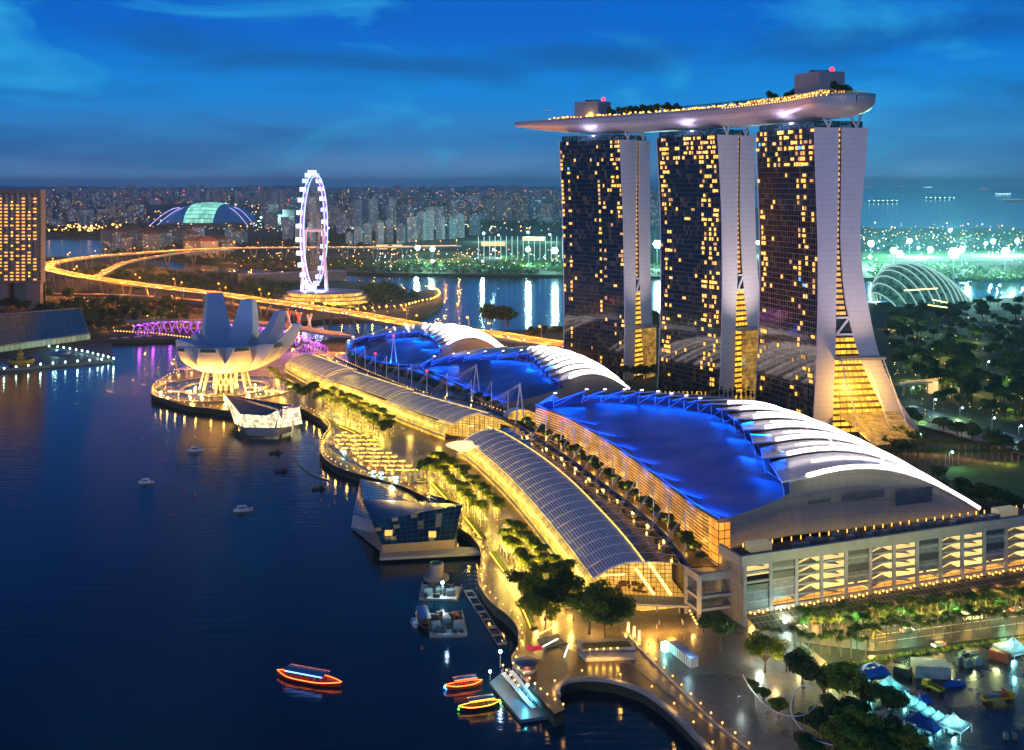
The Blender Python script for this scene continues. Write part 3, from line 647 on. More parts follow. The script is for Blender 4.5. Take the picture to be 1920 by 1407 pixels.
    for i in range(m_):
        a = (ws[i] + ws[i + 1]) / 2; c = (cs[i] + cs[i + 1]) / 2; d = (c - a).normalized(); al = (ws[i + 1] - ws[i])
        alight(a + d * .8 + Vector((0, 0, 1.1)), a + d * 16 - Vector((0, 0, .6)), al.length * 1.0, .5, power * 1.4 * al.length, BLUE, 'gutter_light', al)
        al2 = (cs[i + 1] - cs[i]); alight(c - d * .6 + Vector((0, 0, 2.0)), c - d * 14 - Vector((0, 0, 1)), al2.length * .95, .5, power * .45 * al2.length, BLUE, 'shell_light', al2)
    # gable wall
    top = rows[-1] + [p - Vector((0, 0, .3)) for p in prof(n - 1, 1.6, 0, wext=0)]
    b = MB(); m2 = len(top); h_ = 10
    lens = [0]
    for p, q in zip(top, top[1:]): lens.append(lens[-1] + math.hypot(q.x - p.x, q.y - p.y))
    b.grid([[Vector((p.x, p.y, gz + (p.z - gz) * i / h_)) for p in top] for i in range(h_ + 1)], uv=lambda i, j: (lens[j] / 4.0, i * .45))
    gw = b.build('gable_wall', M_gable, root)
    b = MB(); b.pathb([p + Vector((0, -.4, .1)) for p in top[M + 1:]], .8, .7); put(b.build('verge_trim', M_steel), gw)
    # body under the west eaves
    if fac:
        b = MB(); b.grid([[Vector((p.x, p.y, base_z + (p.z - .6 - base_z) * i / 8)) for i in range(9)] for p in [w + (c - w).normalized() * 1.2 for w, c in zip(W_, C_)]], uv=lambda i, j: (i * 2, j * 1.4)); b.build('terrace_facade', M_facade, root)
    b = MB(); b.grid([[Vector((p.x, p.y, z)) for z in (4, E_[i].z - .4)] for i, p in enumerate(E_)], uv=lambda i, j: (i, j)); b.build('rear_wall', M_gable, root)
    return root, W_, C_, E_, top, rows
def V(*a): return Vector(a)
A_west = [V(12.7,593,36), V(26.8,570,36), V(40.8,530,36), V(54.6,479,36), V(63.4,440,36), V(70.7,406.6,36.3), V(75,390.5,37)]
A_crest = [V(12.9,593.5,36.8), V(23.7,600,38), V(39.9,602,40), V(50.5,597,41.5), V(61.4,590,43), V(70.5,583,44), V(79.2,577,44.5), V(85.7,569,45), V(92.6,561,45.5), V(98.7,552,46), V(103.7,541,46.5), V(106.5,526,46.8), V(108.2,505,47), V(108.2,483,47), V(107,459,47), V(105,434,47), V(103,412,46.6), V(106,404.5,45)]
A_crest = A_crest[:-2] + [V(105.5,406,45.4)]
A_east = [V(13.2,594.5,36), V(55,618,31), V(100,606,30), V(143,572,30), V(170,525,29), V(184,478,28.5), V(189.5,433,28)]
hallA = hall('exhibition_hall', 'largest blue-roofed hall in front of the near hotel tower', A_west, A_crest, A_east, None, 26, 7, 36, 20.5, 330)
B_west = [V(-69.6,795,24), V(-49,755,23), V(-28.5,711,22), V(-19,686,22), V(-5,668,23)]
B_crest = spline([V(-69,796,24.6), V(-58.7,810,26), V(-48.6,810,28), V(-36,802,30), V(-25,797,32), V(-15,792,33), V(-2,790,34), V(7.9,785,35), V(15,768,35.5), V(19,738,35.5), V(23,712,35.5), V(27,688,35), V(32,675.6,34)], 15)
B_east = [V(-68,797,24), V(-45,835,23), V(0,845,22), V(45,825,22), V(70,780,22), V(78.5,717,22)]
hallB = hall('exhibition_hall', 'middle blue-roofed hall between two larger curved roofs', B_west, B_crest, B_east, None, 20.5, 8, 36, 20.5, 330, fac=False)
C_west = [V(-136,880,24), V(-123,851,23), V(-110,831,22), V(-91,807,22), V(-77,805,23)]
C_crest = spline([V(-135.5,881,24.6), V(-137,914,26), V(-123,920,28), V(-110,916,30), V(-98.6,917,31.5), V(-82,914,33), V(-72,899,33.5), V(-63,868,34), V(-58,840,34), V(-53.6,815,33.5)], 13)
C_east = [V(-136,883,24), V(-128,950,23), V(-80,975,22), V(-35,960,21), V(-10,925,20.5), V(-9,889,20.5)]
hallC = hall('exhibition_hall', 'farthest blue-roofed hall beside the elevated highway', C_west, C_crest, C_east, None, 20.5, 8, 36, 20.5, 330, fac=False)
# louvre and window panels on the near gable
root, W_, C_, E_, top, rows = hallA
gdir = (Vector((189.5, 433, 0)) - Vector((75, 390.5, 0))).normalized(); gn = Vector((gdir.y, -gdir.x, 0)); gang = math.atan2(gdir.y, gdir.x)
def on_gable(u, v, off=.3):
    k = (u - CX) / F; t = (k * 390.5 - 75) / (gdir.x - k * gdir.y); Y = 390.5 + t * gdir.y
    return Vector((75 + t * gdir.x, Y, H - (v - V0) * Y / F)) + gn * off
M_louv = cell_mat('louvre_panels', (.10, .11, .14), (.06, .06, .08), (.04, .2), .5)
for u0, v0, u1, v1 in ((1514, 938, 1556, 945), (1577, 928, 1657, 940), (1678, 919, 1747, 948)):
    a, c = on_gable(u0, v1), on_gable(u1, v0); b = MB(); cen = (a + c) / 2; L_ = (Vector((c.x - a.x, c.y - a.y, 0))).length
    hh = abs(on_gable(u0, v0).z - on_gable(u0, v1).z); n_ = 6
    x0 = a; z0 = a.z - .2
    b.grid([[Vector((a.x + (c.x - a.x) * j / n_, a.y + (c.y - a.y) * j / n_, z0 + (c.z - a.z - hh) * 0 + hh * i / 5 + .0)) for j in range(n_ + 1)] for i in range(6)], uv=lambda i, j: (j, i)); b.build('louvre_panel', M_louv, root)
# orange-lit glass corner of the hall
b = MB(); a = V(75.2, 390, 21); c = Vector((79.8, 391.8, 21))
b.grid([[a.lerp(c, j / 2) + gn * .6 + Vector((0, 0, 3.0 * i)) for j in range(3)] for i in range(6)], uv=lambda i, j: (j, i)); b.grid([[a + gn * .6 + Vector((-2.2, 7, 0)) * (j / 3) + Vector((0, 0, 3.0 * i)) for j in range(4)] for i in range(6)], uv=lambda i, j: (j, i))
b.build('corner_glazing', cell_mat('orange_corner_glass', (.1, .05, .02), (.06, .05, .04), (.1, .1), .2, em=(1, .36, .04), es=1.3), root)
# ================================================================== TERRACE BLOCK under hall A (garden terrace with trees)
def poly(name, pts, z0, z1, m, label=None, cat=None, parent=None):
    b = MB(); b.prism([(p[0], p[1]) for p in pts], z0, z1); o = b.build(name, m, parent)
    if label: tag(o, label, cat)
    return o
E1 = [V(64.5,390,20), V(60.9,423,20), V(52.4,460,20), V(41.9,496.5,20), V(29.4,539.5,20), V(14.3,583.3,20), V(4.9,611.4,20)]
E2 = [V(4.7,630,16), V(-22,675,20), V(-58.5,709,20), V(-101,778,20), V(-142.6,856,20)]
te = [(p.x, p.y) for p in spline(A_west, 16)]
poly('terrace_block', te + [(150, 560), (186, 436)], 4, 20.4, M_conc, 'pale podium block carrying the largest blue-roofed hall', 'podium')
walk = [(p.x, p.y) for p in spline(E1, 16)] + [(p.x + .4, p.y) for p in spline([V(12.7,600,0)] + A_west[1:], 16)]
poly('garden_terrace', walk, 4.2, 20.0, M_deck, 'long planted terrace between the near arcade and the largest hall', 'terrace')
far_t = [(p.x, p.y) for p in spline(E2, 14)] + [(-136, 880), (-123, 851), (-110, 831), (-91, 807), (-77, 805), (-72, 798), (-49, 755), (-28, 711), (-19, 686), (-5, 668), (10, 640)]
poly('garden_terrace', far_t, 4.2, 19.6, M_deck, 'curved planted terrace between the far arcade and the two smaller halls', 'terrace')
poly('podium', [(-5, 668), (-19, 686), (-28, 711), (-49, 755), (-70, 796), (-77, 805), (-91, 807), (-110, 831), (-123, 851), (-136, 880), (-128, 950), (-80, 974), (-35, 959), (-10, 925), (-9, 889), (45, 826), (70, 780), (78, 717)], 4.2, 21.4, M_conc, 'pale podium under the two smaller halls', 'podium')
# ================================================================== ARCADES (barrel vaults)
M_slat = cell_mat('metal_slat_roof', (.58, .64, .82), (.02, .02, .03), (.0, .42), .35, metal=.3, linerough=.4, gapem=(1, .60, .18), gapes=.07, scale=(1, 1), sample=False, var=.12)
M_dkroof = cell_mat('dark_glass_roof', (.015, .018, .025), (.05, .05, .06), (.04, .03), .12, spec=.8)
M_vault = cell_mat('lit_vault_glass', (.2, .16, .08), (.05, .05, .03), (.10, .10), .25, em=(1, .66, .10), es=.85, var=.12, blot=.45, bls=.2)
M_front = cell_mat('lit_front_glass', (.2, .14, .05), (.04, .03, .02), (.06, .06), .2, em=(1, .50, .05), es=1.05, var=.12, blot=.7, bls=.3)
M_inner = cell_mat('arcade_interior_glow', (.3, .2, .08), (.15, .09, .03), (.12, .10), .5, em=(1, .58, .10), es=.95, var=.25, blot=.3, bls=.15)  # indoor lighting put into the wall and ceiling colour as glow
M_innerf = mat('arcade_floor_glow', (.4, .28, .12), .3, em=(1, .50, .07), es=.5)  # indoor lighting put into the floor colour, the floor is no lamp
M_strip_in = mat('escalator_glow', (1, .8, .4), em=(1, .72, .25), es=2.2, sample=False)  # escalators get a painted-in glow as well
def arcade(label, Ws, Rs, Es, n, foot, gable_near=True, seams=(), gstrip=True):
    root = thing('shopping_arcade', label, 'arcade', (Rs[0].x, Rs[0].y, 4), 'barrel-vaulted arcades on the promenade')
    W_ = spline(Ws, n); R_ = spline(Rs, n); E_ = spline(Es, n)
    def sec(k, m=8, up=0.0):
        w, r, e = W_[k], R_[k], E_[k]; row = []
        for j in range(m + 1):       # quadratic through three points with a level top
            t = j / m; p = w.lerp(r, t); p.z = w.z + (r.z - w.z) * math.sin(t * math.pi / 2) ** .9 + up; row.append(p)
        row2 = []
        for j in range(m + 1):
            t = j / m; p = r.lerp(e, t); p.z = r.z + (e.z - r.z) * (1 - math.cos(t * math.pi / 2)) + up * .3; row2.append(p)
        return row, row2
    S = [sec(k) for k in range(n)]
    cuts = [0] + list(seams) + [n - 1]
    for a, c in zip(cuts, cuts[1:]):
        rows = []
        for k in range(a, c + 1):
            lift = 1.5 * (1 - (k - a) / max(1, c - a)) if seams else 0; rows.append(sec(k, 8, lift)[0])
        b = MB(); b.grid(rows, uv=lambda i, j: (i, j * 2.25)); sl = b.build('slatted_roof', M_slat, root)
        rb = MB()
        for i in range(0, len(rows), 3): rb.path([p + Vector((0, 0, .25)) for p in rows[i]], .16, 4)
        put(rb.build('roof_ribs', M_steel), sl)  # steel roof ribs, solid tubes standing on the slats
        rb = MB(); rb.pathb([r[-1] + Vector((0, 0, .3)) for r in rows], .4, .3); put(rb.build('ridge_light', mat('ridge_gold_light', (1, .8, .3), em=(1, .66, .10), es=1.6, sample=False)), sl)
        ev = MB(); ev.pathb([r[0] for r in rows], .5, .5); ev.pathb(rows[0], .5, .6); ev.pathb(rows[-1], .5, .6); put(ev.build('eaves_trim', M_steel), sl)
    b = MB(); b.grid([s[1] for s in S], uv=lambda i, j: (i * .5, j * .5)); dr = b.build('dark_roof', M_dkroof, root)
    rb = MB()
    for k in range(0, n - 2, 3):
        s0, s1 = S[k][1], S[min(n - 1, k + 4)][1]
        rb.path([p + Vector((0, 0, .15)) for p in s0], .10, 4)
        rb.path([s0[j].lerp(s1[j], j / 8) + Vector((0, 0, .15)) for j in range(9)], .07, 4)
    put(rb.build('roof_ribs', M_steel), dr)  # steel roof ribs and diagonals, solid tubes over the dark glass
    pp = MB(); pp.pathb([e + Vector((0, 0, .7)) for e in E_], .9, 1.5); pp.build('parapet', mat('blue_grey_parapet', (.10, .13, .20), .6), root)
    # bowed glass below the slats
    def glass_row(k):
        w = W_[k]; o = (W_[k] - R_[k]); o.z = 0; o.normalize(); z0 = w.z - .4; row = []
        for j in range(7):
            t = j / 6; row.append(Vector((w.x, w.y, 0)) + o * (foot * (math.sin(t * math.pi / 2)) - 3.0) + Vector((0, 0, z0 + (6.6 - z0) * (1 - math.cos(t * math.pi / 2)))))
        return row
    g_ = MB(); g_.grid([glass_row(k) for k in range(n)], uv=lambda i, j: (i * 1.5, j)); g_.build('bowed_glass', M_vault, root)
    cn = MB(); cn.pathb([glass_row(k)[-1] + Vector((0, 0, -.2)) for k in range(n)], 2.6, .6); cn.build('canopy', M_conc, root)
    sf = MB(); sf.grid([[glass_row(k)[-1] + Vector((0, 0, -.6)), glass_row(k)[-1] + Vector((0, 0, -2.5))] for k in range(n)], uv=lambda i, j: (i, j)); sf.build('shopfronts', M_front, root)
    # near gable, glass
    a = S[0][0] + S[0][1][1:]; gl = MB(); m_ = 9; d = (R_[2] - R_[0]).normalized(); ins = d * 3.0
    L0 = [0]
    for p, q in zip(a, a[1:]): L0.append(L0[-1] + (q - p).length)
    G = [Vector((p.x + ins.x, p.y + ins.y, p.z - .5)) for p in a]; ml = MB()
    tot = L0[-1]; nm = int(tot / 1.7)
    def on_arc(f):
        q = f * tot; k = 0
        while k < len(L0) - 2 and L0[k + 1] < q: k += 1
        return G[k].lerp(G[k + 1], (q - L0[k]) / max(.01, L0[k + 1] - L0[k]))
    for k in range(nm + 1): q = on_arc(k / nm); ml.beam((q.x, q.y, 7.6), q, .13, .13)
    zz = 9.3
    while zz < 23:
        fs = [f / 80 for f in range(81) if on_arc(f / 80).z > zz]
        if len(fs) > 1: q0, q1 = on_arc(fs[0]), on_arc(fs[-1]); ml.beam((q0.x, q0.y, zz), (q1.x, q1.y, zz), .12, .12)
        zz += 1.7
    ml.build('gable_mullions', M_dark, root)
    iw = MB(); bk = [Vector((p.x + d.x * 20, p.y + d.y * 20, p.z - 1.2)) for p in a]; iw.grid([[Vector((p.x, p.y, 7.6 + (p.z - 7.6) * i / 4)) for p in bk] for i in range(5)], uv=lambda i, j: (L0[j] / 3, i * 2)); iw.build('interior_wall', M_inner, root)
    iw = MB(); iw.quad(*[Vector((p.x, p.y, 7.7)) for p in (G[0], G[-1], bk[-1], bk[0])]); iw.build('interior_floor', M_innerf, root)
    ci = MB(); ci.grid([[G[k] - Vector((0, 0, .2)), bk[k] - Vector((0, 0, .0))] for k in range(len(G))], uv=lambda i, j: (i, j * 8)); ci.build('interior_ceiling', M_inner, root)
    es_ = MB(); g0, g1, b0, b1 = G[0], G[-1], bk[0], bk[-1]
    for f, z0_, z1_ in ((.30, 8, 15), (.62, 16, 8.2), (.80, 17, 8.4)): p_, q_ = g0.lerp(g1, f + .04), b0.lerp(b1, f - .12); es_.beam((p_.x, p_.y, z1_), (q_.x, q_.y, z0_), 1.1, .5)
    es_.build('escalators', M_strip_in, root)
    fn_ = MB(); rn = random.Random(6)
    for k in range(22): q = g0.lerp(g1, rn.uniform(.2, .75)).lerp(b0.lerp(b1, .5), rn.uniform(.1, .8)); fn_.box((q.x, q.y, 8.2), (rn.uniform(.8, 2.4), .8, rn.uniform(.6, 1.6)))
    fn_.build('interior_tables', mat('interior_brown', (.12, .06, .03), .6), root)
    gl = MB(); gl.grid([[Vector((p.x + ins.x, p.y + ins.y, 4.1 + 2.8 * i / 3)) for p in a[2:-1]] for i in range(4)], uv=lambda i, j: (L0[j], i)); gl.build('entrance_doors', cell_mat('lit_doors', (.2, .14, .05), (.10, .08, .05), (.10, .10), .2, em=(1, .56, .10), es=1.2), root)
    en = MB(); p, q = a[1], a[-1]; en.beam(Vector((p.x, p.y, 7.2)) - d * 1, Vector((q.x, q.y, 7.2)) - d * 1, 8, .8); en.build('entrance_canopy', M_conc, root)
    pl = MB()
    for f in (.12, .37, .62, .87): c_ = p.lerp(q, f); pl.tube((c_.x - d.x * 3, c_.y - d.y * 3, 4), (c_.x - d.x * 3, c_.y - d.y * 3, 6.8), .35)
    pl.build('canopy_columns', M_conc, root)
    return root, W_, R_, E_
W1_ = [V(30.4,394.6,14), V(23.4,429.4,14), V(11.8,482,14), V(-2.8,538,14), V(-20.8,593.5,14), V(-27.6,606,14)]
R1_ = [V(47.9,386,23), V(44,412,23), V(37.6,445.5,23), V(26.9,493.7,23), V(13.2,540.4,23), V(-3,583,23), V(-9.2,594,23)]
arcade('near barrel-vaulted arcade with slatted metal roof ending in a golden glass front', W1_, R1_, E1, 70, 6.5)
W2_ = [V(-35,643,14), V(-68.5,692,14), V(-116,768,14), V(-139.6,798,14), V(-184,880,14)]
R2_ = [V(-14,625,24), V(-60,688.6,24), V(-97,745,24), V(-125,790,24), V(-159,850,24)]
E2r = [V(4.7,625,17), V(-22,675,20), V(-58.5,709,20), V(-101,778,20), V(-142.6,856,20)]
arcade('far barrel-vaulted arcade with overlapping slatted roofs behind the event plaza', W2_, R2_, E2r, 76, 10.5, seams=(24, 50))
# side concourse arch joining the arcades
cc = thing('bridge_canopy', 'white arched canopy over the gap between the two arcades', 'canopy', (10, 612, 20))
for k, (x, y, w_) in enumerate(((8, 628, 26), (24, 606, 20))):
    b = MB(); rows = []
    for i in range(13):
        a = math.pi * i / 12; dx = -math.cos(a) * w_ * .5; rows.append([Vector((x + dx * .8 - 3 * s, y - dx * .6 - 10 * s * 0 + 6 * s, 20 + math.sin(a) * 7)) for s in (0, 1)])
    b.grid(rows); b.build('canopy_shell', M_steel, cc)
    b = MB(); b.grid([[Vector((x + r[0].x - x, r[0].y + .6, 20 + (r[0].z - 20) * j / 4 - .2)) for r in rows] for j in range(5)], uv=lambda i, j: (j, i)); b.build('lit_glazing', M_front, cc)
# lights that the arcades throw on the promenade and terrace
for i, p in enumerate(spline(W1_, 9)): plight((p.x - 9, p.y - 2, 9), 3500, (1, .62, .18), 1.5)
for i, p in enumerate(spline(W2_, 9)): plight((p.x - 9, p.y - 2, 9), 3500, (1, .66, .2), 1.5)
for i, p in enumerate(spline(A_west, 12)): plight((p.x - 3.5, p.y, 22.5), 1500, (1, .58, .15), .6)
# ================================================================== CONVENTION BLOCK in front (car park ramps behind an open frame)
c0 = Vector((82, 376, 0)); fd = Vector((120, 45, 0)).normalized(); fn = Vector((fd.y, -fd.x, 0)); fang = math.atan2(fd.y, fd.x)
cv = thing('convention_building', 'long concrete building with lit car park ramps showing through its frame', 'building', (82, 376, 4))
back = gn * 0
poly('flat_roof', [tuple(c0 + fd * -1.5)[:2], tuple(c0 + fd * 240)[:2], tuple(c0 + fd * 240 - fn * 14)[:2], tuple(c0 + fd * -1.5 - fn * 14)[:2]], 26.0, 26.6, mat('dark_roof_felt', (.03, .03, .035), .8, noise=.3), parent=cv)
def fp(t, z, off=0.0): return c0 + fd * t + fn * off + Vector((0, 0, z))
b = MB(); b.beam(fp(-1.5, 27.2, 0), fp(240, 27.2, 0), 1.2, 3.6); b.beam(fp(-1.5, 27.2, -14), fp(-1.5, 27.2, 0), 1.2, 3.6); b.build('parapet', M_conc, cv)
ZF = [9.2, 12.6, 16.0, 19.4, 22.8, 25.6]
b = MB()
for z in ZF[1:]: b.beam(fp(0, z - .35, -.5), fp(240, z - .35, -.5), .9, .8)
b.beam(fp(0, ZF[0] - .3, -.3), fp(240, ZF[0] - .3, -.3), 1.2, 1.2); b.build('floor_beams', M_conc, cv)
bays = []; t = 0.0; kinds = ['half', 'panel', 'ramp', 'ramp2', 'panel2', 'ramp', 'ramp2', 'panel2', 'ramp', 'ramp2', 'panel2', 'ramp', 'ramp2', 'panel2', 'ramp', 'ramp2', 'panel2', 'ramp', 'ramp2', 'panel2', 'ramp', 'ramp2']
M_ramp = mat('lit_ramp_wall', (.55, .50, .32), .7, em=(1, .74, .26), es=1.05, noise=.15, nscale=.4)
M_panelg = cell_mat('grey_wall_panels', (.20, .21, .22), (.12, .13, .14), (.06, .10), .6)
M_louvre = cell_mat('blue_grey_louvres', (.07, .08, .11), (.04, .05, .07), (.05, .3), .5)
for kind in kinds:
    wb = 10.8; cb = MB(); cb.beam(fp(t, 4, .1), fp(t, 26, .1), 1.15, 1.2); cb.build('column', M_conc, cv)
    lo = 0 if kind == 'panel2' else 0
    if kind in ('ramp', 'ramp2', 'half'):
        bk = MB(); z_lo = 9.4 if kind != 'half' else 18.5
        bk.grid([[fp(t + wb * j / 3 * (1 if kind == 'ramp' else 1.85), z_lo + (25.2 - z_lo) * i / 4, -7) for j in range(4)] for i in range(5)]); bk.build('lit_ramp_bay', M_ramp, cv)
        rp = MB()
        for i in range(5 if kind != 'half' else 1):
            z = ZF[i] if kind != 'half' else ZF[4]
            if kind == 'ramp': rp.beam(fp(t + .8, z + .2, -3.5), fp(t + wb - .8, z + 3.0, -3.5), 3.5, .45)
            else: rp.beam(fp(t + wb - .8, z + .3, -4), fp(t + 3.5, z + 1.5, -4), 2.5, .3)
        put(rp.build('ramp', M_conc), cv)
        rl = MB()
        for i in range(5 if kind != 'half' else 1):
            z = (ZF[i] if kind != 'half' else ZF[4]); rl.beam(fp(t + .7, z + 1.0, -.3), fp(t + wb - .7, z + 1.0, -.3), .08); rl.beam(fp(t + .7, z + .6, -.3), fp(t + wb - .7, z + .6, -.3), .06)
        rl.build('guard_rail', M_grey, cv)
        if kind == 'half':
            pn = MB(); pn.grid([[fp(t + .7 + (wb - 1.4) * j / 3, 9.2 + 9 * i / 4, -.2) for j in range(4)] for i in range(5)], uv=lambda i, j: (j * 2, i * 2)); pn.build('wall_panel', M_panelg, cv)
            pn = MB(); pn.beam(fp(t + .7, 17.4, -.1), fp(t + wb - .7, 17.4, -.1), .3, 1.5); pn.build('louvre_band', M_louvre, cv)
    else:
        z_lo = 12.6 if kind == 'panel' else 13.4
        pn = MB(); pn.grid([[fp(t + .7 + (wb - 1.4) * j / 3, z_lo + (25.4 - z_lo) * i / 6, -.2) for j in range(4)] for i in range(7)], uv=lambda i, j: (j * 2, i * 2)); pn.build('wall_panel', M_panelg, cv)
        for z in (24.4, 20.4 if kind == 'panel' else 18.6): pn = MB(); pn.beam(fp(t + .7, z, -.05), fp(t + wb - .7, z, -.05), .3, 1.6 if z > 24 else 2.6); pn.build('louvre_band', M_louvre, cv)
    t += wb
# end bay wall facing the plaza, ground floor void with rows of lamps, sloping glass awning
b = MB(); b.grid([[fp(-.8, 4 + 22 * i / 8, -14 * j / 6) for j in range(7)] for i in range(9)], uv=lambda i, j: (j * 1.5, i * 1.5)); b.build('end_wall', M_panelg, cv)
b = MB(); b.grid([[fp(240 * j / 40, 4 + 5 * i / 2, -9) for j in range(41)] for i in range(3)], uv=lambda i, j: (j * 1.5, i)); b.build('ground_floor_wall', cell_mat('lit_undercroft', (.3, .22, .12), (.1, .08, .05), (.05, .1), .5, em=(1, .52, .12), es=.55), cv)
b = MB(); b.grid([[fp(i * 2.0, 8.6 - j * .9, -.5 + j * 2.6) for j in range(4)] for i in range(121)], uv=lambda i, j: (i, j)); b.build('glass_awning', cell_mat('awning_glass', (.10, .08, .05), (.25, .22, .18), (.10, .10), .15), cv)
lmp = MB()
lmp.box((0, 0, 0), (.5, .5, .6)); uml = lmp.mesh('undercroft_lamp', M_lamp)
cnt = 0
for i in range(17):
    for j in range(5):
        o = bpy.data.objects.new('undercroft_lamp', uml); scene.collection.objects.link(o); o.location = fp(i * 10.8 + 1.8 + j * 1.75, 8.9 - .5 * (j % 2), .9); put(o, cv)
for i in range(14): plight(fp(i * 12 + 5, 7.4, -3), 3200, (1, .58, .2), .6)
for i in range(12): plight(fp(i * 12 + 25, 6.0, 6.5), 1800, (1, .58, .2), .6)
# stair and plant on the roof
for t_, w_, l_ in ((12, 9, 'stair_box'), (128, 10, 'stair_box')):
    b = MB(); b.box(fp(t_, 28, -9.5), (w_, 4, 3), fang); b.build(l_, mat('lit_stair_box', (.5, .48, .35), .6, em=(1, .8, .3), es=.18), cv)
rnd = random.Random(4)
for i in range(26):
    b = MB(); b.box(fp(26 + i * 4.0 + rnd.random(), 27.3, -6 - rnd.random() * 5), (2.6, 2.2, 1.4 + rnd.random()), fang); b.build('cooling_unit', M_grey, cv)
pos = MB()
for i in range(46): pos.box(fp(8 + i * 4.2, 27.4, -13.4), (.25, .25, 1.4), fang)
pos.build('roof_lamps', M_lampo, cv)
# open concrete frame left of the building, and link wall
fr = thing('open_frame', 'open concrete corner frame beside the arcade entrance', 'frame', (70, 376, 4))
P0 = Vector((66.5, 379, 0)); P1 = Vector((79.5, 383.5, 0))
b = MB()
for p in (P0, P1, P0 - fn * 9, P1 - fn * 9): b.beam(p + Vector((0, 0, 4)), p + Vector((0, 0, 21)), 1.5)
b.build('columns', M_conc, fr)
b = MB()
for z, h in ((20, 2.6), (13, 1.0), (8.5, 1.0)):
    b.beam(P0 + Vector((-.8, 0, z)), P1 + Vector((.8, 0, z)), 1.4, h); b.beam(P0 + Vector((0, 0, z)), P0 - fn * 9 + Vector((0, 0, z)), 1.3, h)
b.build('beams', M_conc, fr)
b = MB(); b.prism([tuple(p)[:2] for p in (P0 - fn * 1, P1 - fn * 1, P1 - fn * 12, P0 - fn * 12)], 19.0, 19.6); b.build('roof_slab', M_concd, fr)
b = MB(); b.grid([[P0.lerp(P1, j / 4) - fn * 8 + Vector((0, 0, 4 + 15 * i / 4)) for j in range(5)] for i in range(5)], uv=lambda i, j: (j, i)); b.build('back_wall', M_panelg, fr)
# ================================================================== LOTUS-SHAPED MUSEUM
MU = Vector((-219, 815, 4)); mus = thing('lotus_museum', 'white lotus-shaped museum with ten fingers glowing underneath on the headland', 'museum', tuple(MU))
M_petal = cell_mat('museum_skin', (.66, .64, .62), (.50, .48, .46), (.05, .07), .4, linerough=.5, var=.05)
M_petin = mat('museum_roof_skin', (.42, .56, .74), .3, metal=.6, noise=.05, nscale=.05)
M_sky = mat('skylight_glass', (.02, .10, .11), .12, spec=.8)
def petal(az, Rr, zt, wtip, wmid, th=9.0, r0=7.0, back=False):
    a = R(az); d = Vector((math.cos(a), math.sin(a), 0)); s = Vector((-d.y, d.x, 0)); n = 12
    outer, inner = [], []
    hh = zt - 17
    for i in range(n + 1):
        t = i / n; ph = t * math.pi * .47
        r = r0 + (Rr - r0) * math.sin(ph) / math.sin(math.pi * .47); z = 17 + hh * (1 - math.cos(ph)) / (1 - math.cos(math.pi * .47))
        w = 3.4 + (wmid - 3.4) * (min(1, t / .62)) ** .8 if t < .62 else wmid + (wtip - wmid) * ((t - .62) / .38)
        outer.append((r, z, w))
        # inner skin: from the central bowl rim out to the tip
        ri = 5 + (Rr - th * .75 - 5) * t ** (1.0 if not back else .8); zi = 30 + (zt - .3 - 30) * (t ** (2.2 if back else 1.6)) if zt > 41 else 33 + (zt - 33) * t
        inner.append((ri, max(z + 1.0, zi) if t < 1 else zt - .2, max(w * .88, 11 * (1 - t * .6)) if back else w * .86))
    O = [[MU + d * r + s * (w * q) + Vector((0, 0, z - 4)) for q in (-1, -.5, 0, .5, 1)] for r, z, w in outer]
    I = [[MU + d * r + s * (w * q) + Vector((0, 0, z - 4)) for q in (-1, 0, 1)] for r, z, w in inner]
    for row in O:
        for q, p in zip((-1, -.5, 0, .5, 1), row): p -= d * (abs(q) ** 2) * 1.6
    fin = MB(); fin.grid(O, uv=lambda i, j: (j * 2, i * 2))
    for q in (0, 4): fin.grid([[O[i][q], O[i][q].lerp(I[i][q // 2], .5), I[i][q // 2]] for i in range(n + 1)], uv=lambda i, j: (j * 2, i * 2))
    o = fin.build('petal', M_petal, mus, smooth=False)
    b = MB(); b.grid(I); put(b.build('petal_roof', M_petin, smooth=True), o)
    b = MB(); b.grid([[O[n][0], O[n][2], O[n][4]], [I[n][0], I[n][1], I[n][2]]]); put(b.build('petal_tip', M_petin), o)
    if zt < 46:
        b = MB(); rr_ = []
        for f in (.12, .55, .95):
            a0, a1 = O[n - 1], O[n]; row = [a0[k].lerp(a1[k], f) for k in range(5)]; m_ = row[2].copy(); rr_.append([m_ + (p - m_) * .84 + d * .45 - Vector((0, 0, .1)) for p in row])
        b.grid(rr_); put(b.build('skylight', M_sky), o)
    return o
for az, Rr, zt, wt, wm, bk in ((118, 40, 73, 6.6, 12.0, 1), (74, 38, 68, 6.0, 11.6, 1), (36, 49, 60, 5.2, 10.2, 1), (10, 57, 52, 4.6, 8.8, 1), (-22, 49, 41, 6.0, 10.2, 0), (-57, 39, 40, 6.0, 10.6, 0), (-95, 37, 39.5, 6.6, 11.0, 0), (-135, 38, 39, 6.0, 10.4, 0), (178, 38, 41, 6.0, 10.2, 0), (146, 35, 43, 5, 8.6, 0)):
    petal(az, Rr, zt, wt, wm, back=bool(bk))
b = MB(); b.lathe(MU, [(0, 27), (6, 28), (15, 30), (24, 32)], 24); b.build('bowl_roof', M_petin, mus, smooth=True)
b = MB(); b.lathe(MU, [(0, 11), (8, 12.2), (16, 14), (21, 18)], 24); b.build('bowl', M_petal, mus, smooth=True)
for k in range(10):
    a = R(36 * k + 12); b = MB(); p = MU + Vector((math.cos(a) * 19, math.sin(a) * 19, -0)); q = MU + Vector((math.cos(a) * 15.5, math.sin(a) * 15.5, 14)); b.beam(p, q, 1.5, 1.5); b.build('leg', M_grey, mus)
b = MB()
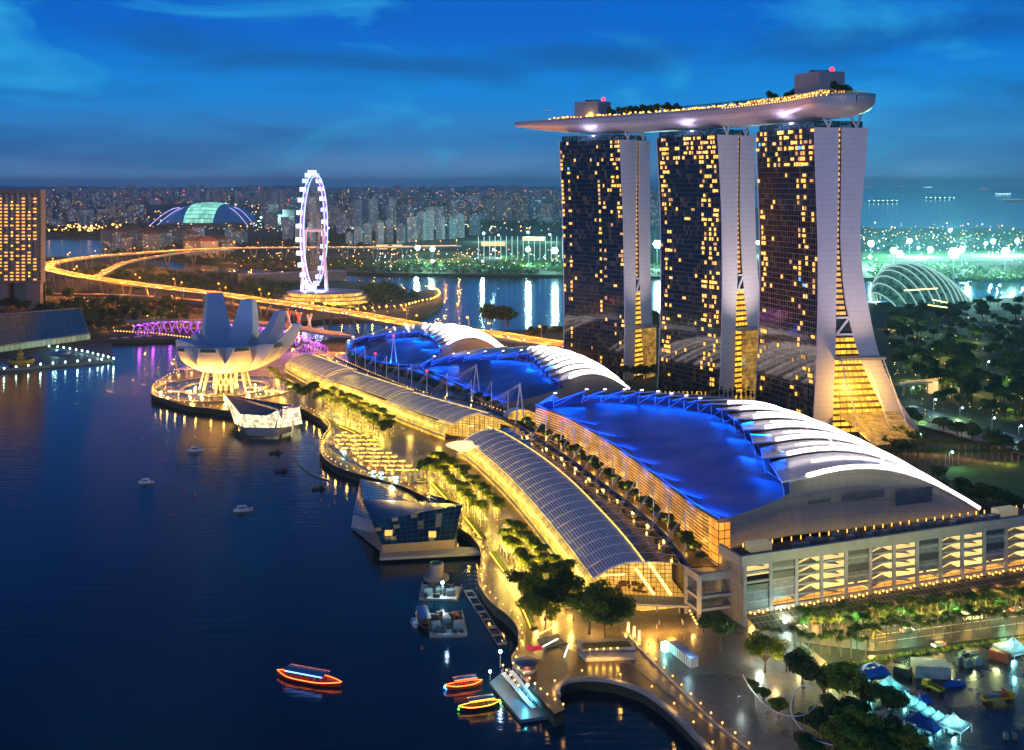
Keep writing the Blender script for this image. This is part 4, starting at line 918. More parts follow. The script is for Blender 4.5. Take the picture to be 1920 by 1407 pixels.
for k in range(14):
    a0, a1 = R(k * 25.7), R((k + 1.4) * 25.7); b.tube(MU + Vector((math.cos(a0) * 9, math.sin(a0) * 9, 0)), MU + Vector((math.cos(a1) * 9, math.sin(a1) * 9, 12)), .4); b.tube(MU + Vector((math.cos(a1) * 9, math.sin(a1) * 9, 0)), MU + Vector((math.cos(a0) * 9, math.sin(a0) * 9, 12)), .4)
b.build('lattice_core', mat('lit_lattice', (.7, .6, .4), .4, em=(1, .72, .25), es=.5, sample=False), mus)
b = MB(); b.lathe(MU, [(7.5, 0), (7.5, 11)], 18); b.build('glass_core', M_front, mus)
for k in range(9):
    a = R(40 * k + 5); plight(MU + Vector((math.cos(a) * 26, math.sin(a) * 26, 1.6)), 80000 if 180 < (40 * k + 5) < 360 else 8000, (1, .47, .08), .5, 'museum_uplight')
for k in range(6):
    a = R(195 + 30 * k); plight(MU + Vector((math.cos(a) * 47, math.sin(a) * 47, 1.6)), 26000, (1, .42, .07), .5, 'museum_uplight')
b = MB(); b.lathe(MU + Vector((0, 0, .12)), [(0, 0), (52, 0)], 40); struct(b.build('pond_water', mat('pond_water', (.01, .02, .02), .22, bump=.3, bscale=.8)))
for r0, r1 in ((31, 33), (52, 54)):
    b = MB(); b.lathe(MU, [(r0, .1), (r0, .6), (r1, .6), (r1, .1)], 48); struct(b.build('kerb', M_conc))
rnd = random.Random(2)
# white tensile shelters along the headland
for i, (u, v) in enumerate(((310,722),(335,742),(365,752),(392,745),(350,700),(480,735),(515,742))):
    p = P(u, v, 4); t = thing('shelter', 'small white flat-roofed shelter on the museum headland', 'shelter', tuple(p), 'white shelters round the museum')
    b = MB(); b.box(p + Vector((0, 0, 3.4)), (14, 6, .4), rnd.uniform(-.7, .3) - .4); b.build('roof', M_steel, t)
    b = MB(); b.tube(p, p + Vector((0, 0, 3.2)), .3); b.build('column', M_steel, t); plight(p + Vector((0, 0, 2.2)), 900, (1, .7, .3), .4)
# ================================================================== CRYSTAL PAVILIONS ON THE WATER
def shard(name, faces, m, parent, label=None):
    b = MB()
    for f in faces: b.quad(*f)
    return b.build(name, m, parent, label=label)
M_sglass = cell_mat('pavilion_glass', (.010, .028, .035), (.10, .14, .15), (.05, .05), .06, dim=(.9, .65, .2), dims=.16, thr=.8, spec=.9, bumpy=.05, var=.4)
M_sglass2 = cell_mat('pavilion_blue_glass', (.02, .06, .10), (.05, .11, .16), (.07, .07), .12, spec=.8)
M_slit = cell_mat('pavilion_lit_glass', (.1, .09, .05), (.05, .05, .04), (.08, .08), .15, em=(1, .85, .45), es=1.5, var=.6)
M_sroof = cell_mat('pavilion_ribbed_roof', (.03, .08, .14), (.015, .04, .075), (.0, .35), .3, metal=.4)
def panel(parent, name, a, b_, c, d, m, nu=10, nv=6, off=0):
    g_ = MB(); a, b_, c, d = map(Vector, (a, b_, c, d)); g_.grid([[a.lerp(b_, j / nu).lerp(d.lerp(c, j / nu), i / nv) for j in range(nu + 1)] for i in range(nv + 1)], uv=lambda i, j: (j, i)); return g_.build(name, m, parent)
# south pavilion (dark glass, blue roof)
sp = thing('glass_pavilion', 'dark faceted glass pavilion with blue ribbed roof standing in the water', 'pavilion', tuple(P(760, 1030, 2)))
a = Q(715, 1022, 474); bR = P(855, 1020, 3.5)          # base front left, right
YF = 462.0
fl0, fr0 = P(716, 1022, 6.0), P(852, 1012, 6.5); fl1, fr1 = Q(697, 979, 474), Q(867, 947, 474)
panel(sp, 'front_glass', fl0, fr0, fr1, fl1, M_sglass, 14, 7)
lb0, lb1 = P(658, 984, 1.0), Q(662, 966, 494)
sl0 = P(703, 999, 1.0)
peak_l = Q(676, 898, 540); peak_m = Q(766, 940, 520)
panel(sp, 'stone_base', P(658, 990, .5), P(704, 1001, .5), Q(698, 975, 481), Q(662, 966, 500), mat('pavilion_stone', (.45, .40, .44), .6), 5, 2)
panel(sp, 'side_glass', Q(662, 966, 500), Q(698, 975, 481), Q(681, 936, 500), Q(676, 898, 540), M_sglass2, 4, 10)
panel(sp, 'upper_glass', Q(681, 936, 500), peak_m, Q(700, 903, 545), peak_l, M_sglass2, 12, 8)
panel(sp, 'ribbed_roof', Q(698, 979, 474), Q(866, 946, 474), peak_m, Q(681, 936, 500), M_sroof, 6, 12)
panel(sp, 'ribbed_roof', peak_m, Q(783, 941, 525), Q(770, 916, 560), Q(700, 903, 548), M_sroof, 6, 8)
panel(sp, 'right_glass', fr0, P(862, 990, 4), Q(868, 946, 480), fr1, M_sglass2, 4, 7)
panel(sp, 'deck_base', P(718, 1040, 1.5), P(852, 1032, 1.5), P(852, 1012, 7), P(716, 1022, 7), mat('warm_stone_base', (.45, .36, .22), .6, noise=.1), 12, 2)
panel(sp, 'floor', P(658, 990, .8), P(720, 1040, .8), P(856, 1032, .8), P(860, 960, .8), M_conc, 2, 2)
panel(sp, 'rear_wall', Q(770, 916, 560), Q(868, 946, 482), P(866, 975, 3), P(790, 945, 3), M_sglass2, 6, 4)
for u, v in ((729, 1010), (811, 1012)):
    b = MB(); p = P(u, v, 6); b.box(p + Vector((0, -.8, 1)), (3.2, 1, 5.5)); b.build('doorway', mat('lit_doorway', (.5, .3, .1), em=(1, .55, .1), es=1.2), sp)
b = MB(); b.prism([tuple(P(u, v, 2.4))[:2] for u, v in ((712, 1046), (902, 1036), (902, 1026), (850, 1026), (712, 1030))], 1.2, 2.4); struct(b.build('jetty_deck', M_conc))
# north pavilion (brightly lit)
npv = thing('glass_pavilion', 'brightly lit faceted glass pavilion with dark louvred roof by the museum', 'pavilion', tuple(P(500, 800, 2)))
c1, c2, c3 = P(446, 800, 1), P(467, 818, 1), P(520, 818, 1)
m1, m2, m3, m4 = P(440, 795, 5), P(457, 802, 5.5), P(515, 803, 5.5), P(567, 795, 5)
t1, t2, t3 = Q(422, 741, 735), Q(451, 777, 695), Q(500, 780, 700)
panel(npv, 'hull_base', c1, c2, m2, m1, M_grey, 4, 2); panel(npv, 'hull_base', c2, c3, m3, m2, M_grey, 8, 2)
panel(npv, 'hull_base', c3, P(545, 810, 1), P(548, 800, 5), m3, M_grey, 4, 2)
panel(npv, 'side_glass', m1, m2, t2, t1, M_slit, 5, 6); panel(npv, 'front_glass', m2, m3, t3, t2, M_slit, 12, 5)
t4 = Q(524, 770, 710)
panel(npv, 'louvred_roof', t2, t3, t4, t1, M_sroof, 5, 14); panel(npv, 'louvred_roof', t1, t4, Q(500, 756, 745), Q(440, 740, 750), M_sroof, 5, 8)
panel(npv, 'corner_glass', m3, P(535, 802, 5), Q(520, 768, 712), t3, M_slit, 4, 5)
t5, t6 = Q(530, 762, 735), Q(561, 762, 735)
panel(npv, 'crystal_glass', P(528, 804, 5), m4, t6, t5, M_slit, 8, 5); panel(npv, 'crystal_side', P(528, 804, 5), t5, t4, m3, M_sglass2, 4, 4)
panel(npv, 'crystal_roof', t5, t6, P(560, 765, 12), P(530, 765, 12), mat('violet_lit_roof', (.2, .1, .3), .2, em=(.5, .1, 1), es=.3, sample=False), 3, 2)
panel(npv, 'rear_wall', t1, t6, P(566, 790, 3), P(450, 770, 3), M_sglass2, 6, 3)
# ================================================================== ELEVATED HIGHWAY
M_hwy = mat('viaduct_asphalt', (.17, .15, .13), .6, noise=.12, nscale=.05)
def viaduct(name, pix, w, label, extend=None, lampstep=52, lit=1.0, both=True, pier=True, lampgroup='orange lamps on the elevated highway'):
    pts = [P(u, v, z) for u, v, z in pix]
    if extend: pts += extend
    L_ = spline(pts, 120); root = thing(name, label, 'viaduct', tuple(Vector((L_[0].x, L_[0].y, 4))))
    ribbon(L_, w, th=1.6).build('road_deck', M_hwy, root)
    for s in (-1, 1, 0):
        rows = []
        for i, p in enumerate(L_):
            a = L_[max(0, i - 1)]; c = L_[min(len(L_) - 1, i + 1)]; t = (c - a); t.z = 0; t.normalize(); n = Vector((-t.y, t.x, 0)); rows.append(p + n * s * (w / 2 - .3) + Vector((0, 0, .5)))
        b = MB(); b.pathb(rows, .5, 1.1 if s else .7); b.build('barrier' if s else 'median', M_conc, root)
    if pier:
        tot = plen(L_); n_ = int(tot / 60)
        for p in spline(L_, n_)[1:-1]:
            b = MB()
            for s in (-1, 1): b.beam(p + Vector((s * 7, 0, -1.5)), Vector((p.x, p.y, .5)) + Vector((s * 1.5, 0, 0)), 2.2)
            b.build('pier', M_concd, root)
    return root, L_
def lamp_kind(h, arm, mglow, name, label, cat='street lamp', r=.55, double=False, ball=.55):
    t = thing(name, label, cat, (0, 0, 0)); b = MB(); b.tube((0, 0, 0), (0, 0, h), .16 * max(1, h / 9), .09 * max(1, h / 9), n=5)
    for s in ((-1, 1) if double else (1,)):
        if arm: b.tube((0, 0, h), (arm * s, 0, h + .6), .09, n=4)
    b.build('pole', M_grey, t)
    for s in ((-1, 1) if double else (1,)):
        b = MB(); b.sph((arm * s, 0, h + (.4 if arm else .2)), ball, 6, 4); b.build('lamp_head', mglow, t)
    return Kind(t)
K_hwy = lamp_kind(11, 2.2, M_lampo, 'street_lamp', 'tall orange street lamp with a bent arm on the elevated highway', ball=1.0)
hw_main = [(1075,650,24),(1000,640,24),(930,628,24),(860,620,23.5),(760,607,23),(680,592,22.5),(600,580,22),(540,571,22),(478,563,22.5),(418,553,23),(298,539,24),(209,527,25),(149,518,25.5),(106,509,26),(87,503,26),(90,496,26.5),(119,489.5,27),(179,481.5,27.5),(269,474.6,28),(358,468.7,28),(448,465.5,28),(600,464.5,28),(726,463.8,28),(860,461,27)]
root, HL = viaduct('elevated_highway', hw_main, 27, 'long elevated highway bending back on itself past the lotus museum')
hw_in = [(150,520.5,25.5),(181,518.5,25),(209,504,25.5),(239,492,26),(298,480.5,27),(358,473,28),(430,468,28)]
root2, HL2 = viaduct('slip_road', hw_in, 13, 'curved slip road rising inside the highway bend', pier=False)
hw_low = [(560,590,10),(440,572,10),(330,561,10),(240,555,10),(140,552.5,10),(40,552,10),(-60,554,10)]
root3, HL3 = viaduct('low_road', hw_low, 12, 'lower orange-lit road running below the elevated highway', pier=False)
def lamps_along(L_, step, side_off, K, group, h, power, col, lab=None, every=1, face=True, z=None, r=.8):
    tot = plen(L_); n_ = max(2, int(tot / step)); pts = spline(L_, n_)
    for i, p in enumerate(pts):
        a = pts[max(0, i - 1)]; c = pts[min(n_ - 1, i + 1)]; t = (c - a); t.z = 0; t.normalize(); n = Vector((-t.y, t.x, 0)); s = -1 if (i % 2 and side_off == 'both') else 1
        off = 12.5 if side_off == 'both' else side_off; q = p + n * off * s
        if z is not None: q.z = z
        K.at(tuple(q), math.atan2(-n.y * s, -n.x * s), 1.0, lab, group)
        if power and i % every == 0: plight(q - n * s * 2 + Vector((0, 0, h)), power, col, r)
lamps_along(HL, 46, 'both', K_hwy, 'orange lamps on the elevated highway', 11, 0, ORANGE)
for p in spline(HL, 70): plight(p + Vector((0, 0, 9)), 110000, (1, .29, .02), 1)
for p in spline(HL2, 14): plight(p + Vector((0, 0, 9)), 70000, (1, .30, .03), 1)
for p in spline(HL3, 14): plight(p + Vector((0, 0, 8)), 40000, (1, .27, .02), 1)
# streams of vehicles: head and tail lamps on the viaduct
rnd = random.Random(31)
car_b = MB(); car_b.box((0, 0, .55), (4.4, 1.8, .7)); car_b.box((-.2, 0, 1.15), (2.3, 1.6, .55)); car_me = car_b.mesh('body', mat('car_paint', (.35, .33, .30), .3))
hl_b = MB(); hl_b.box((2.25, -.6, .7), (.25, .5, .35)); hl_b.box((2.25, .6, .7), (.25, .5, .35)); hl_me = hl_b.mesh('headlights', mat('headlight_glow', (1, .9, .7), em=(1, .75, .4), es=18, sample=False))
tl_b = MB(); tl_b.box((-2.25, -.6, .8), (.2, .5, .3)); tl_b.box((-2.25, .6, .8), (.2, .5, .3)); tl_me = tl_b.mesh('tail_lights', mat('tail_glow', (1, .1, .05), em=(1, .06, .02), es=10, sample=False))
ct = thing('car', 'small car driving with its lamps on along the elevated highway', 'car', (0, 0, 0))
for me in (car_me, hl_me, tl_me): o = bpy.data.objects.new(me.name, me); scene.collection.objects.link(o); o.parent = ct
K_car = Kind(ct)
fine = spline(HL, 800)
for k in range(90):
    i = rnd.randrange(8, 790); t = (fine[i + 1] - fine[i]); t.normalize(); n = Vector((-t.y, t.x, 0)); s = rnd.choice((-10, -7, -3.5, 3.5, 7, 10)); a = math.atan2(t.y, t.x) + (math.pi if s > 0 else 0)
    K_car.at(tuple(fine[i] + n * s + Vector((0, 0, .02))), a, 1.0, None, 'cars on the elevated highway')
# ================================================================== OBSERVATION WHEEL
WY = 1420.0; wc = Q(590, 432, WY); wr = 77.0
fly = thing('observation_wheel', 'giant observation wheel glowing white and violet above its terminal', 'ferris wheel', (wc.x, WY, 18))
wd = Vector((-.03, -1, 0)).normalized(); wn = Vector((wd.y, -wd.x, 0))
M_rimw = mat('wheel_rim_light', (.8, .8, 1), em=(.24, .50, 1.0), es=1.6)
M_rimv = mat('wheel_rim_violet', (.6, .3, 1), em=(.36, .16, 1), es=.9)
M_caps = mat('capsule_glow', (1, 1, 1), em=(.50, .85, 1), es=1.8)
def wp(a, r, o=0.0): return wc + (wd * math.cos(a) + Vector((0, 0, 1)) * math.sin(a)) * r + wn * o
NR = 56
for side_ in (-2.2, 2.2):
    b = MB(); b.path([wp(2 * math.pi * k / NR, wr - 3, side_) for k in range(NR + 1)], .8, 6); b.build('rim', M_rimw, fly)
b = MB()
for k in range(NR): b.tube(wp(2 * math.pi * k / NR, wr - 3, -2.2), wp(2 * math.pi * (k + 1) / NR, wr - 3, 2.2), .4, n=4); b.tube(wp(2 * math.pi * k / NR, wr - 3, 2.2), wp(2 * math.pi * k / NR, wr - 6.5, 0), .35, n=4)
b.path([wp(2 * math.pi * k / NR, wr - 6.5, 0) for k in range(NR + 1)], .7, 5); b.build('rim_truss', M_rimv, fly)
sp_ = MB()
for k in range(56): sp_.tube(wp(2 * math.pi * k / 56, wr - 6, 0), wp(2 * math.pi * k / 56, 2, 6 * (1 if k % 2 else -1)), .09, n=3)
sp_.build('spokes', M_steel, fly)
for k in range(28):
    b = MB(); p = wp(2 * math.pi * (k + .5) / 28, wr + .4, 3.4 if True else 0); b.box((0, 0, 0), (7.0, 4.6, 5.4)); o = b.build('capsule', M_caps if k % 4 else M_rimw); o.location = p; o.rotation_euler.z = math.atan2(wn.y, wn.x); put(o, fly)
b = MB(); b.tube(wc - wn * 12, wc + wn * 12, 2.4, n=10); b.build('hub', M_steel, fly)
for s in (-1, 1):
    b = MB(); b.tube(wc + wn * 11 * s, Vector((wc.x, WY, 18)) + wn * 17 * s + wd * 3, 1.7, 2.2, n=8); b.build('support_leg', mat('wheel_leg', (.65, .6, .75), .4, em=(.35, .25, .7), es=.15, sample=False), fly)
for k in range(4): plight(Vector((wc.x, WY, 22)) + wn * (8 * (k - 1.5)) - Vector((0, 8, 0)), 20000, (.5, .45, 1), 2)
# terminal building
term = thing('wheel_terminal', 'round three-storey terminal with golden balconies under the wheel', 'building', (wc.x + 10, WY, 4))
tcx, tcy = wc.x + 16, WY - 10
def oval(a_, b_, z, n=36): return [Vector((tcx + a_ * math.cos(2 * math.pi * k / n), tcy + b_ * math.sin(2 * math.pi * k / n), z)) for k in range(n)]
M_tgl = cell_mat('terminal_lit_glass', (.2, .15, .06), (.06, .05, .03), (.12, .10), .2, em=(1, .56, .08), es=1.2, var=.3, blot=.5, bls=.15)
for k in range(3):
    a_, b_ = 58 - 5 * k, 46 - 5 * k; z = 4 + k * 4.6
    b = MB(); b.grid([oval(a_, b_, z), oval(a_, b_, z + 2), oval(a_, b_, z + 4)], close=True, uv=lambda i, j: (j * 3, i)); b.build('lit_storey', M_tgl, term)
    b = MB(); b.grid([oval(a_ - 2, b_ - 2, z + 4.0), oval(a_ + 3, b_ + 3, z + 4.0), oval(a_ + 3, b_ + 3, z + 4.6), oval(a_ - 12, b_ - 12, z + 4.6)], close=True); b.build('balcony_slab', M_conc, term)
b = MB(); b.add(oval(47, 35, 18.4), [tuple(range(36))]); b.build('flat_roof', mat('terminal_roof', (.20, .22, .30), .6), term)
for k in range(6): plight((tcx - 40 + 16 * k, tcy - 50, 6), 14000, (1, .62, .15), 1)
# long pit building beside the wheel
pit = thing('pit_building', 'long low pale building behind the observation wheel', 'building', tuple(P(470, 535, 4)))
a = P(440, 536, 4); c = P(640, 528, 4); b = MB(); b.beam(a + Vector((0, 30, 7)), c + Vector((0, 30, 7)), 26, 14); b.build('walls', M_concd, pit); b = MB(); b.beam(a + Vector((0, 30, 14.6)), c + Vector((0, 30, 14.6)), 32, 1); b.build('roof', M_grey, pit)
# lamps round the promontory
K_pl = lamp_kind(4.5, 0, M_lampo, 'promenade_lamp', 'orange lamp on the promontory past the observation wheel', 'lamp', ball=1.0)
prom = [P(u, v, 4) for u, v in ((640,590),(680,587),(720,583),(755,580),(785,572),(812,566),(824,557),(817,548),(798,543))]
for i, p in enumerate(spline(prom, 34)):
    K_pl.at(tuple(p + Vector((0, 3, 0))), 0, 1, None, 'orange lamps along the promontory'); 
    if i % 2 == 0: plight(p + Vector((0, 2, 5)), 7000, (1, .42, .06), .8)

# ================================================================== LEFT HOTEL
hot = thing('hotel_building', 'broad hotel block with a grid of glowing windows at the left edge', 'building', (-590, 1327, 4))
HX0, HX1, HY, HZ = -690.0, -587.0, 1327.0, 153.0
M_hcon = mat('hotel_concrete', (.20, .16, .14), .8, noise=.1, nscale=.05)
def hbox(name, x0, x1, z0, z1, m, y0=0.0, y1=14.0, par=None): b = MB(); b.box(((x0 + x1) / 2, HY + (y0 + y1) / 2, (z0 + z1) / 2), (x1 - x0, y1 - y0, z1 - z0)); return b.build(name, m, par or hot)
hbox('body', HX0, HX1, 36, HZ, M_hcon, 3, 15)
hbox('left_leg', HX0, HX0 + 12, 4, 36, M_hcon); hbox('corner_leg', HX1 - 17, HX1, 4, 36, M_hcon); hbox('middle_leg', -640, -628, 4, 36, M_hcon); hbox('entrance_recess', HX0, HX1, 8, 36, M_dark, 9, 15)
# facade as a frame of piers and spandrels in front of dark glass
hbox('window_glass', HX0 + 1, HX1 - 1, 38, 147, mat('dark_window', (.015, .015, .02), .15), 2.2, 3.2)
px = [HX1 - 3.5 - 7.2 * k for k in range(14)]; pz = [40 + 4.2 * k for k in range(26)]
fr_ = MB()
for x in px: fr_.box((x, HY + 1.1, 93), (2.0, 2.2, 110))
for z in pz: fr_.box(((HX0 + HX1) / 2, HY + 1.2, z - 1.2), (HX1 - HX0, 2.0, 1.7))
fr_.box(((HX0 + HX1) / 2, HY + 1, 149.5), (HX1 - HX0, 2, 7)); fr_.build('facade_frame', M_hcon, hot)
rnd = random.Random(12); wl = MB(); wl.box((0, 0, 0), (4.2, .3, 2.0)); wme = wl.mesh('lit_window', mat('hotel_window_glow', (1, .5, .15), em=(1, .42, .06), es=1.5, sample=False)); wl2 = MB(); wl2.box((0, 0, 0), (2.2, .3, 2.2)); wme2 = wl2.mesh('lit_window', mat('hotel_window_glow_bright', (1, .6, .15), em=(1, .52, .08), es=2.4, sample=False))
rest = MB(); cells = [(x, z, i, j) for i, x in enumerate(px) for j, z in enumerate(pz) if j < 25 and rnd.random() < (.78 if i in (2, 3, 5, 6, 8) else .55)]; rnd.shuffle(cells)
for n_, (x, z, i, j) in enumerate(cells):
    if n_ < 100: o = bpy.data.objects.new('lit_window', wme2 if i % 3 == 1 else wme); scene.collection.objects.link(o); o.location = (x - 3.6, HY + 1.6, z + .8); put(o, hot)
    else: rest.box((x - 3.6, HY + 1.6, z + .8), (4.2, .3, 2.0))
rest.build('lit_windows', MC['hotel_window_glow'], hot, kind='stuff')
# ================================================================== STADIUM DOME
sd = thing('stadium', 'huge domed stadium with a glowing green-white opening between blue roof halves', 'stadium', tuple(P(395, 424, 4)))
sc_ = P(395, 424, 4); SR = 165.0; SHt = 86.0
def dome(x0, x1, m, name, lift=0.0):
    b = MB(); b.grid([[sc_ + Vector((SR * x, SR * math.sqrt(max(0, 1 - x * x)) * math.cos(math.pi * j / 16), (SHt + lift) * math.sqrt(max(0, 1 - x * x * .92)) * math.sin(math.pi * j / 16))) for j in range(17)] for x in [x0 + (x1 - x0) * i / 10 for i in range(11)]], uv=lambda i, j: (i, j)); return b.build(name, m, sd, smooth=True)
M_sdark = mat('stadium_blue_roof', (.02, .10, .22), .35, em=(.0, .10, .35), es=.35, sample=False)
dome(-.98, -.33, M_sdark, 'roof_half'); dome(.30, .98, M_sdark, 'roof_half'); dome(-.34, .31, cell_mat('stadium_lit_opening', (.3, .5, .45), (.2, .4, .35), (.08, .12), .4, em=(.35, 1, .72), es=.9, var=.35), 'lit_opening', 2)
for k, (x, m_) in enumerate(((-1.15, 1), (-1.0, 1), (-.85, 1), (.5, -1), (.8, -1), (1.0, -1), (1.15, -1))):
    b = MB(); pts = [sc_ + Vector((SR * (x + m_ * .55 * t), -110 + 60 * t, 4 + 66 * math.sin(t * 1.5))) for t in [i / 8 for i in range(9)]]; b.path(pts, 1.4, 4); b.build('lit_rib', mat('violet_rib_light', (.6, .5, 1), em=(.5, .45, 1), es=1.2, sample=False), sd)
b = MB(); b.lathe(sc_, [(SR * 1.12, 0), (SR * 1.12, 16), (SR * .95, 18)], 32); b.build('lit_concourse', cell_mat('stadium_concourse', (.3, .25, .2), (.1, .1, .1), (.2, .3), .5, em=(1, .75, .4), es=.9), sd)
# ================================================================== CONSERVATORY DOME (right)
fd_ = thing('conservatory', 'ribbed glass conservatory dome glowing green beside the river', 'greenhouse', tuple(P(1725, 578, 4)))
ca = P(1646, 574, 4); cb_ = P(1800, 566, 4); ax = (cb_ - ca); axl = ax.length; axn = ax.normalized(); NRb = 13
M_cgl = cell_mat('conservatory_glass', (.03, .08, .07), (.18, .25, .22), (.14, .14), .12, em=(.12, .50, .32), es=.28, var=.7)
rows = []; ribs = []
for i in range(NRb + 1):
    t = i / NRb; env = math.sin(math.pi * (.07 + .90 * t)) ** .8; c = ca + axn * (axl * t) + Vector((0, 28 * math.sin(math.pi * t), 0)); hgt = 54 * env * (1 - .12 * t); hw = 40 * env; bdir = Vector((.80, -.60, 0)); row = []
    for j in range(17):
        a = math.pi * j / 16; row.append(c - bdir * (math.cos(a) * hw) + bdir * 10 + Vector((-14 * math.sin(a), 0, math.sin(a) * hgt)))
    rows.append(row); ribs.append(row)
g_ = MB(); fine = []
for k in range(NRb): fine += [[rows[k][j].lerp(rows[k + 1][j], s / 3) for j in range(17)] for s in range(3)]
fine.append(rows[-1]); g_.grid(fine, uv=lambda i, j: (i, j * 2)); g_.build('glass_shell', M_cgl, fd_, smooth=True)
for row in ribs: b = MB(); b.path([p + Vector((0, -1.0, 1.6)) for p in row], .9, 5); b.build('rib', mat('white_arch_rib', (.7, .75, .75), .4, em=(.5, .9, .8), es=.6, sample=False), fd_)  # brightness put into the rib colour as glow, the ribs are no lamps
lb = MB(); 
for (u0, v0, u1, v1) in ((1695, 545, 1758, 541), (1732, 571, 1776, 577), (1748, 562, 1776, 568)): lb.beam(Q(u0, v0, 1265), Q(u1, v1, 1265), 1.2)
lb.build('lit_walkway', mat('walkway_glow', (1, .9, .4), em=(1, .85, .3), es=3, sample=False), fd_)
plight(P(1725, 578, 30), 40000, (.6, 1, .6), 5)
# ================================================================== HELIX FOOTBRIDGE and road bridge behind the museum
hx = thing('helix_footbridge', 'curved double-helix footbridge outlined in violet lights', 'bridge', tuple(P(300, 630, 4)))
hc = spline([P(256, 622, 9), P(300, 616, 9), P(350, 615, 9), P(430, 620, 9), P(500, 628, 9), P(560, 642, 8), P(606, 662, 6)], 260)
M_vio = mat('violet_bridge_light', (.8, .2, 1), em=(.50, .05, 1), es=1.3, sample=False); M_vio2 = mat('violet_bridge_light_pale', (.9, .6, 1), em=(.75, .25, 1), es=2.2, sample=False)
for ph, r, m_, nm in ((0, 6.5, M_vio, 'helix_tube'), (math.pi, 6.5, M_vio, 'helix_tube'), (.6, 5.4, M_steel, 'inner_helix')):
    pts = []
    for i, p in enumerate(hc):
        a = hc[max(0, i - 1)]; c = hc[min(len(hc) - 1, i + 1)]; t = (c - a).normalized(); n = Vector((-t.y, t.x, 0)); th = ph + i * .42 * (1 if nm == 'helix_tube' else -1); pts.append(p + n * math.cos(th) * r + Vector((0, 0, math.sin(th) * r)))
    b = MB(); b.path(pts, .28, 4); b.build(nm, m_, hx)
ribbon(hc, 6, th=.6).build('walkway', M_grey, hx)
b = MB(); rnd = random.Random(7)
for i in range(0, 260, 2):
    p = hc[i]; b.sph(p + Vector((rnd.uniform(-5, 5), rnd.uniform(-4, 4), 6.3)), .55, 5, 3)
b.build('bridge_lamps', M_vio2, hx)
for i in range(4, 260, 16): plight(hc[i] + Vector((0, -2, 5)), 2400, (.55, .08, 1), 1.5)
lowl = MB()
for i in range(0, 26): lowl.sph(P(215 + i * 5.6, 618 + abs(13 - i) * .2 + i * .5, 4.5), .8, 5, 3)
tag(lowl.build('jetty_lamps', M_lamp), 'row of yellow lamps on the jetty below the violet footbridge', 'lamps')
rb = thing('road_bridge', 'low pale road bridge behind the violet footbridge', 'bridge', tuple(P(600, 640, 8)))
ribbon(spline([P(210, 600, 10), P(360, 600, 11), P(480, 604, 11), P(560, 614, 11), P(640, 626, 10), P(760, 632, 8)], 40), 18, th=2.2).build('deck', M_conc, rb)
for k in range(7):
    p = P(515 + k * 10, 622 + k * 1.6, 3); b = MB(); b.beam(p + Vector((0, 30, 0)), p + Vector((5 if k % 2 else -5, 30, 19)), 2); b.build('v_pier', mat('red_lit_pier', (.6, .1, .1), .5, em=(1, .05, .06), es=.6, sample=False) if k % 3 == 1 else M_steel, rb)
# ================================================================== TREES: kinds
def leaf_cloud(b, rnd, blobs, n, s, flat=.6):
    tot = sum(r * r for *_, r in blobs)
    for cx, cy, cz, r in blobs:
        for _ in range(max(3, int(n * r * r / tot))):
            a = rnd.uniform(0, 2 * math.pi); c_ = rnd.uniform(-.75, 1); rr = r * (rnd.random() ** .3); q = math.sqrt(max(0, 1 - c_ * c_))
            p = Vector((cx + rr * q * math.cos(a), cy + rr * q * math.sin(a), cz + rr * c_ * .75))
            n_ = (p - Vector((cx, cy, cz - r * .3))).normalized() + Vector((rnd.uniform(-.6, .6), rnd.uniform(-.6, .6), rnd.uniform(-.3, .6))); n_.normalize()
            x = n_.cross(Vector((rnd.uniform(-1, 1), rnd.uniform(-1, 1), .3))).normalized(); y = n_.cross(x); k = s * rnd.uniform(.6, 1.35)
            b.add([p - x * k - y * k * .3, p + y * k * .7 - x * .2 * k, p + x * k + y * k * .2, p - y * k * .8], [(0, 1, 2, 3)])
def tree_kind(name, label, h, r, n, s, seed, leafm, trunk=.35, tall=.5, slim=1.0, cat='tree'):
    rnd = random.Random(seed); t = thing(name, label, cat); b = MB()
    ch = h * tall; b.tube((0, 0, 0), (rnd.uniform(-.3, .3), rnd.uniform(-.3, .3), ch), trunk, trunk * .6)
    blobs = []
    for k in range(9):
        a = k * 2.4 + rnd.uniform(-.4, .4); rr = r * (.25 + .45 * rnd.random()) if k else 0; z = ch + (h - ch) * (.25 + .55 * rnd.random()); br = r * rnd.uniform(.34, .52); blobs.append((rr * math.cos(a) * slim, rr * math.sin(a) * slim, z, br))
        b.tube((0, 0, ch * .8), (rr * math.cos(a) * .8, rr * math.sin(a) * .8, z), trunk * .45, trunk * .12, n=4)
    b.build('trunk', M_bark, t); c = MB(); leaf_cloud(c, rnd, blobs, n, s); c.build('crown', leafm, t); return Kind(t)
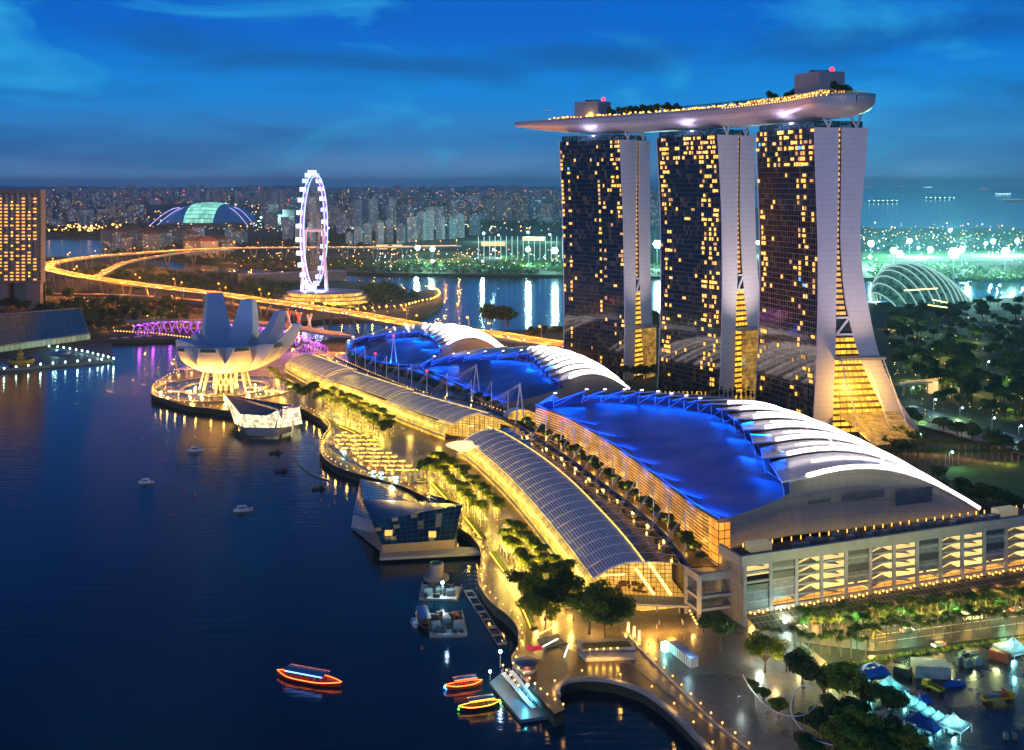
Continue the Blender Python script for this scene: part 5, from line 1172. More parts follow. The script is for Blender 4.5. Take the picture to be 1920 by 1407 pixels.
def palm_kind(name, label, h, n, fl, seed, leafm, dots=False, wide=.28):
    rnd = random.Random(seed); t = thing(name, label, 'palm tree'); b = MB()
    pts = [Vector((.25 * math.sin(i * .9), 0, h * i / 5)) for i in range(6)]
    for i in range(5): b.tube(pts[i], pts[i + 1], .26 - .025 * i, .26 - .025 * (i + 1), n=6)
    b.build('trunk', M_palmbark, t); c = MB(); top = pts[-1]
    for k in range(n):
        a = k * 2.399 + rnd.uniform(-.2, .2); el = rnd.uniform(.25, 1.15); d = Vector((math.cos(a), math.sin(a), 0)); s_ = Vector((-d.y, d.x, 0)); L_ = fl * rnd.uniform(.85, 1.1); prev = top; m_ = 8
        for i in range(1, m_ + 1):
            u = i / m_; p = top + d * (L_ * u * math.cos(el * (1 - u * .4))) + Vector((0, 0, L_ * (math.sin(el) * u - .95 * u * u)))
            w = wide * fl * math.sin(min(1, u * 1.15 + .1) * math.pi) ** .7 + .05
            for sg in (-1, 1):
                q = prev.lerp(p, .5); c.add([prev, p, q + s_ * sg * w + (p - prev) * .8 - Vector((0, 0, w * .55)), q + s_ * sg * w * .7 + (p - prev) * .2 - Vector((0, 0, w * .3))], [(0, 1, 2, 3)])
            prev = p
    c.build('crown', leafm, t)
    if dots:
        e = MB()
        for z in (.5, h * .33, h * .62): e.sph((.32, -.32, z), .15, 5, 3)
        e.build('trunk_lights', M_lamp, t)
    return Kind(t)
ML = M_leaf
K_far = [tree_kind('shade_tree', 'dark rounded tree', 11, 6, 130, 1.5, s, ML[s % 2], .4) for s in (1, 2, 3)]
K_mid = [tree_kind('broadleaf_tree', 'dark rounded tree', 12, 6.5, 520, .9, s, ML[s % 2], .4) for s in (11, 12)]
K_near = [tree_kind('plaza_tree', 'dense tree', 12, 6.2, 2800, .42, s, ML[1 + (s == 22)], .38, .38) for s in (21, 22, 23)]
K_rt = [tree_kind('roadside_tree', 'dark rounded tree by the gardens road', 12, 6.5, 420, .9, s, ML[s % 2], .4) for s in (13, 14)]
K_palm_lit = palm_kind('palm_tree', 'golden-lit palm with small lights up its trunk', 10, 24, 4.5, 5, ML[2], True)
K_palm = palm_kind('palm_tree', 'dark feathery palm beside the avenue', 9, 17, 4.2, 6, ML[1])
K_cyp = tree_kind('cypress_tree', 'narrow dark cypress', 8, 1.5, 160, .5, 7, ML[0], .2, .1, .3)
for K in (K_far + K_mid + K_near): K.root['label'] = K.root['label'] + ' standing in the garden belt'
def scatter(Ks, pixpoly, n, z, seed, lab, group, smin=.8, smax=1.25, cat=None):
    """trees at random inside a ground region given by photo pixels"""
    rnd = random.Random(seed); pl = [tuple(P(u, v, z))[:2] for u, v in pixpoly]; us = [p[0] for p in pixpoly]; vs = [p[1] for p in pixpoly]; k = 0; tries = 0; res = []
    def inside(x, y):
        c = False; j = len(pixpoly) - 1
        for i in range(len(pixpoly)):
            (xi, yi), (xj, yj) = pixpoly[i], pixpoly[j]
            if (yi > y) != (yj > y) and x < (xj - xi) * (y - yi) / (yj - yi) + xi: c = not c
            j = i
        return c
    while k < n and tries < n * 30:
        tries += 1; u, v = rnd.uniform(min(us), max(us)), rnd.uniform(min(vs), max(vs))
        if not inside(u, v): continue
        K = rnd.choice(Ks); K.at(tuple(P(u, v, z)), rnd.uniform(0, 6.28), rnd.uniform(smin, smax), lab, group); k += 1; res.append((u, v))
    return res
def wood(name, pixpoly, n, z, seed, s=1.6, r=6.0, h=9.0, m=None):
    """a far-off wood that reads as one mass"""
    rnd = random.Random(seed); us = [p[0] for p in pixpoly]; vs = [p[1] for p in pixpoly]; b = MB(); k = 0; t_ = 0
    while k < n and t_ < n * 30:
        t_ += 1; u, v = rnd.uniform(min(us), max(us)), rnd.uniform(min(vs), max(vs)); c = False; j = len(pixpoly) - 1
        for i in range(len(pixpoly)):
            (xi, yi), (xj, yj) = pixpoly[i], pixpoly[j]
            if (yi > v) != (yj > v) and u < (xj - xi) * (v - yi) / (yj - yi) + xi: c = not c
            j = i
        if not c: continue
        p = P(u, v, z); q = rnd.uniform(.7, 1.4); leaf_cloud(b, rnd, [(p.x, p.y, z + h * q * .55, r * q), (p.x + r * .6, p.y, z + h * q * .4, r * q * .7)], 26, s * q * (1 + (p.y > 2500) * .8)); k += 1
    o = b.build(name, m or ML[0]); o['kind'] = 'stuff'; o['category'] = 'woodland'; o['label'] = 'dark mass of trees and undergrowth beyond the bay'; return o
# ------------------------------------------------------------------ right-hand gardens
scatter(K_mid, [(1655,600),(1690,585),(1920,570),(1935,590),(1935,770),(1830,760),(1740,735),(1690,705),(1660,650)], 150, 4, 3, 'dark rounded tree in the gardens right of the hotel towers', 'trees in the bay gardens', .8, 1.4)
scatter(K_rt, [(1700,745),(1760,762),(1935,805),(1935,780),(1760,745)], 22, 4, 4, 'low bright green tree beside the gardens road', 'trees along the gardens road', .5, .75)
scatter(K_rt, [(1690,790),(1720,800),(1935,868),(1935,855),(1750,805)], 26, 4, 5, 'dark tree between the red road and the lawn', 'trees by the lawn', .6, .9)
scatter(K_rt, [(1640,835),(1700,815),(1740,835),(1700,868)], 16, 4, 6, 'dark tree at the foot of the near hotel tower', 'trees at the near tower foot', .6, .95)
rnd = random.Random(77)
for i in range(2):
    for k in range(22):
        K_palm.at(tuple(P(1660 + k * 12.5, 852 + i * 22 + k * .5 * (1 - i), 4)), rnd.uniform(0, 6), .95, 'dark palm in the double row beyond the white-ribbed roof', 'palm rows by the lawn')
scatter(K_rt, [(1750,905),(1830,935),(1935,975),(1935,995),(1860,980),(1760,925)], 16, 4, 8, 'dark tree behind the convention building roof', 'trees behind the convention building', .6, .9)
wood('woodland', [(1630,520),(1640,528),(1935,530),(1935,505),(1625,498)], 240, 4, 9)
# ------------------------------------------------------------------ middle distance
scatter(K_mid, [(980,642),(1075,650),(1072,632),(1000,628)], 12, 4, 10, 'dark tree by the riverside walk left of the far hotel tower', 'trees left of the far tower', .8, 1.1)
scatter(K_mid, [(908,618),(978,620),(975,606),(912,604)], 9, 4, 11, 'tall dark tree on the small point of land before the river', 'trees on the small point', 1.3, 2.0)
scatter(K_mid, [(1218,640),(1236,640),(1240,595),(1220,595)], 8, 4, 12, 'tree between the far and middle hotel towers', 'trees between the towers', .9, 1.3)
scatter(K_mid, [(1150,705),(1245,722),(1245,708),(1160,694)], 14, 10, 13, 'dark tree massed before the far tower lobby', 'trees before the far lobby', .6, .9)
for k in range(24): K_cyp.at(tuple(P(1235 + k * 8.4, 748 + k * .2, 14)), 0, 1.1 + .2 * (k % 3), 'narrow dark cypress on the terrace between the towers and the roof', 'cypresses on the tower terrace')
tb = thing('raised_terrace', 'pale raised terrace carrying the row of cypresses', 'terrace', tuple(P(1330, 760, 4)))
b = MB(); b.beam(P(1225, 752, 13.0), P(1428, 757, 13.0), 16, 1.6); b.build('deck', M_conc, tb)
for k in range(6): b = MB(); p = P(1240 + 36 * k, 758, 4); b.tube(p, p + Vector((0, 0, 8.5)), .9); b.build('column', M_conc, tb)
b = MB(); b.grid([[P(1228 + 40 * j, 758, 4.2) + Vector((0, 6, 2.6 * i)) for j in range(6)] for i in range(4)], uv=lambda i, j: (j * 5, i)); b.build('lit_wall', M_front, tb)
# peninsula with the wheel
scatter(K_mid, [(95,575),(180,570),(350,575),(350,610),(260,618),(100,628)], 60, 4, 20, 'dark tree below the highway left of the museum', 'trees below the highway', .8, 1.3)
scatter(K_mid, [(78,560),(78,640),(130,600),(130,562)], 14, 4, 21, 'big dark tree beside the hotel with glowing windows', 'trees beside the hotel', 1.3, 1.8)
scatter(K_far, [(110,520),(230,545),(420,560),(540,568),(560,548),(440,522),(300,512),(200,500)], 80, 4, 22, 'dark tree inside the highway bend', 'trees inside the highway bend', .8, 1.2)
scatter(K_far, [(655,545),(740,545),(745,562),(690,566)], 18, 4, 23, 'dark tree between the wheel terminal and the promontory', 'trees beside the wheel terminal', .9, 1.4)
scatter(K_far, [(450,575),(560,588),(640,592),(640,584),(560,575),(470,566)], 24, 4, 24, 'dark tree before the wheel terminal', 'trees before the wheel terminal', .6, .9)
scatter(K_mid, [(0,590),(60,585),(60,575),(0,575)], 8, 4, 25, 'dark tree between the hotel and the grandstand', 'trees behind the grandstand', .9, 1.2)
wood('woodland', [(205,478),(300,484),(440,497),(600,510),(760,513),(1065,517),(1065,500),(700,492),(600,488),(430,478),(230,462)], 520, 4, 30)
wood('woodland', [(105,518),(230,542),(420,557),(556,567),(556,532),(440,517),(300,509),(200,499)], 420, 4, 36, 1.2, 5, 6)
wood('woodland', [(82,566),(160,560),(350,572),(352,606),(250,612),(95,624)], 260, 4, 37, 1.0, 5, 6)
wood('woodland', [(655,548),(742,540),(790,552),(760,566),(690,572)], 120, 4, 38, 1.0, 4, 5)
wood('woodland', [(440,572),(560,584),(640,590),(640,583),(560,574),(460,562)], 110, 4, 39, 1.0, 4, 5)
wood('woodland', [(1220,518),(1250,519),(1440,521),(1440,505),(1220,500)], 80, 4, 31)
wood('woodland', [(80,442),(210,444),(330,440),(330,428),(80,428)], 160, 4, 32, 2.2, 9, 12)
wood('woodland', [(430,470),(600,475),(760,470),(740,448),(600,445),(440,450)], 180, 4, 33)
wood('woodland', [(860,430),(1060,432),(1060,410),(860,410)], 150, 4, 34, 2.4, 12, 14)
wood('woodland', [(1620,470),(1935,468),(1935,440),(1620,440)], 150, 4, 35, 2.2, 9, 10)
# ================================================================== THE CITY BEHIND
rnd = random.Random(99)
def tw_mat(name, base, em, dims, thr, line=None): return cell_mat(name, base, line or tuple(c * .6 for c in base), (.35, .45), .6, dim=em, dims=dims, thr=thr, linerough=.7, var=.12, sample=False)
CM = [tw_mat('block_hazed_white', (.42, .48, .56), (1, .70, .32), 1.1, .86), tw_mat('block_grey', (.28, .30, .33), (1, .62, .25), 1.2, .87), tw_mat('block_blue', (.20, .27, .33), (.6, .95, 1), 1.0, .88),  # blue of the distant haze is painted into these wall colours
      tw_mat('block_hazed_beige', (.30, .32, .34), (1, .55, .18), 1.2, .85)]
M_tile = mat('red_roof_tiles', (.28, .09, .05), .7, noise=.2, nscale=.5)
def block(b, x, y, w, d, h, a, z0=4, us=3.6, vs=3.4):
    c_, s_ = math.cos(a), math.sin(a); P4 = [Vector((x + i * w / 2 * c_ - j * d / 2 * s_, y + i * w / 2 * s_ + j * d / 2 * c_, z0)) for i, j in ((-1, -1), (1, -1), (1, 1), (-1, 1))]
    for k in range(4):
        p, q = P4[k], P4[(k + 1) % 4]; L_ = (q - p).length; base = rnd.randrange(0, 400)
        i0 = len(s_v := b.v); b.v += [tuple(p), tuple(q), (q.x, q.y, z0 + h), (p.x, p.y, z0 + h)]; b.uv[len(b.f)] = [(base, base), (base + L_ / us, base), (base + L_ / us, base + h / vs), (base, base + h / vs)]; b.f.append((i0, i0 + 1, i0 + 2, i0 + 3))
    i0 = len(b.v); b.v += [(p.x, p.y, z0 + h) for p in P4]; b.uv[len(b.f)] = [(0.1, 0.1)] * 4; b.f.append((i0, i0 + 1, i0 + 2, i0 + 3))
# white condominium towers beyond the wheel
condos = [(655,455,40,16),(672,452,52,18),(690,450,60,20),(712,450,66,18),(730,447,68,20),(752,449,56,18),(772,446,75,22),(790,443,84,20),(806,442,88,20),(826,441,66,18),(846,440,62,20),(862,438,70,22),
          (560,450,48,20),(585,446,56,18),(540,443,60,22),(455,452,40,20),(430,447,44,22),(700,425,95,22),(670,422,85,20),(735,420,90,20),(890,433,60,26),(640,430,60,22)]
for i, (u, v, hp, wp_) in enumerate(condos):
    p = P(u, v + 8, 4); sc = p.y / F; t = thing('apartment_tower', 'white apartment tower with lit windows beyond the observation wheel', 'building', tuple(p), 'white apartment towers beyond the wheel'); b = MB()
    hp *= .62; block(b, p.x, p.y, wp_ * sc * .7, 20, hp * sc, rnd.uniform(-.4, .5)); b.build('walls', CM[0 if i % 5 else 2], t)
    b = MB(); b.box(p + Vector((0, 0, hp * sc + 2)), (wp_ * sc * .35, 8, 5)); b.build('rooftop_room', M_conc, t)
# red-roofed condominium cluster
for i in range(46):
    u = rnd.uniform(205, 445); v = rnd.uniform(443, 474) + (u - 205) * .05; p = P(u, v, 4); h = rnd.uniform(22, 44) * (1.25 if i % 6 == 0 else 1); w = rnd.uniform(22, 40); a = rnd.uniform(-.5, .6)
    t = thing('red_roofed_block', 'pale apartment block with a red tiled hipped roof before the stadium', 'building', tuple(p), 'red-roofed apartment blocks before the stadium'); b = MB(); block(b, p.x, p.y, w, 18, h, a); b.build('walls', CM[rnd.choice((1, 1, 0))], t)
    b = MB(); c_, s_ = math.cos(a), math.sin(a); q = [Vector((p.x + i_ * (w / 2 + 1.5) * c_ - j_ * 10.5 * s_, p.y + i_ * (w / 2 + 1.5) * s_ + j_ * 10.5 * c_, 4 + h)) for i_, j_ in ((-1, -1), (1, -1), (1, 1), (-1, 1))]; r1 = Vector((p.x - w * .25 * c_, p.y - w * .25 * s_, 4 + h + 6)); r2 = Vector((p.x + w * .25 * c_, p.y + w * .25 * s_, 4 + h + 6))
    b.add(q + [r1, r2], [(0, 1, 5, 4), (1, 2, 5), (2, 3, 4, 5), (3, 0, 4)]); b.build('roof', M_tile, t)
# the rest of the city: 220 of the nearer ones apart, the far sprawl as one mass
def city_site(near):
    while True:
        u = rnd.uniform(80, 1240); v = rnd.uniform(376, 432) if near else 350 + 70 * rnd.random() ** 1.15
        if 270 < u < 500 and 385 < v < 438: continue
        if u > 860 and v > 425: continue
        if u < 700 and v < 356 and rnd.random() < .8: continue
        return u, v
for i in range(220):
    u, v = city_site(True); p = P(u, v, 4); h = rnd.choice((22, 30, 38, 46, 60, 80)) * rnd.uniform(.8, 1.2); b = MB(); block(b, p.x, p.y, rnd.uniform(25, 60), rnd.uniform(14, 30), h, rnd.uniform(-.7, .7))
    tag(b.build('city_building', CM[rnd.randrange(4)]), 'mid-rise city block with scattered lit windows below the horizon', 'building', 'city blocks below the horizon')
fb = [MB() for _ in range(4)]
for i in range(1500):
    u, v = city_site(False); p = P(u, v, 4); h = rnd.choice((18, 26, 36, 46, 60, 90)) * rnd.uniform(.8, 1.3) * (1.2 if v < 365 else 1); block(fb[rnd.randrange(4)], p.x, p.y, rnd.uniform(25, 70) * (1 + (v < 365)), rnd.uniform(14, 40), h, rnd.uniform(-.7, .7), us=6.5, vs=6)
for k, b in enumerate(fb): o = b.build('distant_city', CM[k]); o['kind'] = 'stuff'; o['label'] = 'distant city sprawl of small lit blocks'; o['category'] = 'city'
# loose lights of streets and roofs far away
def specks(name, n, box, m, r0, seed, lab, zz=(5, 16), bias=1.0):
    rn = random.Random(seed); b = MB()
    for _ in range(n):
        u = rn.uniform(box[0], box[2]); v = box[1] + (box[3] - box[1]) * rn.random() ** bias; p = P(u, v, 4); r = r0 * p.y / 2000 * rn.choice((.6, .8, 1, 1.5)); p.z += rn.uniform(*zz)
        b.add([p + Vector(q) * r for q in ((1, 0, 0), (-1, 0, 0), (0, 1, 0), (0, -1, 0), (0, 0, 1), (0, 0, -1))], [(0, 2, 4), (2, 1, 4), (1, 3, 4), (3, 0, 4), (2, 0, 5), (1, 2, 5), (3, 1, 5), (0, 3, 5)])
    o = b.build(name, m); o['kind'] = 'stuff'; o['label'] = lab; o['category'] = 'lights'
M_sw = mat('speck_warm', (1, .6, .2), em=(1, .48, .12), es=5, sample=False); M_sc = mat('speck_cool', (.7, .9, 1), em=(.5, .9, 1), es=4, sample=False); M_sr = mat('speck_red', (1, .1, .1), em=(1, .05, .05), es=5, sample=False)
specks('city_lights', 900, (80, 352, 1062, 440), M_sw, .85, 1, 'warm street lights scattered over the distant city', bias=1.2)
specks('city_lights', 420, (300, 352, 1062, 440), M_sc, .8, 2, 'cool lights scattered over the distant city', bias=1.1)
specks('city_lights', 50, (80, 352, 1062, 400), M_sr, 1.0, 3, 'red beacons scattered over the distant city', (40, 80))
specks('shore_lights', 90, (80, 428, 230, 440), M_sw, 1.8, 4, 'orange lights along the far left shore')
specks('shore_lights', 160, (440, 470, 1062, 506), M_sw, .9, 5, 'small lights among the trees across the river', (2, 8))
specks('shore_lights', 120, (700, 478, 1062, 512), M_sc, .8, 6, 'cool lights among the trees across the river', (2, 8))
specks('shore_lights', 120, (1600, 425, 1935, 470), M_sw, 1.0, 7, 'warm port lights at the right')
specks('shore_lights', 150, (1600, 440, 1935, 500), M_sc, 1.0, 8, 'cool lights on the coast at the right')
specks('garden_lights', 150, (1660, 600, 1930, 800), M_sw, .55, 9, 'small warm lights among the garden trees', (1, 7))
specks('garden_lights', 60, (1660, 600, 1930, 800), mat('speck_green', (.5, 1, .3), em=(.5, 1, .12), es=3, sample=False), .6, 10, 'small green lights among the garden trees', (1, 7))
specks('garden_lights', 110, (100, 560, 340, 625), M_sw, .6, 11, 'small warm lights among trees below the highway', (1, 6))
specks('garden_lights', 80, (430, 565, 770, 590), M_sw, .6, 12, 'small warm lights round the wheel terminal', (1, 5))
for i in range(26):
    u, v = rnd.uniform(1665, 1925), rnd.uniform(610, 800); c = rnd.choice(((.75, 1, .12), (1, .8, .2), (.5, 1, .3))); plight(P(u, v, 4) + Vector((0, 0, rnd.uniform(3, 8))), 5200, c, 1)
for i in range(18): u = rnd.uniform(100, 345); plight(P(u, rnd.uniform(580, 625), 8), 3500, (1, .42, .08), 1)
# ships on the sea
for i, (u, v, L_) in enumerate(((1655, 380, 260), (1628, 352, 300), (1762, 374, 320), (1845, 356, 260), (1880, 366, 220), (1905, 378, 240), (1740, 352, 300), (1690, 350, 240))):
    p = P(u, v, 0); t = thing('cargo_ship', 'small lit ship far out on the sea', 'ship', tuple(p), 'ships on the horizon'); b = MB(); b.prism([(p.x - L_ / 2, p.y), (p.x - L_ * .4, p.y - 18), (p.x + L_ * .4, p.y - 18), (p.x + L_ / 2, p.y), (p.x + L_ * .4, p.y + 18), (p.x - L_ * .4, p.y + 18)], 0, 12); b.build('hull', M_dark, t)
    b = MB(); b.box(p + Vector((L_ * .36, 0, 20)), (20, 20, 18)); b.build('bridge_house', M_steel, t)
    b = MB()
    for k in range(7): b.sph(p + Vector((-L_ * .45 + L_ * .9 * k / 6, -10, 16)), 2.6 * p.y / 9000, 5, 3)
    b.build('deck_lights', M_sw if i % 2 else M_lampc, t)
# floodlight masts
def mast_kind():
    t = thing('floodlight_mast', 'tall mast with a blinding cool floodlight bank', 'floodlight'); b = MB(); b.tube((0, 0, 0), (0, 0, 30), .7, .4); b.build('mast', M_dark, t)
    b = MB()
    for x, z in ((0, 0), (-3.4, 0), (3.4, 0), (-1.7, 2.9), (1.7, 2.9), (-1.7, -2.9), (1.7, -2.9)): b.sph((x, -.8, 30 + z), 1.9, 8, 5)
    b.build('lamp_bank', mat('floodlight_glow', (.8, 1, 1), em=(.62, 1, .98), es=7, sample=False), t); return Kind(t)
K_mast = mast_kind()
masts = [(490,408,.8),(517,408,.8),(783,465,1),(811,467,1),(811,490,.6),(907,438,.7),(935,441,.5),(990,436,.7),(990,468,1),(1040,470,1.2),(905,490,.4),(925,468,.5),(1031,440,.6),(1232,458,1.5),(1421,455,.9),
         (1633,457,1.3),(1675,470,1.2),(1687,477,1.2),(1705,452,1.1),(1722,465,.6),(1744,468,1.1),(1781,432,1.0),(1788,475,1.7),(1803,468,1.1),(1848,457,.8),(1862,453,1.0),(1885,472,1.4),(1907,452,1.0),(1631,482,.7)]
for u, v, s in masts:
    # lamp bank at height 30*s over the ground: find the ground distance that puts it on this sight line
    Y = F * (H - 4 - 30 * s) / (v - V0); p = Vector(((u - CX) * Y / F, Y, 4)); K_mast.at(tuple(p), 0, s, None, 'cool floodlights round the sports grounds')
    plight(p + Vector((0, -25, 30 * s + 6)), (1.3e6 if u > 1100 else 3.5e5) * s, (.45, 1, .85), 3, 'floodlight')
# thin white masts of the driving range
for k in range(16):
    p = P(897 + k * 10.5, 487, 4); b = MB(); b.tube(p, p + Vector((0, 0, 48)), .55, n=4); tag(b.build('net_mast', mat('lit_mast', (.8, .9, .9), .4, em=(.3, .8, .8), es=.18, sample=False)), 'slim pale net mast of the floodlit driving range', 'mast', 'net masts of the driving range')
for i, (u, v) in enumerate(((925, 462), (1000, 452), (730, 468))):
    p = P(u, v, 4); b = MB(); b.box(p + Vector((0, 0, 6)), (60, 20, 10)); tag(b.build('range_pavilion', mat('lit_pavilion', (.6, .5, .3), em=(1, .75, .3), es=.8, sample=False)), 'low warmly lit pavilion at the floodlit field', 'pavilion', 'pavilions at the floodlit field')
# ------------------------------------------------------------------ gardens footbridge and road lamps at the right
sb = thing('elevated_walkway', 'pale elevated walkway with lamps running from the near tower into the gardens', 'walkway', tuple(P(1740, 735, 4)))
a_, c_ = P(1685, 722, 12.5), P(1762, 713, 12.5); d_ = P(1815, 716, 12.5)
b = MB(); b.pathb([a_, c_, d_], 7, 1.3); b.build('deck', M_conc, sb); b = MB(); b.pathb([a_ + Vector((0, -3.4, 1.2)), c_ + Vector((0, -3.4, 1.2)), d_ + Vector((0, -3.4, 1.2))], .3, 1); b.build('railing', M_steel, sb)
for f in (.12, .4, .7, 1): b = MB(); p = a_.lerp(c_, f); b.tube((p.x, p.y, 4), (p.x, p.y, 12), .8); b.build('column', M_conc, sb)
for f in (.4, .7, 1): b = MB(); p = c_.lerp(d_, f); b.tube((p.x, p.y, 4), (p.x, p.y, 12), .7); b.build('column', M_steel, sb)
b = MB(); p = P(1750, 738, 4); b.box(p + Vector((0, 2, 4.5)), (7, 5, 9)); b.build('lift_shaft', mat('lit_lift_shaft', (.5, .4, .25), em=(1, .7, .3), es=.8), sb)
b = MB()
for k in range(22): b.sph(a_.lerp(c_, k / 21) + Vector((0, -3, 2.2)), .3, 5, 3)
b.build('walkway_lamps', M_lamp, sb)
K_road = lamp_kind(9, 1.6, M_lampc, 'street_lamp', 'cool white street lamp beside the gardens road', ball=.5)
for u, v in ((1708,752),(1750,775),(1800,792),(1860,812),(1910,828),(1720,842),(1780,880),(1850,700),(1900,690)):
    K_road.at(tuple(P(u, v, 4)), 0, 1, None, 'cool street lamps beside the gardens road'); plight(P(u, v, 4) + Vector((1.5, -1, 9)), 3800, (.6, 1, .95), .5)
for k in range(8): plight(P(1700 + k * 28, 835 + k * 4, 7), 1500, (1, .55, .2), .8)
mk2 = MB()
for k in range(34):
    t = k / 34; p = P(1700 + 225 * t, 766 + 62 * t, 5.25); q = P(1704 + 225 * t, 767 + 62 * t, 5.25); mk2.beam(p, q, .5, .05); p = P(1728 + 200 * t, 796 + 52 * t, 5.45); q = P(1732 + 200 * t, 797 + 52 * t, 5.45); mk2.beam(p, q, .6, .05)
struct(mk2.build('road', MC['road_paint_white']))
# ================================================================== PROMENADE
K_bank = lamp_kind(1.6, 0, M_lamp, 'promenade_lamp', 'small golden lamp on the edge of the waterfront promenade', 'lamp', ball=.33)
shore = spline(SH[5:SHORE_PIX.index((370,694)) + 1], 400)
def lamps_on(pts, step, K, lab, group, off=0.0, every=3, power=700, col=(1, .60, .16), zz=1.9, scale=1.0):
    L_ = plen(pts); n_ = int(L_ / step); q = spline(pts, n_)
    for i, p in enumerate(q):
        a = q[max(0, i - 1)]; c = q[min(n_ - 1, i + 1)]; t = (c - a).normalized(); n = Vector((-t.y, t.x, 0)); w = p + n * off; K.at((w.x, w.y, 4.0), 0, scale, lab, group)
        if power and i % every == 0: plight((w.x, w.y, 4 + zz), power, col, .5)
i0 = SHORE_PIX.index((1047,1303)); i1 = SHORE_PIX.index((370,694)); walk_line = SH[SHORE_PIX.index((969,1259)):i1 + 1]
lamps_on(walk_line, 6.3, K_bank, 'small golden lamp on the edge of the waterfront promenade', 'golden lamps on the waterfront edge', off=-1.0, every=2, power=1500)
lamps_on(SH[1:SHORE_PIX.index((1047,1303))], 9, K_bank, 'small golden lamp on the rim of the round basin', 'golden lamps round the basin', off=-1.2, every=2, power=900)
# white rim of the round basin
bs = spline(SH[0:SHORE_PIX.index((1047,1303)) + 1], 60); b = MB(); b.pathb([p + Vector((0, 0, -.3)) for p in bs], 1.6, 1.0); struct(b.build('kerb', M_conc))
bs = spline(walk_line, 260); b = MB(); b.pathb([p + Vector((0, 0, .1)) for p in bs], .7, .35); struct(b.build('kerb', M_concd))
# palms along the arcades
def palm_row(pix, n, seed, lab, group, K=K_palm_lit, jit=3, smin=.85, smax=1.15, z=4.0, lightevery=2, power=2600, col=(1, .78, .16)):
    rn = random.Random(seed); q = spline([P(u, v, z) for u, v in pix], n)
    for i, p in enumerate(q):
        s = rn.uniform(smin, smax); p = p + Vector((rn.uniform(-jit, jit) * .5, rn.uniform(-jit, jit), 0)); K.at(tuple(p), rn.uniform(0, 6), s, lab, group)
        if lightevery and i % lightevery == 0: plight((p.x - 2.0, p.y - 3.2, z + 7.2), power * .9, col, .6)  # unseen lamp hung beside the crown, standing in for the uplights
palm_row([(620,752),(650,768),(690,788),(722,806),(735,822)], 32, 1, 'golden-lit palm before the far arcade', 'lit palms before the far arcade', power=3400)
palm_row([(606,762),(640,780),(680,802),(712,822)], 26, 2, 'golden-lit palm before the far arcade', 'lit palms before the far arcade', power=3400)
palm_row([(815,882),(850,905),(885,935),(925,972),(940,990)], 36, 3, 'golden-lit palm before the near arcade', 'lit palms before the near arcade', power=2600)
palm_row([(798,895),(838,925),(872,958),(905,990)], 30, 4, 'golden-lit palm before the near arcade', 'lit palms before the near arcade', power=2600)
palm_row([(503,715),(520,725),(535,740),(548,752)], 12, 5, 'golden-lit palm between the museum and the far arcade', 'lit palms by the museum', power=2600)
palm_row([(548,672),(566,665),(586,660)], 6, 6, 'golden-lit palm at the footbridge landing', 'lit palms at the footbridge landing', power=2200)
palm_row([(958,1020),(985,1045),(1010,1075),(1040,1100),(1065,1115)], 30, 7, 'dim palm at the near end of the promenade grove', 'palms in the near grove', lightevery=2, power=2400, col=(1, .78, .2))
palm_row([(945,1035),(965,1065),(990,1095),(1010,1120)], 24, 8, 'dim palm at the near end of the promenade grove', 'palms in the near grove', lightevery=2, power=2400, col=(1, .78, .2))
# broadleaf trees on the promenade
K_c = tree_kind('ornamental_tree', 'round tree', 11, 5.2, 1500, .5, 41, ML[1], .3, .42)
for u, v, s in ((565,757,1.05),(580,752,1.1),(598,765,1),(556,745,.9),(590,742,.95)): K_c.at(tuple(P(u, v, 4)), u, s, 'round dark tree where the far arcade palms begin', 'round trees at the far palm row')
for u, v, s in ((700,808,1.0),(720,822,1.0)): K_c.at(tuple(P(u, v, 4)), u, s, 'round tree at the edge of the event plaza', 'round trees at the plaza edge')
K_c.at(tuple(P(800,905,4)), 1, 1.15, 'spreading tree standing above the lit outdoor tables'); K_c.at(tuple(P(818,900,4)), 2, 1.0, 'smaller tree just right of the spreading plaza tree')
for i, (u, v, s) in enumerate(((985,1130,1.0),(1010,1150,1.1),(1035,1160,1.15),(1060,1140,1.05),(1000,1172,.9),(1075,1165,1.0),(1045,1120,1.1),(1022,1182,.85))):
    K_near[i % 3].at(tuple(P(u, v, 4)), i, s, 'leafy tree with bare trunks in the near promenade grove', 'trees of the near promenade grove')
for i, (u, v, s) in enumerate(((1105,1190,1.15),(1135,1195,1.1),(1160,1188,1.0),(1120,1170,1.15),(1150,1165,.95))):
    K_near[(i + 1) % 3].at(tuple(P(u, v, 5)), i * 2, s, 'dark spreading tree in the raised planter left of the arcade entrance', 'trees in the raised planter')
for u, v in ((1005,1165),(1040,1150),(1070,1170),(1110,1185),(1020,1130),(985,1110)): plight(P(u, v, 4) + Vector((0, -3, 4)), 4200, (1, .65, .2), .5)
# trees on the hall terrace
tl = [e.lerp(w, .45) for e, w in zip(spline(E1, 30), spline([V(12.7,600,20)] + A_west[1:], 30)[::-1])]
for i, p in enumerate(tl):
    K_c.at((p.x, p.y, 20), i * 1.3, 0.50 + .10 * (i % 3), 'small golden-lit tree on the long planted terrace', 'small trees on the long terrace')
K_ter = K_c
for i in range(1, 30, 2): p = tl[i]; plight((p.x - 1.5, p.y - 2.4, 25.5), 420, (1, .68, .15), .4)
tl2 = spline([V(-10,655,19.6), V(-26,690,19.6), V(-58,726,19.6), V(-84,766,19.6), V(-112,812,19.6), V(-132,850,19.6)], 34)
for i, p in enumerate(tl2): K_c.at((p.x + 3, p.y, 19.6), i, .45 + .12 * (i % 2), 'small dark tree on the curved terrace of the far halls', 'small trees on the curved terrace')
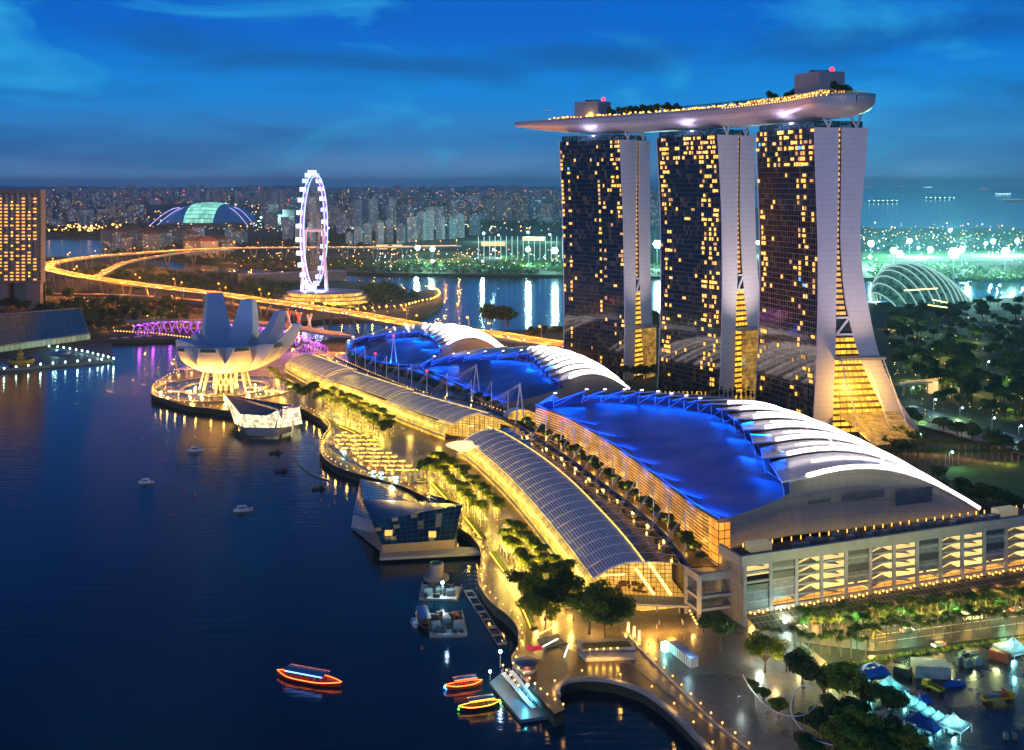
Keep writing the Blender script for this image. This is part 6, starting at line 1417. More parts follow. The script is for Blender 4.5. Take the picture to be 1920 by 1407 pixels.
# masts and cables
def mast(p, h, label, group=None, beac=False, aframe=False, cables=None):
    t = thing('cable_mast', label, 'mast', tuple(p), group); b = MB()
    if aframe: b.tube(p + Vector((-2.6, 0, 0)), p + Vector((0, 0, h)), .55, .35); b.tube(p + Vector((2.6, 1.5, 0)), p + Vector((0, 0, h)), .55, .35)
    else: b.tube(p, p + Vector((0, 0, h)), .38, .25)
    b.build('mast', M_steel, t)
    if beac: b = MB(); b.sph(p + Vector((0, 0, h + .8)), .8, 6, 4); b.build('beacon', M_red, t); plight(p + Vector((0, 0, h + 2.2)), 500, (1, .05, .05), .4)
    if cables:
        b = MB()
        for q in cables: b.tube(p + Vector((0, 0, h * .97)), q, .07, n=3)
        b.build('cables', M_steel, t)
r = spline(E2, 14)
for i, p in enumerate(r[1:-1]):
    base = p + Vector((3.0, 1, .0)); base.z = 19.6; mast(base, 17 if i % 2 else 15, 'slim white mast on the curved terrace of the far halls', 'slim masts on the curved terrace', beac=i in (4, 8), cables=[base + Vector((-14 + 3 * k, -9, -1.5)) for k in range(3)])
for u, v in ((893,752),(975,795)):
    p = P(u, v, 19.6); mast(p, 24, 'tall white A-shaped cable mast rising over the far arcade', 'A-shaped cable masts', aframe=True, cables=[p + Vector((-30 + 4 * k, 14 + 3 * k, 4)) for k in range(6)])
p = P(738, 688, 19.6); mast(p, 23, 'A-shaped white mast with a red beacon before the farthest hall', beac=True, aframe=True, cables=[p + Vector((-30 + 5 * k, 18, 5)) for k in range(5)])
for i, p in enumerate(spline(A_west, 13)[1:-1]):
    base = Vector((p.x - 4.2, p.y, 20)); mast(base, 15, 'slim white mast against the golden terrace facade', 'slim masts against the golden facade', beac=i in (0, 1), cables=[base + Vector((-9, -3 + 3 * k, .5)) for k in range(3)])
# terrace lamps
for i, p in enumerate(spline(E2, 60)[3:]): 
    K_bank.at((p.x + 1.6, p.y, 19.6), 0, .9, 'small lamp on the inner edge of the curved terrace', 'lamps on the curved terrace edge')
    if i % 5 == 0: plight((p.x + 1.6, p.y, 22), 500, (1, .65, .3), .4)
# ------------------------------------------------------------------ event plaza: lit parasols over tables
t = thing('table_parasol', 'square pale parasol with a golden lamp bar over an outdoor table', 'parasol'); b = MB(); b.add([(-1.9, -1.9, 2.5), (1.9, -1.9, 2.5), (1.9, 1.9, 2.5), (-1.9, 1.9, 2.5), (0, 0, 3.2)], [(0, 1, 4), (1, 2, 4), (2, 3, 4), (3, 0, 4), (3, 2, 1, 0)]); b.build('canopy', mat('parasol_cloth', (.45, .38, .28), .8), t)
b = MB(); b.tube((0, 0, 0), (0, 0, 2.5), .07); b.build('pole', M_steel, t)
b = MB(); b.box((0, -2.0, 2.35), (3.6, .5, .5)); b.build('lamp_bar', mat('parasol_glow', (1, .7, .2), em=(1, .47, .06), es=2.2, sample=False), t)
b = MB(); b.tube((0, 0, 0), (0, 0, .7), .5); b.tube((0, 0, .7), (0, 0, .76), .8, n=10); b.build('table', M_grey, t); K_par = Kind(t)
rowsu = [(465,860,4),(450,893,5),(480,925,5),(510,957,5),(590,990,5),(630,1018,5),(690,1052,5),(740,1085,5),(850,1118,4)]
for x0, y0, n_ in rowsu:
    for k in range(n_):
        u, v = 520 + (x0 + k * 62) / 4, 600 + (y0 + k * .5) / 4; p = P(u, v, 4 + 2.4); K_par.at((p.x, p.y, 4.1), .0, 1, None, 'lit parasols of the outdoor tables')
        if k % 2 == 0: plight((p.x, p.y - 2.6, 5.6), 1100, (1, .60, .14), .5)
# glowing ring sculpture and plaza light
b = MB(); p = P(868, 845, 12); b.lathe(p, [(3, 0), (9, 3), (9.6, 3.2), (9, 3.4), (3, .6)], 28); tag(b.build('bowl_canopy', mat('white_glow_bowl', (1, .9, .7), em=(1, .66, .28), es=1.3)), 'glowing white bowl canopy beside the near arcade', 'canopy')
for u, v in ((760,835),(800,850),(850,880),(830,835),(880,900)): plight(P(u, v, 12), 4500, (1, .66, .16), 2)
# cool stage lights below the tables
for u, v in ((700,888),(715,890),(742,898),(645,850)):
    p = P(u, v, 4.5); b = MB(); b.box(p + Vector((0, 0, .6)), (2.2, .6, .9)); tag(b.build('stage_light', M_lampc), 'cool white stage light at the foot of the outdoor tables', 'light', 'cool stage lights by the tables'); plight(p + Vector((0, -1.5, 1.5)), 1500, (.5, 1, .95), .4)
sa = thing('stage_awning', 'curved dark stage roof edging the outdoor tables', 'awning', tuple(P(690, 890, 4))); b = MB(); b.pathb(spline([P(622,838,5.5), P(660,866,5.5), P(700,888,5.5), P(745,893,5.5), P(790,888,5.5)], 24), 3.0, .5); b.build('roof', M_grey, sa)
b = MB(); b.pathb(spline([P(624,842,5), P(660,869,5), P(700,891,5), P(745,896,5)], 20), .25, .3); b.build('edge_light', mat('teal_edge_light', (.4, 1, .9), em=(.2, .9, .8), es=1.6, sample=False), sa)
for u, v in ((766,905),(778,903),(790,897)): p = P(u, v, 4); b = MB(); b.tube(p, p + Vector((0, 0, 6)), .9, n=10); tag(b.build('round_column', M_conc), 'stout pale column in front of the outdoor tables', 'column', 'stout columns by the tables')
for u, v in ((748,806),(790,903)): p = P(u, v, 4); b = MB(); b.lathe(p, [(3.4, 0), (3.8, .9), (3.2, 1.0)], 16); o = b.build('round_planter', M_conc); tag(o, 'round concrete planter on the event plaza', 'planter', 'round planters on the plaza')
# ------------------------------------------------------------------ pergolas and planters with golden strips
M_strip_g = mat('gold_planter_strip', (1, .7, .2), em=(1, .50, .04), es=2.6)
def pergola(a, c, label):
    a, c = P(*a, 4), P(*c, 4); d = (c - a); L_ = d.length; d.normalize(); t = thing('pergola', label, 'pergola', tuple(a), 'slatted pergolas on the promenade'); n = Vector((-d.y, d.x, 0))
    b = MB(); k = int(L_ / .8)
    for i in range(k + 1): p = a + d * (L_ * i / k) + Vector((0, 0, 3.2)); b.beam(p - n * 1.8, p + n * 1.8, .42, .14)
    b.build('slat_roof', mat('grey_slats', (.38, .38, .42), .5), t); b = MB()
    for s in (-1.7, 1.7): b.beam(a + n * s + Vector((0, 0, 3.0)), c + n * s + Vector((0, 0, 3.0)), .2, .25)
    b.build('beam', M_steel, t)
    for i in range(6):
        p = a.lerp(c, i / 5)
        b = MB(); b.tube(p - n * 1.7, p - n * 1.7 + Vector((0, 0, 3)), .12, n=5); b.tube(p + n * 1.7, p + n * 1.7 + Vector((0, 0, 3)), .12, n=5); b.build('posts', M_steel, t)
for a, c in (((832,907),(852,928)),((885,957),(908,988)),((930,1016),(957,1050)),((985,1115),(1003,1150)),((612,778),(642,798))): pergola(a, c, 'grey slatted pergola beside a golden-edged planter')
def planter(pts, label, w=2.2, strip=-1):
    q = [P(u, v, 4.5) for u, v in pts]; t = thing('planter', label, 'planter', tuple(q[0]), 'long golden-edged planters'); b = MB(); b.pathb(q, w, .9); b.build('bed', mat('planter_hedge', (.04, .07, .015), .9, noise=.5, nscale=2), t); b = MB(); b.pathb([p + Vector((strip * (w / 2 + .25), -.2, .25)) for p in q], .28, .35); b.build('gold_strip', M_strip_g, t)
planter([(812,905),(838,932),(852,950)], 'long planter edged with a golden light strip, upper promenade'); planter([(878,972),(892,990),(907,1010)], 'long planter edged with a golden light strip, middle promenade')
planter([(924,1036),(938,1056),(950,1072)], 'long planter edged with a golden light strip above the moored barge'); planter([(978,1128),(990,1150),(1002,1178)], 'long planter edged with a golden light strip, nearest promenade'); planter([(640,800),(668,812),(700,835)], 'long planter by the far palm row')
# low steps, planter walls by the basin
def slab_(name, pix, z0, z1, m, label, cat, group=None): b = MB(); b.prism([tuple(P(u, v, z1))[:2] for u, v in pix], z0, z1); return tag(b.build(name, m), label, cat, group)
slab_('raised_planter', [(1082,1200),(1180,1196),(1192,1212),(1092,1218)], 4, 5.6, M_conc, 'raised white planter with dark trees near the basin', 'planter')
slab_('low_wall', [(1085,1222),(1190,1222),(1192,1232),(1098,1236)], 4, 5.0, M_conc, 'low white wall in front of the raised planter', 'wall')
slab_('hedge_bed', [(1092,1206),(1176,1202),(1184,1210),(1098,1214)], 5.5, 6.1, MC['planter_hedge'], 'dark hedge growing in the raised planter', 'hedge')
for i in range(5): K_bank.at(tuple(P(1106 + i * 13, 1228 - i * .6, 4.9)), 0, 1, 'golden lamp on the low white wall', 'golden lamps on the low wall'); plight(P(1106 + i * 13, 1232, 6), 500, (1, .6, .16), .4)
for k in range(9): b = MB(); a = P(1012 + k * 1.0, 1196 + k * 3, 4.0 + .14 * k); c = P(1045 - k * 1.0, 1185 + k * 3.2, 4.0 + .14 * k)
st = thing('water_steps', 'lit steps and water channel falling toward the kiosk', 'steps', tuple(P(1040, 1200, 4)))
for k in range(7): b = MB(); a = P(1008 + k * 2.5, 1200 + k * 2.6, 4.1); c = P(1046 + k * 2.5, 1190 + k * 2.6, 4.1); b.beam(a, c, .9, .5 + .0 * k); b.build('step', M_concd, st)
b = MB(); b.beam(P(1017, 1213, 4.6), P(1046, 1198, 4.6), .25, .2); b.beam(P(1058, 1232, 4.6), P(1067, 1208, 4.6), .3, .2); b.build('edge_light', mat('pale_strip_light', (1, 1, .8), em=(.9, 1, .7), es=3.5, sample=False), st)
for i in range(6): K_bank.at(tuple(P(1013 + i * 4.3, 1198 - i * 2.2, 4)), 0, 1, 'small golden lamp beside the lit steps', 'lamps beside the lit steps')
# ribbon stair and railing lamps from the arcade entrance to the lower right corner
q = spline([P(1180,1195,4), P(1195,1215,4), P(1230,1250,4), P(1290,1310,4), P(1345,1362,4), P(1400,1405,4)], 40); b = MB(); b.pathb([p + Vector((0, 0, .3)) for p in q], .6, .7); struct(b.build('kerb', M_conc))
lamps_on([P(1195,1218,4), P(1230,1252,4), P(1290,1312,4), P(1345,1364,4), P(1400,1407,4)], 5.2, K_bank, 'small golden lamp along the stepped plaza edge', 'lamps along the stepped plaza edge', off=.8, every=1, power=260)
for i, (u, v) in enumerate(((1178,1186),(1189,1194),(1199,1202))): 
    p = P(u, v, 4); t = thing('lantern_column', 'white glowing lantern column on the plaza edge by the arcade entrance', 'lantern', tuple(p), 'white lantern columns'); b = MB(); b.tube(p + Vector((0, 0, .9)), p + Vector((0, 0, 3.6)), .5, n=8); b.build('shade', mat('lantern_shade', (.7, .65, .6), em=(1, .7, .4), es=.35, sample=False), t); b = MB(); b.tube(p, p + Vector((0, 0, .9)), .52, n=8); b.build('lit_base', M_lamp, t); plight(p + Vector((-.9, -.9, 1)), 350, (1, .7, .25), .3)
plight(P(1220, 1170, 8), 9000, (1, .55, .12), 1.5); plight(P(1260, 1165, 8), 5000, (1, .55, .12), 1.5)
for k in range(6): K_bank.at(tuple(P(1290 + k * 3.3, 1150 + k * 6, 4)), 0, 1.1, 'golden lamp at the foot of the open concrete frame', 'lamps by the concrete frame'); 
plight(P(1300, 1165, 7), 1500, (1, .6, .2), .5)
# ================================================================== BOATS, JETTY, WATER OBJECTS
def hull_mesh(b, L_, w, h, z0=0.0, n=10):
    rows = []
    for i in range(n + 1):
        t = i / n; x = L_ * (t - .5); k = math.sin(min(1, t * 3.2) * math.pi / 2) * (1 if t < .62 else max(.04, 1 - ((t - .62) / .38) ** 2)); sh = h * (1 + .35 * abs(t - .5) ** 2 * 4)
        rows.append([Vector((x, -w / 2 * k, z0 + sh)), Vector((x, -w / 2 * k * .8, z0)), Vector((x, w / 2 * k * .8, z0)), Vector((x, w / 2 * k, z0 + sh))])
    b.grid(rows); b.quad(*rows[0]); 
    b.grid([[r[0] - Vector((0, 0, .25)), r[3] - Vector((0, 0, .25))] for r in rows]); return rows
def bumboat(label, L_, loc, rz, hullc, glow, roofc, lights=True):
    t = thing('river_boat', label, 'boat', (0, 0, 0)); b = MB(); rows = hull_mesh(b, L_, L_ * .24, 1.1); b.build('hull', hullc, t)
    b = MB(); b.path([r[0] + Vector((0, -.05, .05)) for r in rows], .13, 4); b.path([r[3] + Vector((0, .05, .05)) for r in rows], .13, 4); b.build('gunwale_light', glow, t)
    z = 3.1; b = MB(); x0, x1, w = -L_ * .34, L_ * .26, L_ * .20
    b.grid([[Vector((x, w / 2 * q, z + .35 * (1 - q * q))) for q in (-1, -.5, 0, .5, 1)] for x in (x0, (x0 + x1) / 2, x1)]); b.grid([[Vector((x, w / 2 * q, z - .12)) for q in (-1, 1)] for x in (x0, x1)]); b.build('roof', roofc, t)
    b = MB()
    for i in range(7):
        for q in (-.46, .46): x = x0 + .2 + (x1 - x0 - .4) * i / 6; b.tube((x, w * q, 1.0), (x, w * q, z), .06, n=4)
    b.build('roof_posts', M_grey, t)
    b = MB()
    for q in (-.5, .5): b.beam((x0, w * q, z - .1), (x1, w * q, z - .1), .14, .16)
    b.build('roof_edge_light', glow, t)
    b = MB()
    for i in range(6): b.box((x0 + .8 + (x1 - x0 - 1.6) * i / 5, 0, 1.25), (.3, w * .8, .6))
    b.build('bench', mat('boat_seats', (.25, .08, .05), .6), t)
    t.location = loc; t.rotation_euler.z = rz; return t
M_redhull = mat('red_boat_hull', (.45, .06, .02), .4); M_blackhull = mat('black_boat_hull', (.03, .02, .02), .4); M_broof = mat('boat_blue_roof', (.10, .22, .38), .4)
M_gred = mat('red_orange_rope_light', (1, .2, .05), em=(1, .13, .02), es=7); M_grain = mat('orange_rope_light', (1, .5, .05), em=(1, .36, .02), es=6)
M_gblue = mat('blue_lamp_glow', (.1, .3, 1), em=(.05, .3, 1), es=9); M_ggreen = mat('green_lamp_glow', (.1, 1, .2), em=(.1, 1, .08), es=6)
def face(a, b_, z=0.0): a, b_ = P(*a, z), P(*b_, z); d = b_ - a; return (a + b_) / 2, math.atan2(d.y, d.x), d.length
c, a, L_ = face((834, 1294), (904, 1284)); o = bumboat('red wooden river boat with blue roof and red lamps, behind the other moored boat', L_, tuple(c), a + math.pi, M_redhull, M_gred, M_broof)
b = MB(); b.sph((L_ * .5, 0, .9), .45, 6, 4); b.box((L_ * .47, 0, .35), (.3, 1.2, .3)); bb = b.build('bow_lamp', M_gblue); bb.parent = o
c, a, L_ = face((860, 1334), (938, 1322)); o = bumboat('dark river boat outlined in orange and green lamps beside the floating jetty', L_, tuple(c), a + math.pi, M_blackhull, M_grain, M_broof)
b = MB(); b.sph((L_ * .5, 0, .7), .35, 6, 4); bb = b.build('bow_lamp', M_ggreen); bb.parent = o; b = MB(); b.sph((-L_ * .5, 0, .7), .4, 6, 4); bb = b.build('stern_lamp', M_ggreen); bb.parent = o
c, a, L_ = face((520, 1265), (640, 1288)); o = bumboat('long cruise boat outlined in red and orange lamps under way on the open bay', L_, tuple(c), a, M_redhull, M_gred, M_broof)
b = MB(); b.pathb([Vector((-L_ * .3, -L_ * .105, 3.0)), Vector((L_ * .26, -L_ * .105, 3.0))], .2, .2); bb = b.build('blue_edge_light', M_gblue); bb.parent = o
# small white boats and dark rafts
t = thing('small_boat', 'small white covered boat', 'boat'); b = MB(); hull_mesh(b, 7.5, 3.0, .8); b.build('hull', M_steel, t); b = MB(); b.add([(-2.6, -1.2, .8), (1.8, -1.2, .8), (1.8, 1.2, .8), (-2.6, 1.2, .8), (-2.0, -.9, 2.1), (1.0, -.9, 2.1), (1.0, .9, 2.1), (-2.0, .9, 2.1)], [(0, 1, 5, 4), (1, 2, 6, 5), (2, 3, 7, 6), (3, 0, 4, 7), (4, 5, 6, 7)]); b.build('cabin', mat('boat_cabin_white', (.55, .65, .72), .4), t)
b = MB(); b.box((-.5, -1.06, 1.5), (2.6, .2, .5)); b.build('cabin_window', M_dark, t); K_sb = Kind(t)
for (u, v, s, r_, lab) in ((367, 846, 1.25, .2, 'small white covered boat nearest the museum reflections'), (274, 906, 1.1, .1, 'small white covered boat alone on the left of the bay'), (456, 958, 1.25, .3, 'small white covered boat in the middle of the bay')):
    K_sb.at(tuple(P(u, v, 0)), r_, s, lab)
for (u, v, lab) in ((516, 850, 'dark low raft in front of the bright pavilion'), (527, 884, 'dark low raft with a mast in the small bay'), (597, 917, 'dark low raft off the outdoor tables')):
    p = P(u, v, 0); b = MB(); b.box(p + Vector((0, 0, .5)), (7, 2.4, .9), .3); b.box(p + Vector((1.5, 0, 1.4)), (2, 1.6, 1.0), .3); b.tube(p + Vector((-2, 0, .9)), p + Vector((-3.4, 0, 2.6)), .12); tag(b.build('raft', M_dark), lab, 'raft')
q = spline([P(553,858,.2), P(562,872,.2), P(580,886,.2), P(600,896,.2), P(618,901,.2)], 26); b = MB(); b.path(q, .45, 6); tag(b.build('floating_boom', M_grey), 'curved floating boom with a green lamp off the table terrace', 'boom')
rn = random.Random(17)
for i, (u, v) in enumerate(((222,918),(321,968),(310,865),(345,930),(402,880),(434,885),(448,912),(484,870),(492,908),(520,915),(500,935),(556,895),(602,940),(415,912),(380,905),(365,930),(845,1119),(795,1137),(938,1141),(791,1217))):
    p = P(u, v, 0); b = MB(); b.lathe(p, [(.0, -.2), (.5, 0), (.45, .5), (.12, .7), (.1, 1.3), (0, 1.35)], 8); tag(b.build('buoy', mat('orange_buoy', (.55, .10, .03), .5)), 'small orange buoy afloat in the bay', 'buoy', 'orange buoys in the bay')
# grey cylinder float and work barges
p = P(818, 1085, 0); t = thing('cylindrical_float', 'grey cylindrical float with a green open top by the glass pavilion', 'float', tuple(p)); b = MB(); b.lathe(p, [(5.2, 0), (5.2, 1), (2.9, 1.2), (2.9, 6.2), (2.6, 6.4)], 20); b.build('drum', mat('float_grey', (.22, .20, .23), .7, noise=.1), t); b = MB(); b.lathe(p, [(2.6, 6.4), (2.4, 5.9), (0, 5.8)], 20); b.build('inner_tank', mat('green_tank', (.02, .18, .09), .5), t)
def barge(pix, label, seed, lit):
    z = .9; q = [P(u, v, z) for u, v in pix]; t = thing('work_barge', label, 'barge', tuple(sum(q, Vector()) / 4)); b = MB(); b.prism([tuple(p)[:2] for p in q], 0, z); b.build('deck', M_grey, t); rn = random.Random(seed)
    def at(s, t_): return q[0].lerp(q[1], s).lerp(q[3].lerp(q[2], s), t_)
    b = MB()
    for i in range(24): d = (rn.uniform(.8, 2.6), rn.uniform(.8, 2), rn.uniform(.4, 1.8)); b.box(at(rn.uniform(.1, .9), rn.uniform(.1, .9)) + Vector((0, 0, d[2] / 2)), d, rn.uniform(0, 1))
    b.build('machinery', M_dark, t)
    for i in range(3): b = MB(); b.box(at(.2 + .3 * i, .3 + .2 * (i % 2)) + Vector((0, 0, 1.2)), (3.2, 2.6, 2.2), .2); b.build('deck_cabin', mat('barge_cabin', (.10, .17, .22), .5), t)
    b = MB()
    for s_ in (0, 1):
        for k in range(9): pp = at(s_, k / 8); b.tube(pp, pp + Vector((0, 0, 1.1)), .06, n=4)
        b.tube(at(s_, 0) + Vector((0, 0, 1.1)), at(s_, 1) + Vector((0, 0, 1.1)), .05, n=4)
    b.build('guard_rail', M_grey, t)
    if lit: 
        b = MB(); b.tube(at(.6, .2), at(.6, .2) + Vector((0, 0, 5)), .12); b.build('light_mast', M_grey, t); b = MB(); b.sph(at(.6, .2) + Vector((0, 0, 5.2)), .6, 6, 4); b.build('work_lamp', M_lampc, t); plight(at(.6, .2) + Vector((0, -1, 5.5)), 5500, (.8, 1, .9), .6)
    return t
barge([(786,1122),(856,1124),(866,1100),(792,1096)], 'crowded work barge under a bright white lamp', 1, True)
bt = barge([(806,1192),(876,1190),(866,1148),(800,1150)], 'wide work barge loaded with dark machinery and an orange box', 2, False)
b = MB(); p = P(853, 1160, 1); b.box(p + Vector((0, 0, 1.2)), (1.6, 1.6, 2.4)); put(b.build('orange_box', mat('orange_paint', (.55, .12, .02), .5)), bt)
plight(P(838, 1165, 6), 900, (.5, .8, 1), .6)
c, a, L_ = face((790, 1150), (800, 1182)); o = bumboat('blue-roofed launch moored against the work barge', L_ * 1.3, tuple(c), a, M_blackhull, M_grey, mat('launch_blue_roof', (.03, .16, .42), .4))
c, a, L_ = face((774, 1165), (781, 1178)); K_sb.at(tuple(c), a, .9, 'small dark tender beside the blue-roofed launch')
# pontoon ladder
t = thing('floating_pontoon', 'long rectangular floating pontoon frame beside the promenade', 'pontoon', tuple(P(910, 1150, 0))); b = MB(); a0, a1, c0_, c1_ = P(870,1108,.4), P(933,1208,.4), P(886,1108,.4), P(950,1206,.4)
b.pathb([a0, a1], .35, .4); b.pathb([c0_, c1_], .35, .4); b.build('rails', M_concd, t)
for k in range(8): b = MB(); b.beam(a0.lerp(a1, k / 7), c0_.lerp(c1_, k / 7), 1.2 if k % 2 else .6, .5); b.build('cross_float', M_conc, t)
# floating jetty
jt = thing('floating_jetty', 'floating jetty washed in blue light with gangways down to the boats', 'jetty', tuple(P(965, 1300, 0)))
b = MB(); b.prism([tuple(P(u, v, 1))[:2] for u, v in ((917,1280),(976,1350),(1032,1342),(1015,1330),(960,1290),(940,1262))], 0, 1); b.build('deck', mat('jetty_deck', (.10, .18, .25), .35, noise=.15), jt)
for (a_, c_) in (((944, 1262, 3.8), (1000, 1328, 1.3)), ((958, 1258, 3.8), (1018, 1326, 1.3))):
    p, q_ = P(*a_), P(*c_); b = MB(); b.beam(p, q_, 1.5, .2); g = b.build('gangway', M_steel, jt); b = MB()
    n = Vector((q_.y - p.y, p.x - q_.x, 0)).normalized() * .75
    for s in (-1, 1):
        b.tube(p + n * s + Vector((0, 0, 1.1)), q_ + n * s + Vector((0, 0, 1.1)), .06, n=4)
        for k in range(9): m_ = p.lerp(q_, k / 8) + n * s; b.tube(m_, m_ + Vector((0, 0, 1.1)), .05, n=4)
    put(b.build('handrail', M_steel), g)
b = MB(); b.prism([tuple(P(u, v, 3.6))[:2] for u, v in ((968,1255),(984,1250),(1059,1328),(1040,1340))], 2.6, 3.6); b.build('pier_deck', mat('pier_deck', (.28, .20, .13), .6, noise=.15), jt)
K_jl = lamp_kind(5, 0, M_lampc, 'jetty_lamp', 'bright cool lamp at the head of the floating jetty', 'lamp', ball=.55)
K_jl.at(tuple(P(938, 1252, 4)), 0, 1.0, 'dazzling blue-white lamp where the jetty meets the promenade'); plight(P(938, 1252, 4) + Vector((0, -1, 6)), 1800, (.4, .6, 1), .4)
K_jl.at(tuple(P(919, 1284, 1)), 0, .8, 'yellowish-white lamp at the outer corner of the floating jetty'); plight(P(919, 1284, 1) + Vector((0, -1, 5)), 1100, (.8, 1, .5), .4)
K_jl.at(tuple(P(989, 1310, 1)), 0, .8, 'cyan lamp among the jetty gangways'); plight(P(985, 1312, 1) + Vector((0, -1.4, 4)), 2200, (.1, .75, 1), .4)
lamps_on([P(943,1258,4), P(958,1278,4), P(972,1296,4)], 2.6, K_bank, 'golden lamp on the pier beside the gangways', 'golden lamps on the pier', every=2, power=250)
lamps_on([P(962,1254,4), P(985,1275,4), P(1020,1308,4), P(1056,1332,4)], 3.2, K_bank, 'golden lamp on the pier beside the gangways', 'golden lamps on the pier', every=2, power=250)
# ticket kiosk
p = P(988, 1256, 4); t = thing('ticket_kiosk', 'round ticket kiosk with a dark oval roof and rosy shelves at the jetty', 'kiosk', tuple(p)); b = MB(); b.lathe(p, [(3.1, 0), (3.2, .8), (3.0, 1.0)], 20); b.build('counter', M_conc, t); b = MB(); b.lathe(p, [(2.8, 1.0), (2.8, 2.8)], 20); b.build('lit_shelves', cell_mat('rosy_shelves', (.5, .3, .3), (.1, .05, .05), (.2, .2), .5, em=(1, .4, .35), es=.9), t); b = MB(); b.lathe(p, [(0, 3.2), (3.4, 3.0), (4.2, 2.8), (0, 2.75)], 24); b.build('roof', mat('kiosk_roof', (.05, .07, .10), .5), t); plight(p + Vector((0, -3.6, 1.8)), 250, (1, .5, .4), .4)
p = P(1018, 1240, 4); t = thing('banner_flag', 'red banner flag with a white end beside the kiosk', 'banner', tuple(p)); b = MB(); b.tube(p, p + Vector((0, 0, 5)), .08); b.build('pole', M_steel, t)
b = MB(); b.grid([[p + Vector((-.2 - 5.2 * i / 8, .25 * math.sin(i), 5 - 1.5 * j + .12 * math.sin(i * 1.3))) for j in range(2)] for i in range(9)]); b.build('cloth', mat('red_banner', (.6, .02, .05), .7, em=(.9, .02, .06), es=.35, sample=False), t)
# ================================================================== LEFT SHORE: grandstand, barges, lit jetties
gs = thing('grandstand', 'bayside grandstand under a sloping dark green glass roof', 'grandstand', tuple(P(60, 640, 4)))
tl_, tr_ = P(-140, 600, 26), P(149, 579, 25); bl_, br_ = P(-140, 668, 11), P(167, 626, 10)
b = MB(); b.grid([[tl_.lerp(tr_, j / 20).lerp(bl_.lerp(br_, j / 20), i / 5) for j in range(21)] for i in range(6)], uv=lambda i, j: (j, i)); b.build('glass_roof', cell_mat('grandstand_glass', (.02, .07, .065), (.10, .13, .13), (.08, .06), .25, var=.35, spec=.6), gs)
b = MB(); b.pathb([tl_, tr_, br_], 1.6, 1.6); b.pathb([bl_, br_], 1.2, 1.2); b.build('roof_edge', M_grey, gs)
b = MB(); b.grid([[bl_.lerp(br_, j / 10) + Vector((0, 3, -1)) if i else bl_.lerp(br_, j / 10) + Vector((0, 3, -6.5)) for j in range(11)] for i in range(2)], uv=lambda i, j: (j * 3, i)); b.build('stand_front', cell_mat('stand_front_lit', (.1, .12, .1), (.05, .06, .05), (.1, .1), .5, em=(.6, 1, .6), es=.25), gs)
for k in range(4): b = MB(); q = tl_.lerp(tr_, .35 + .2 * k); b.tube((q.x, q.y, 4), tuple(q), .8); b.build('rear_column', M_steel, gs)
b = MB(); b.prism([tuple(P(u, v, 2))[:2] for u, v in ((-300,712),(60,688),(213,676),(209,640),(-300,680))], 0, 2); struct(b.build('pavement', mat('pontoon_concrete', (.10, .10, .11), .6, noise=.2)))
K_cl = lamp_kind(2.2, 0, M_lampc, 'pontoon_lamp', 'small cool green-white lamp along the pontoon', 'lamp', ball=.7)
for pts in ([P(-60,706,2), P(60,690,2), P(213,677,2)], [P(213,677,2), P(160,664,2), P(108,655,2)], [P(108,655,2), P(60,652,2)]):
    L_ = plen(pts); q = spline(pts, max(4, int(L_ / 9)))
    for i, p in enumerate(q):
        K_cl.at(tuple(p), 0, 1, None, 'cool lamps round the pontoon')
        if i % 3 == 0: plight(p + Vector((0, -.5, 3.4)), 900, (.5, 1, .7), .4)
for u, v, w_, h_, m_, lab in ((40, 684, 17, 5, mat('ochre_hull', (.35, .22, .03), .5), 'ochre barge with a stacked yellow tower'),):
    p = P(u, v, 2); t = thing('ochre_barge', lab, 'barge', tuple(p)); b = MB(); b.lathe(p, [(9, 0), (11, 3), (10, 5)], 16); b.build('hull', m_, t); b = MB(); b.lathe(p + Vector((-1, 0, 5)), [(3.4, 0), (3.4, 1.5), (1.6, 2), (2.8, 4), (2.6, 5.2), (1.2, 6), (2.0, 8), (0, 10)], 12); b.build('tower', m_, t)
for u, v, lab in ((112, 664, 'round low blue-domed tent on the pontoon'), (-4, 690, 'pale inflated dome at the left edge')): p = P(u, v, 2); b = MB(); b.lathe(p, [(9, 0), (8.4, 2), (5, 3.6), (0, 4.3)], 20); tag(b.build('dome_tent', mat('blue_tent', (.06, .15, .30), .5)), lab, 'tent')
plight(P(105, 648, 9), 3500, (.4, 1, .8), 1)
for k in range(5): p = P(215 + k * 22, 642 - k * 1.4, 0); K_sb.at(tuple(p), .1, 2.0, 'moored launch before the violet footbridge', 'launches moored before the footbridge')
# ================================================================== PLAZA AND WORK YARD, lower right
for i, (u, v, s, lab) in enumerate(((1350, 1222, 1.05, 'leafy tree on the wet plaza before the open concrete frame'), (1434, 1262, .98, 'leafy plaza tree lit green at one side, second from the concrete frame'), (1506, 1292, 1.0, 'dark plaza tree behind the curled pipe sculpture'))):
    K_near[i].at(tuple(P(u, v, 4)), i, s, lab)
for i, (u, v, s) in enumerate(((1432,1322,.46),(1460,1348,.5),(1508,1372,.5),(1412,1300,.36),(1534,1362,.45))): K_near[i % 3].at(tuple(P(u, v, 4)), i * 2, s, 'young tree under the curled pipe sculpture', 'young trees under the pipe sculpture')
for i, (u, v, s) in enumerate(((1545,1322,1.0),(1582,1328,1.1),(1604,1358,.75),(1670,1362,1.0),(1590,1385,.7),(1630,1398,.7),(1560,1405,.6),(1690,1430,.65),(1735,1440,.6),(1655,1440,.75),(1600,1440,.8),(1520,1430,.7),(1565,1372,.8),(1615,1408,.9),(1645,1418,.85),(1680,1412,.75),(1580,1425,.85),(1545,1395,.7),(1618,1335,.75),(1710,1428,.7))): K_near[i % 3].at(tuple(P(u, v, 4)), i * 2, s, 'big dark tree in the grove between the plaza and the white tents', 'dark grove beside the tents')
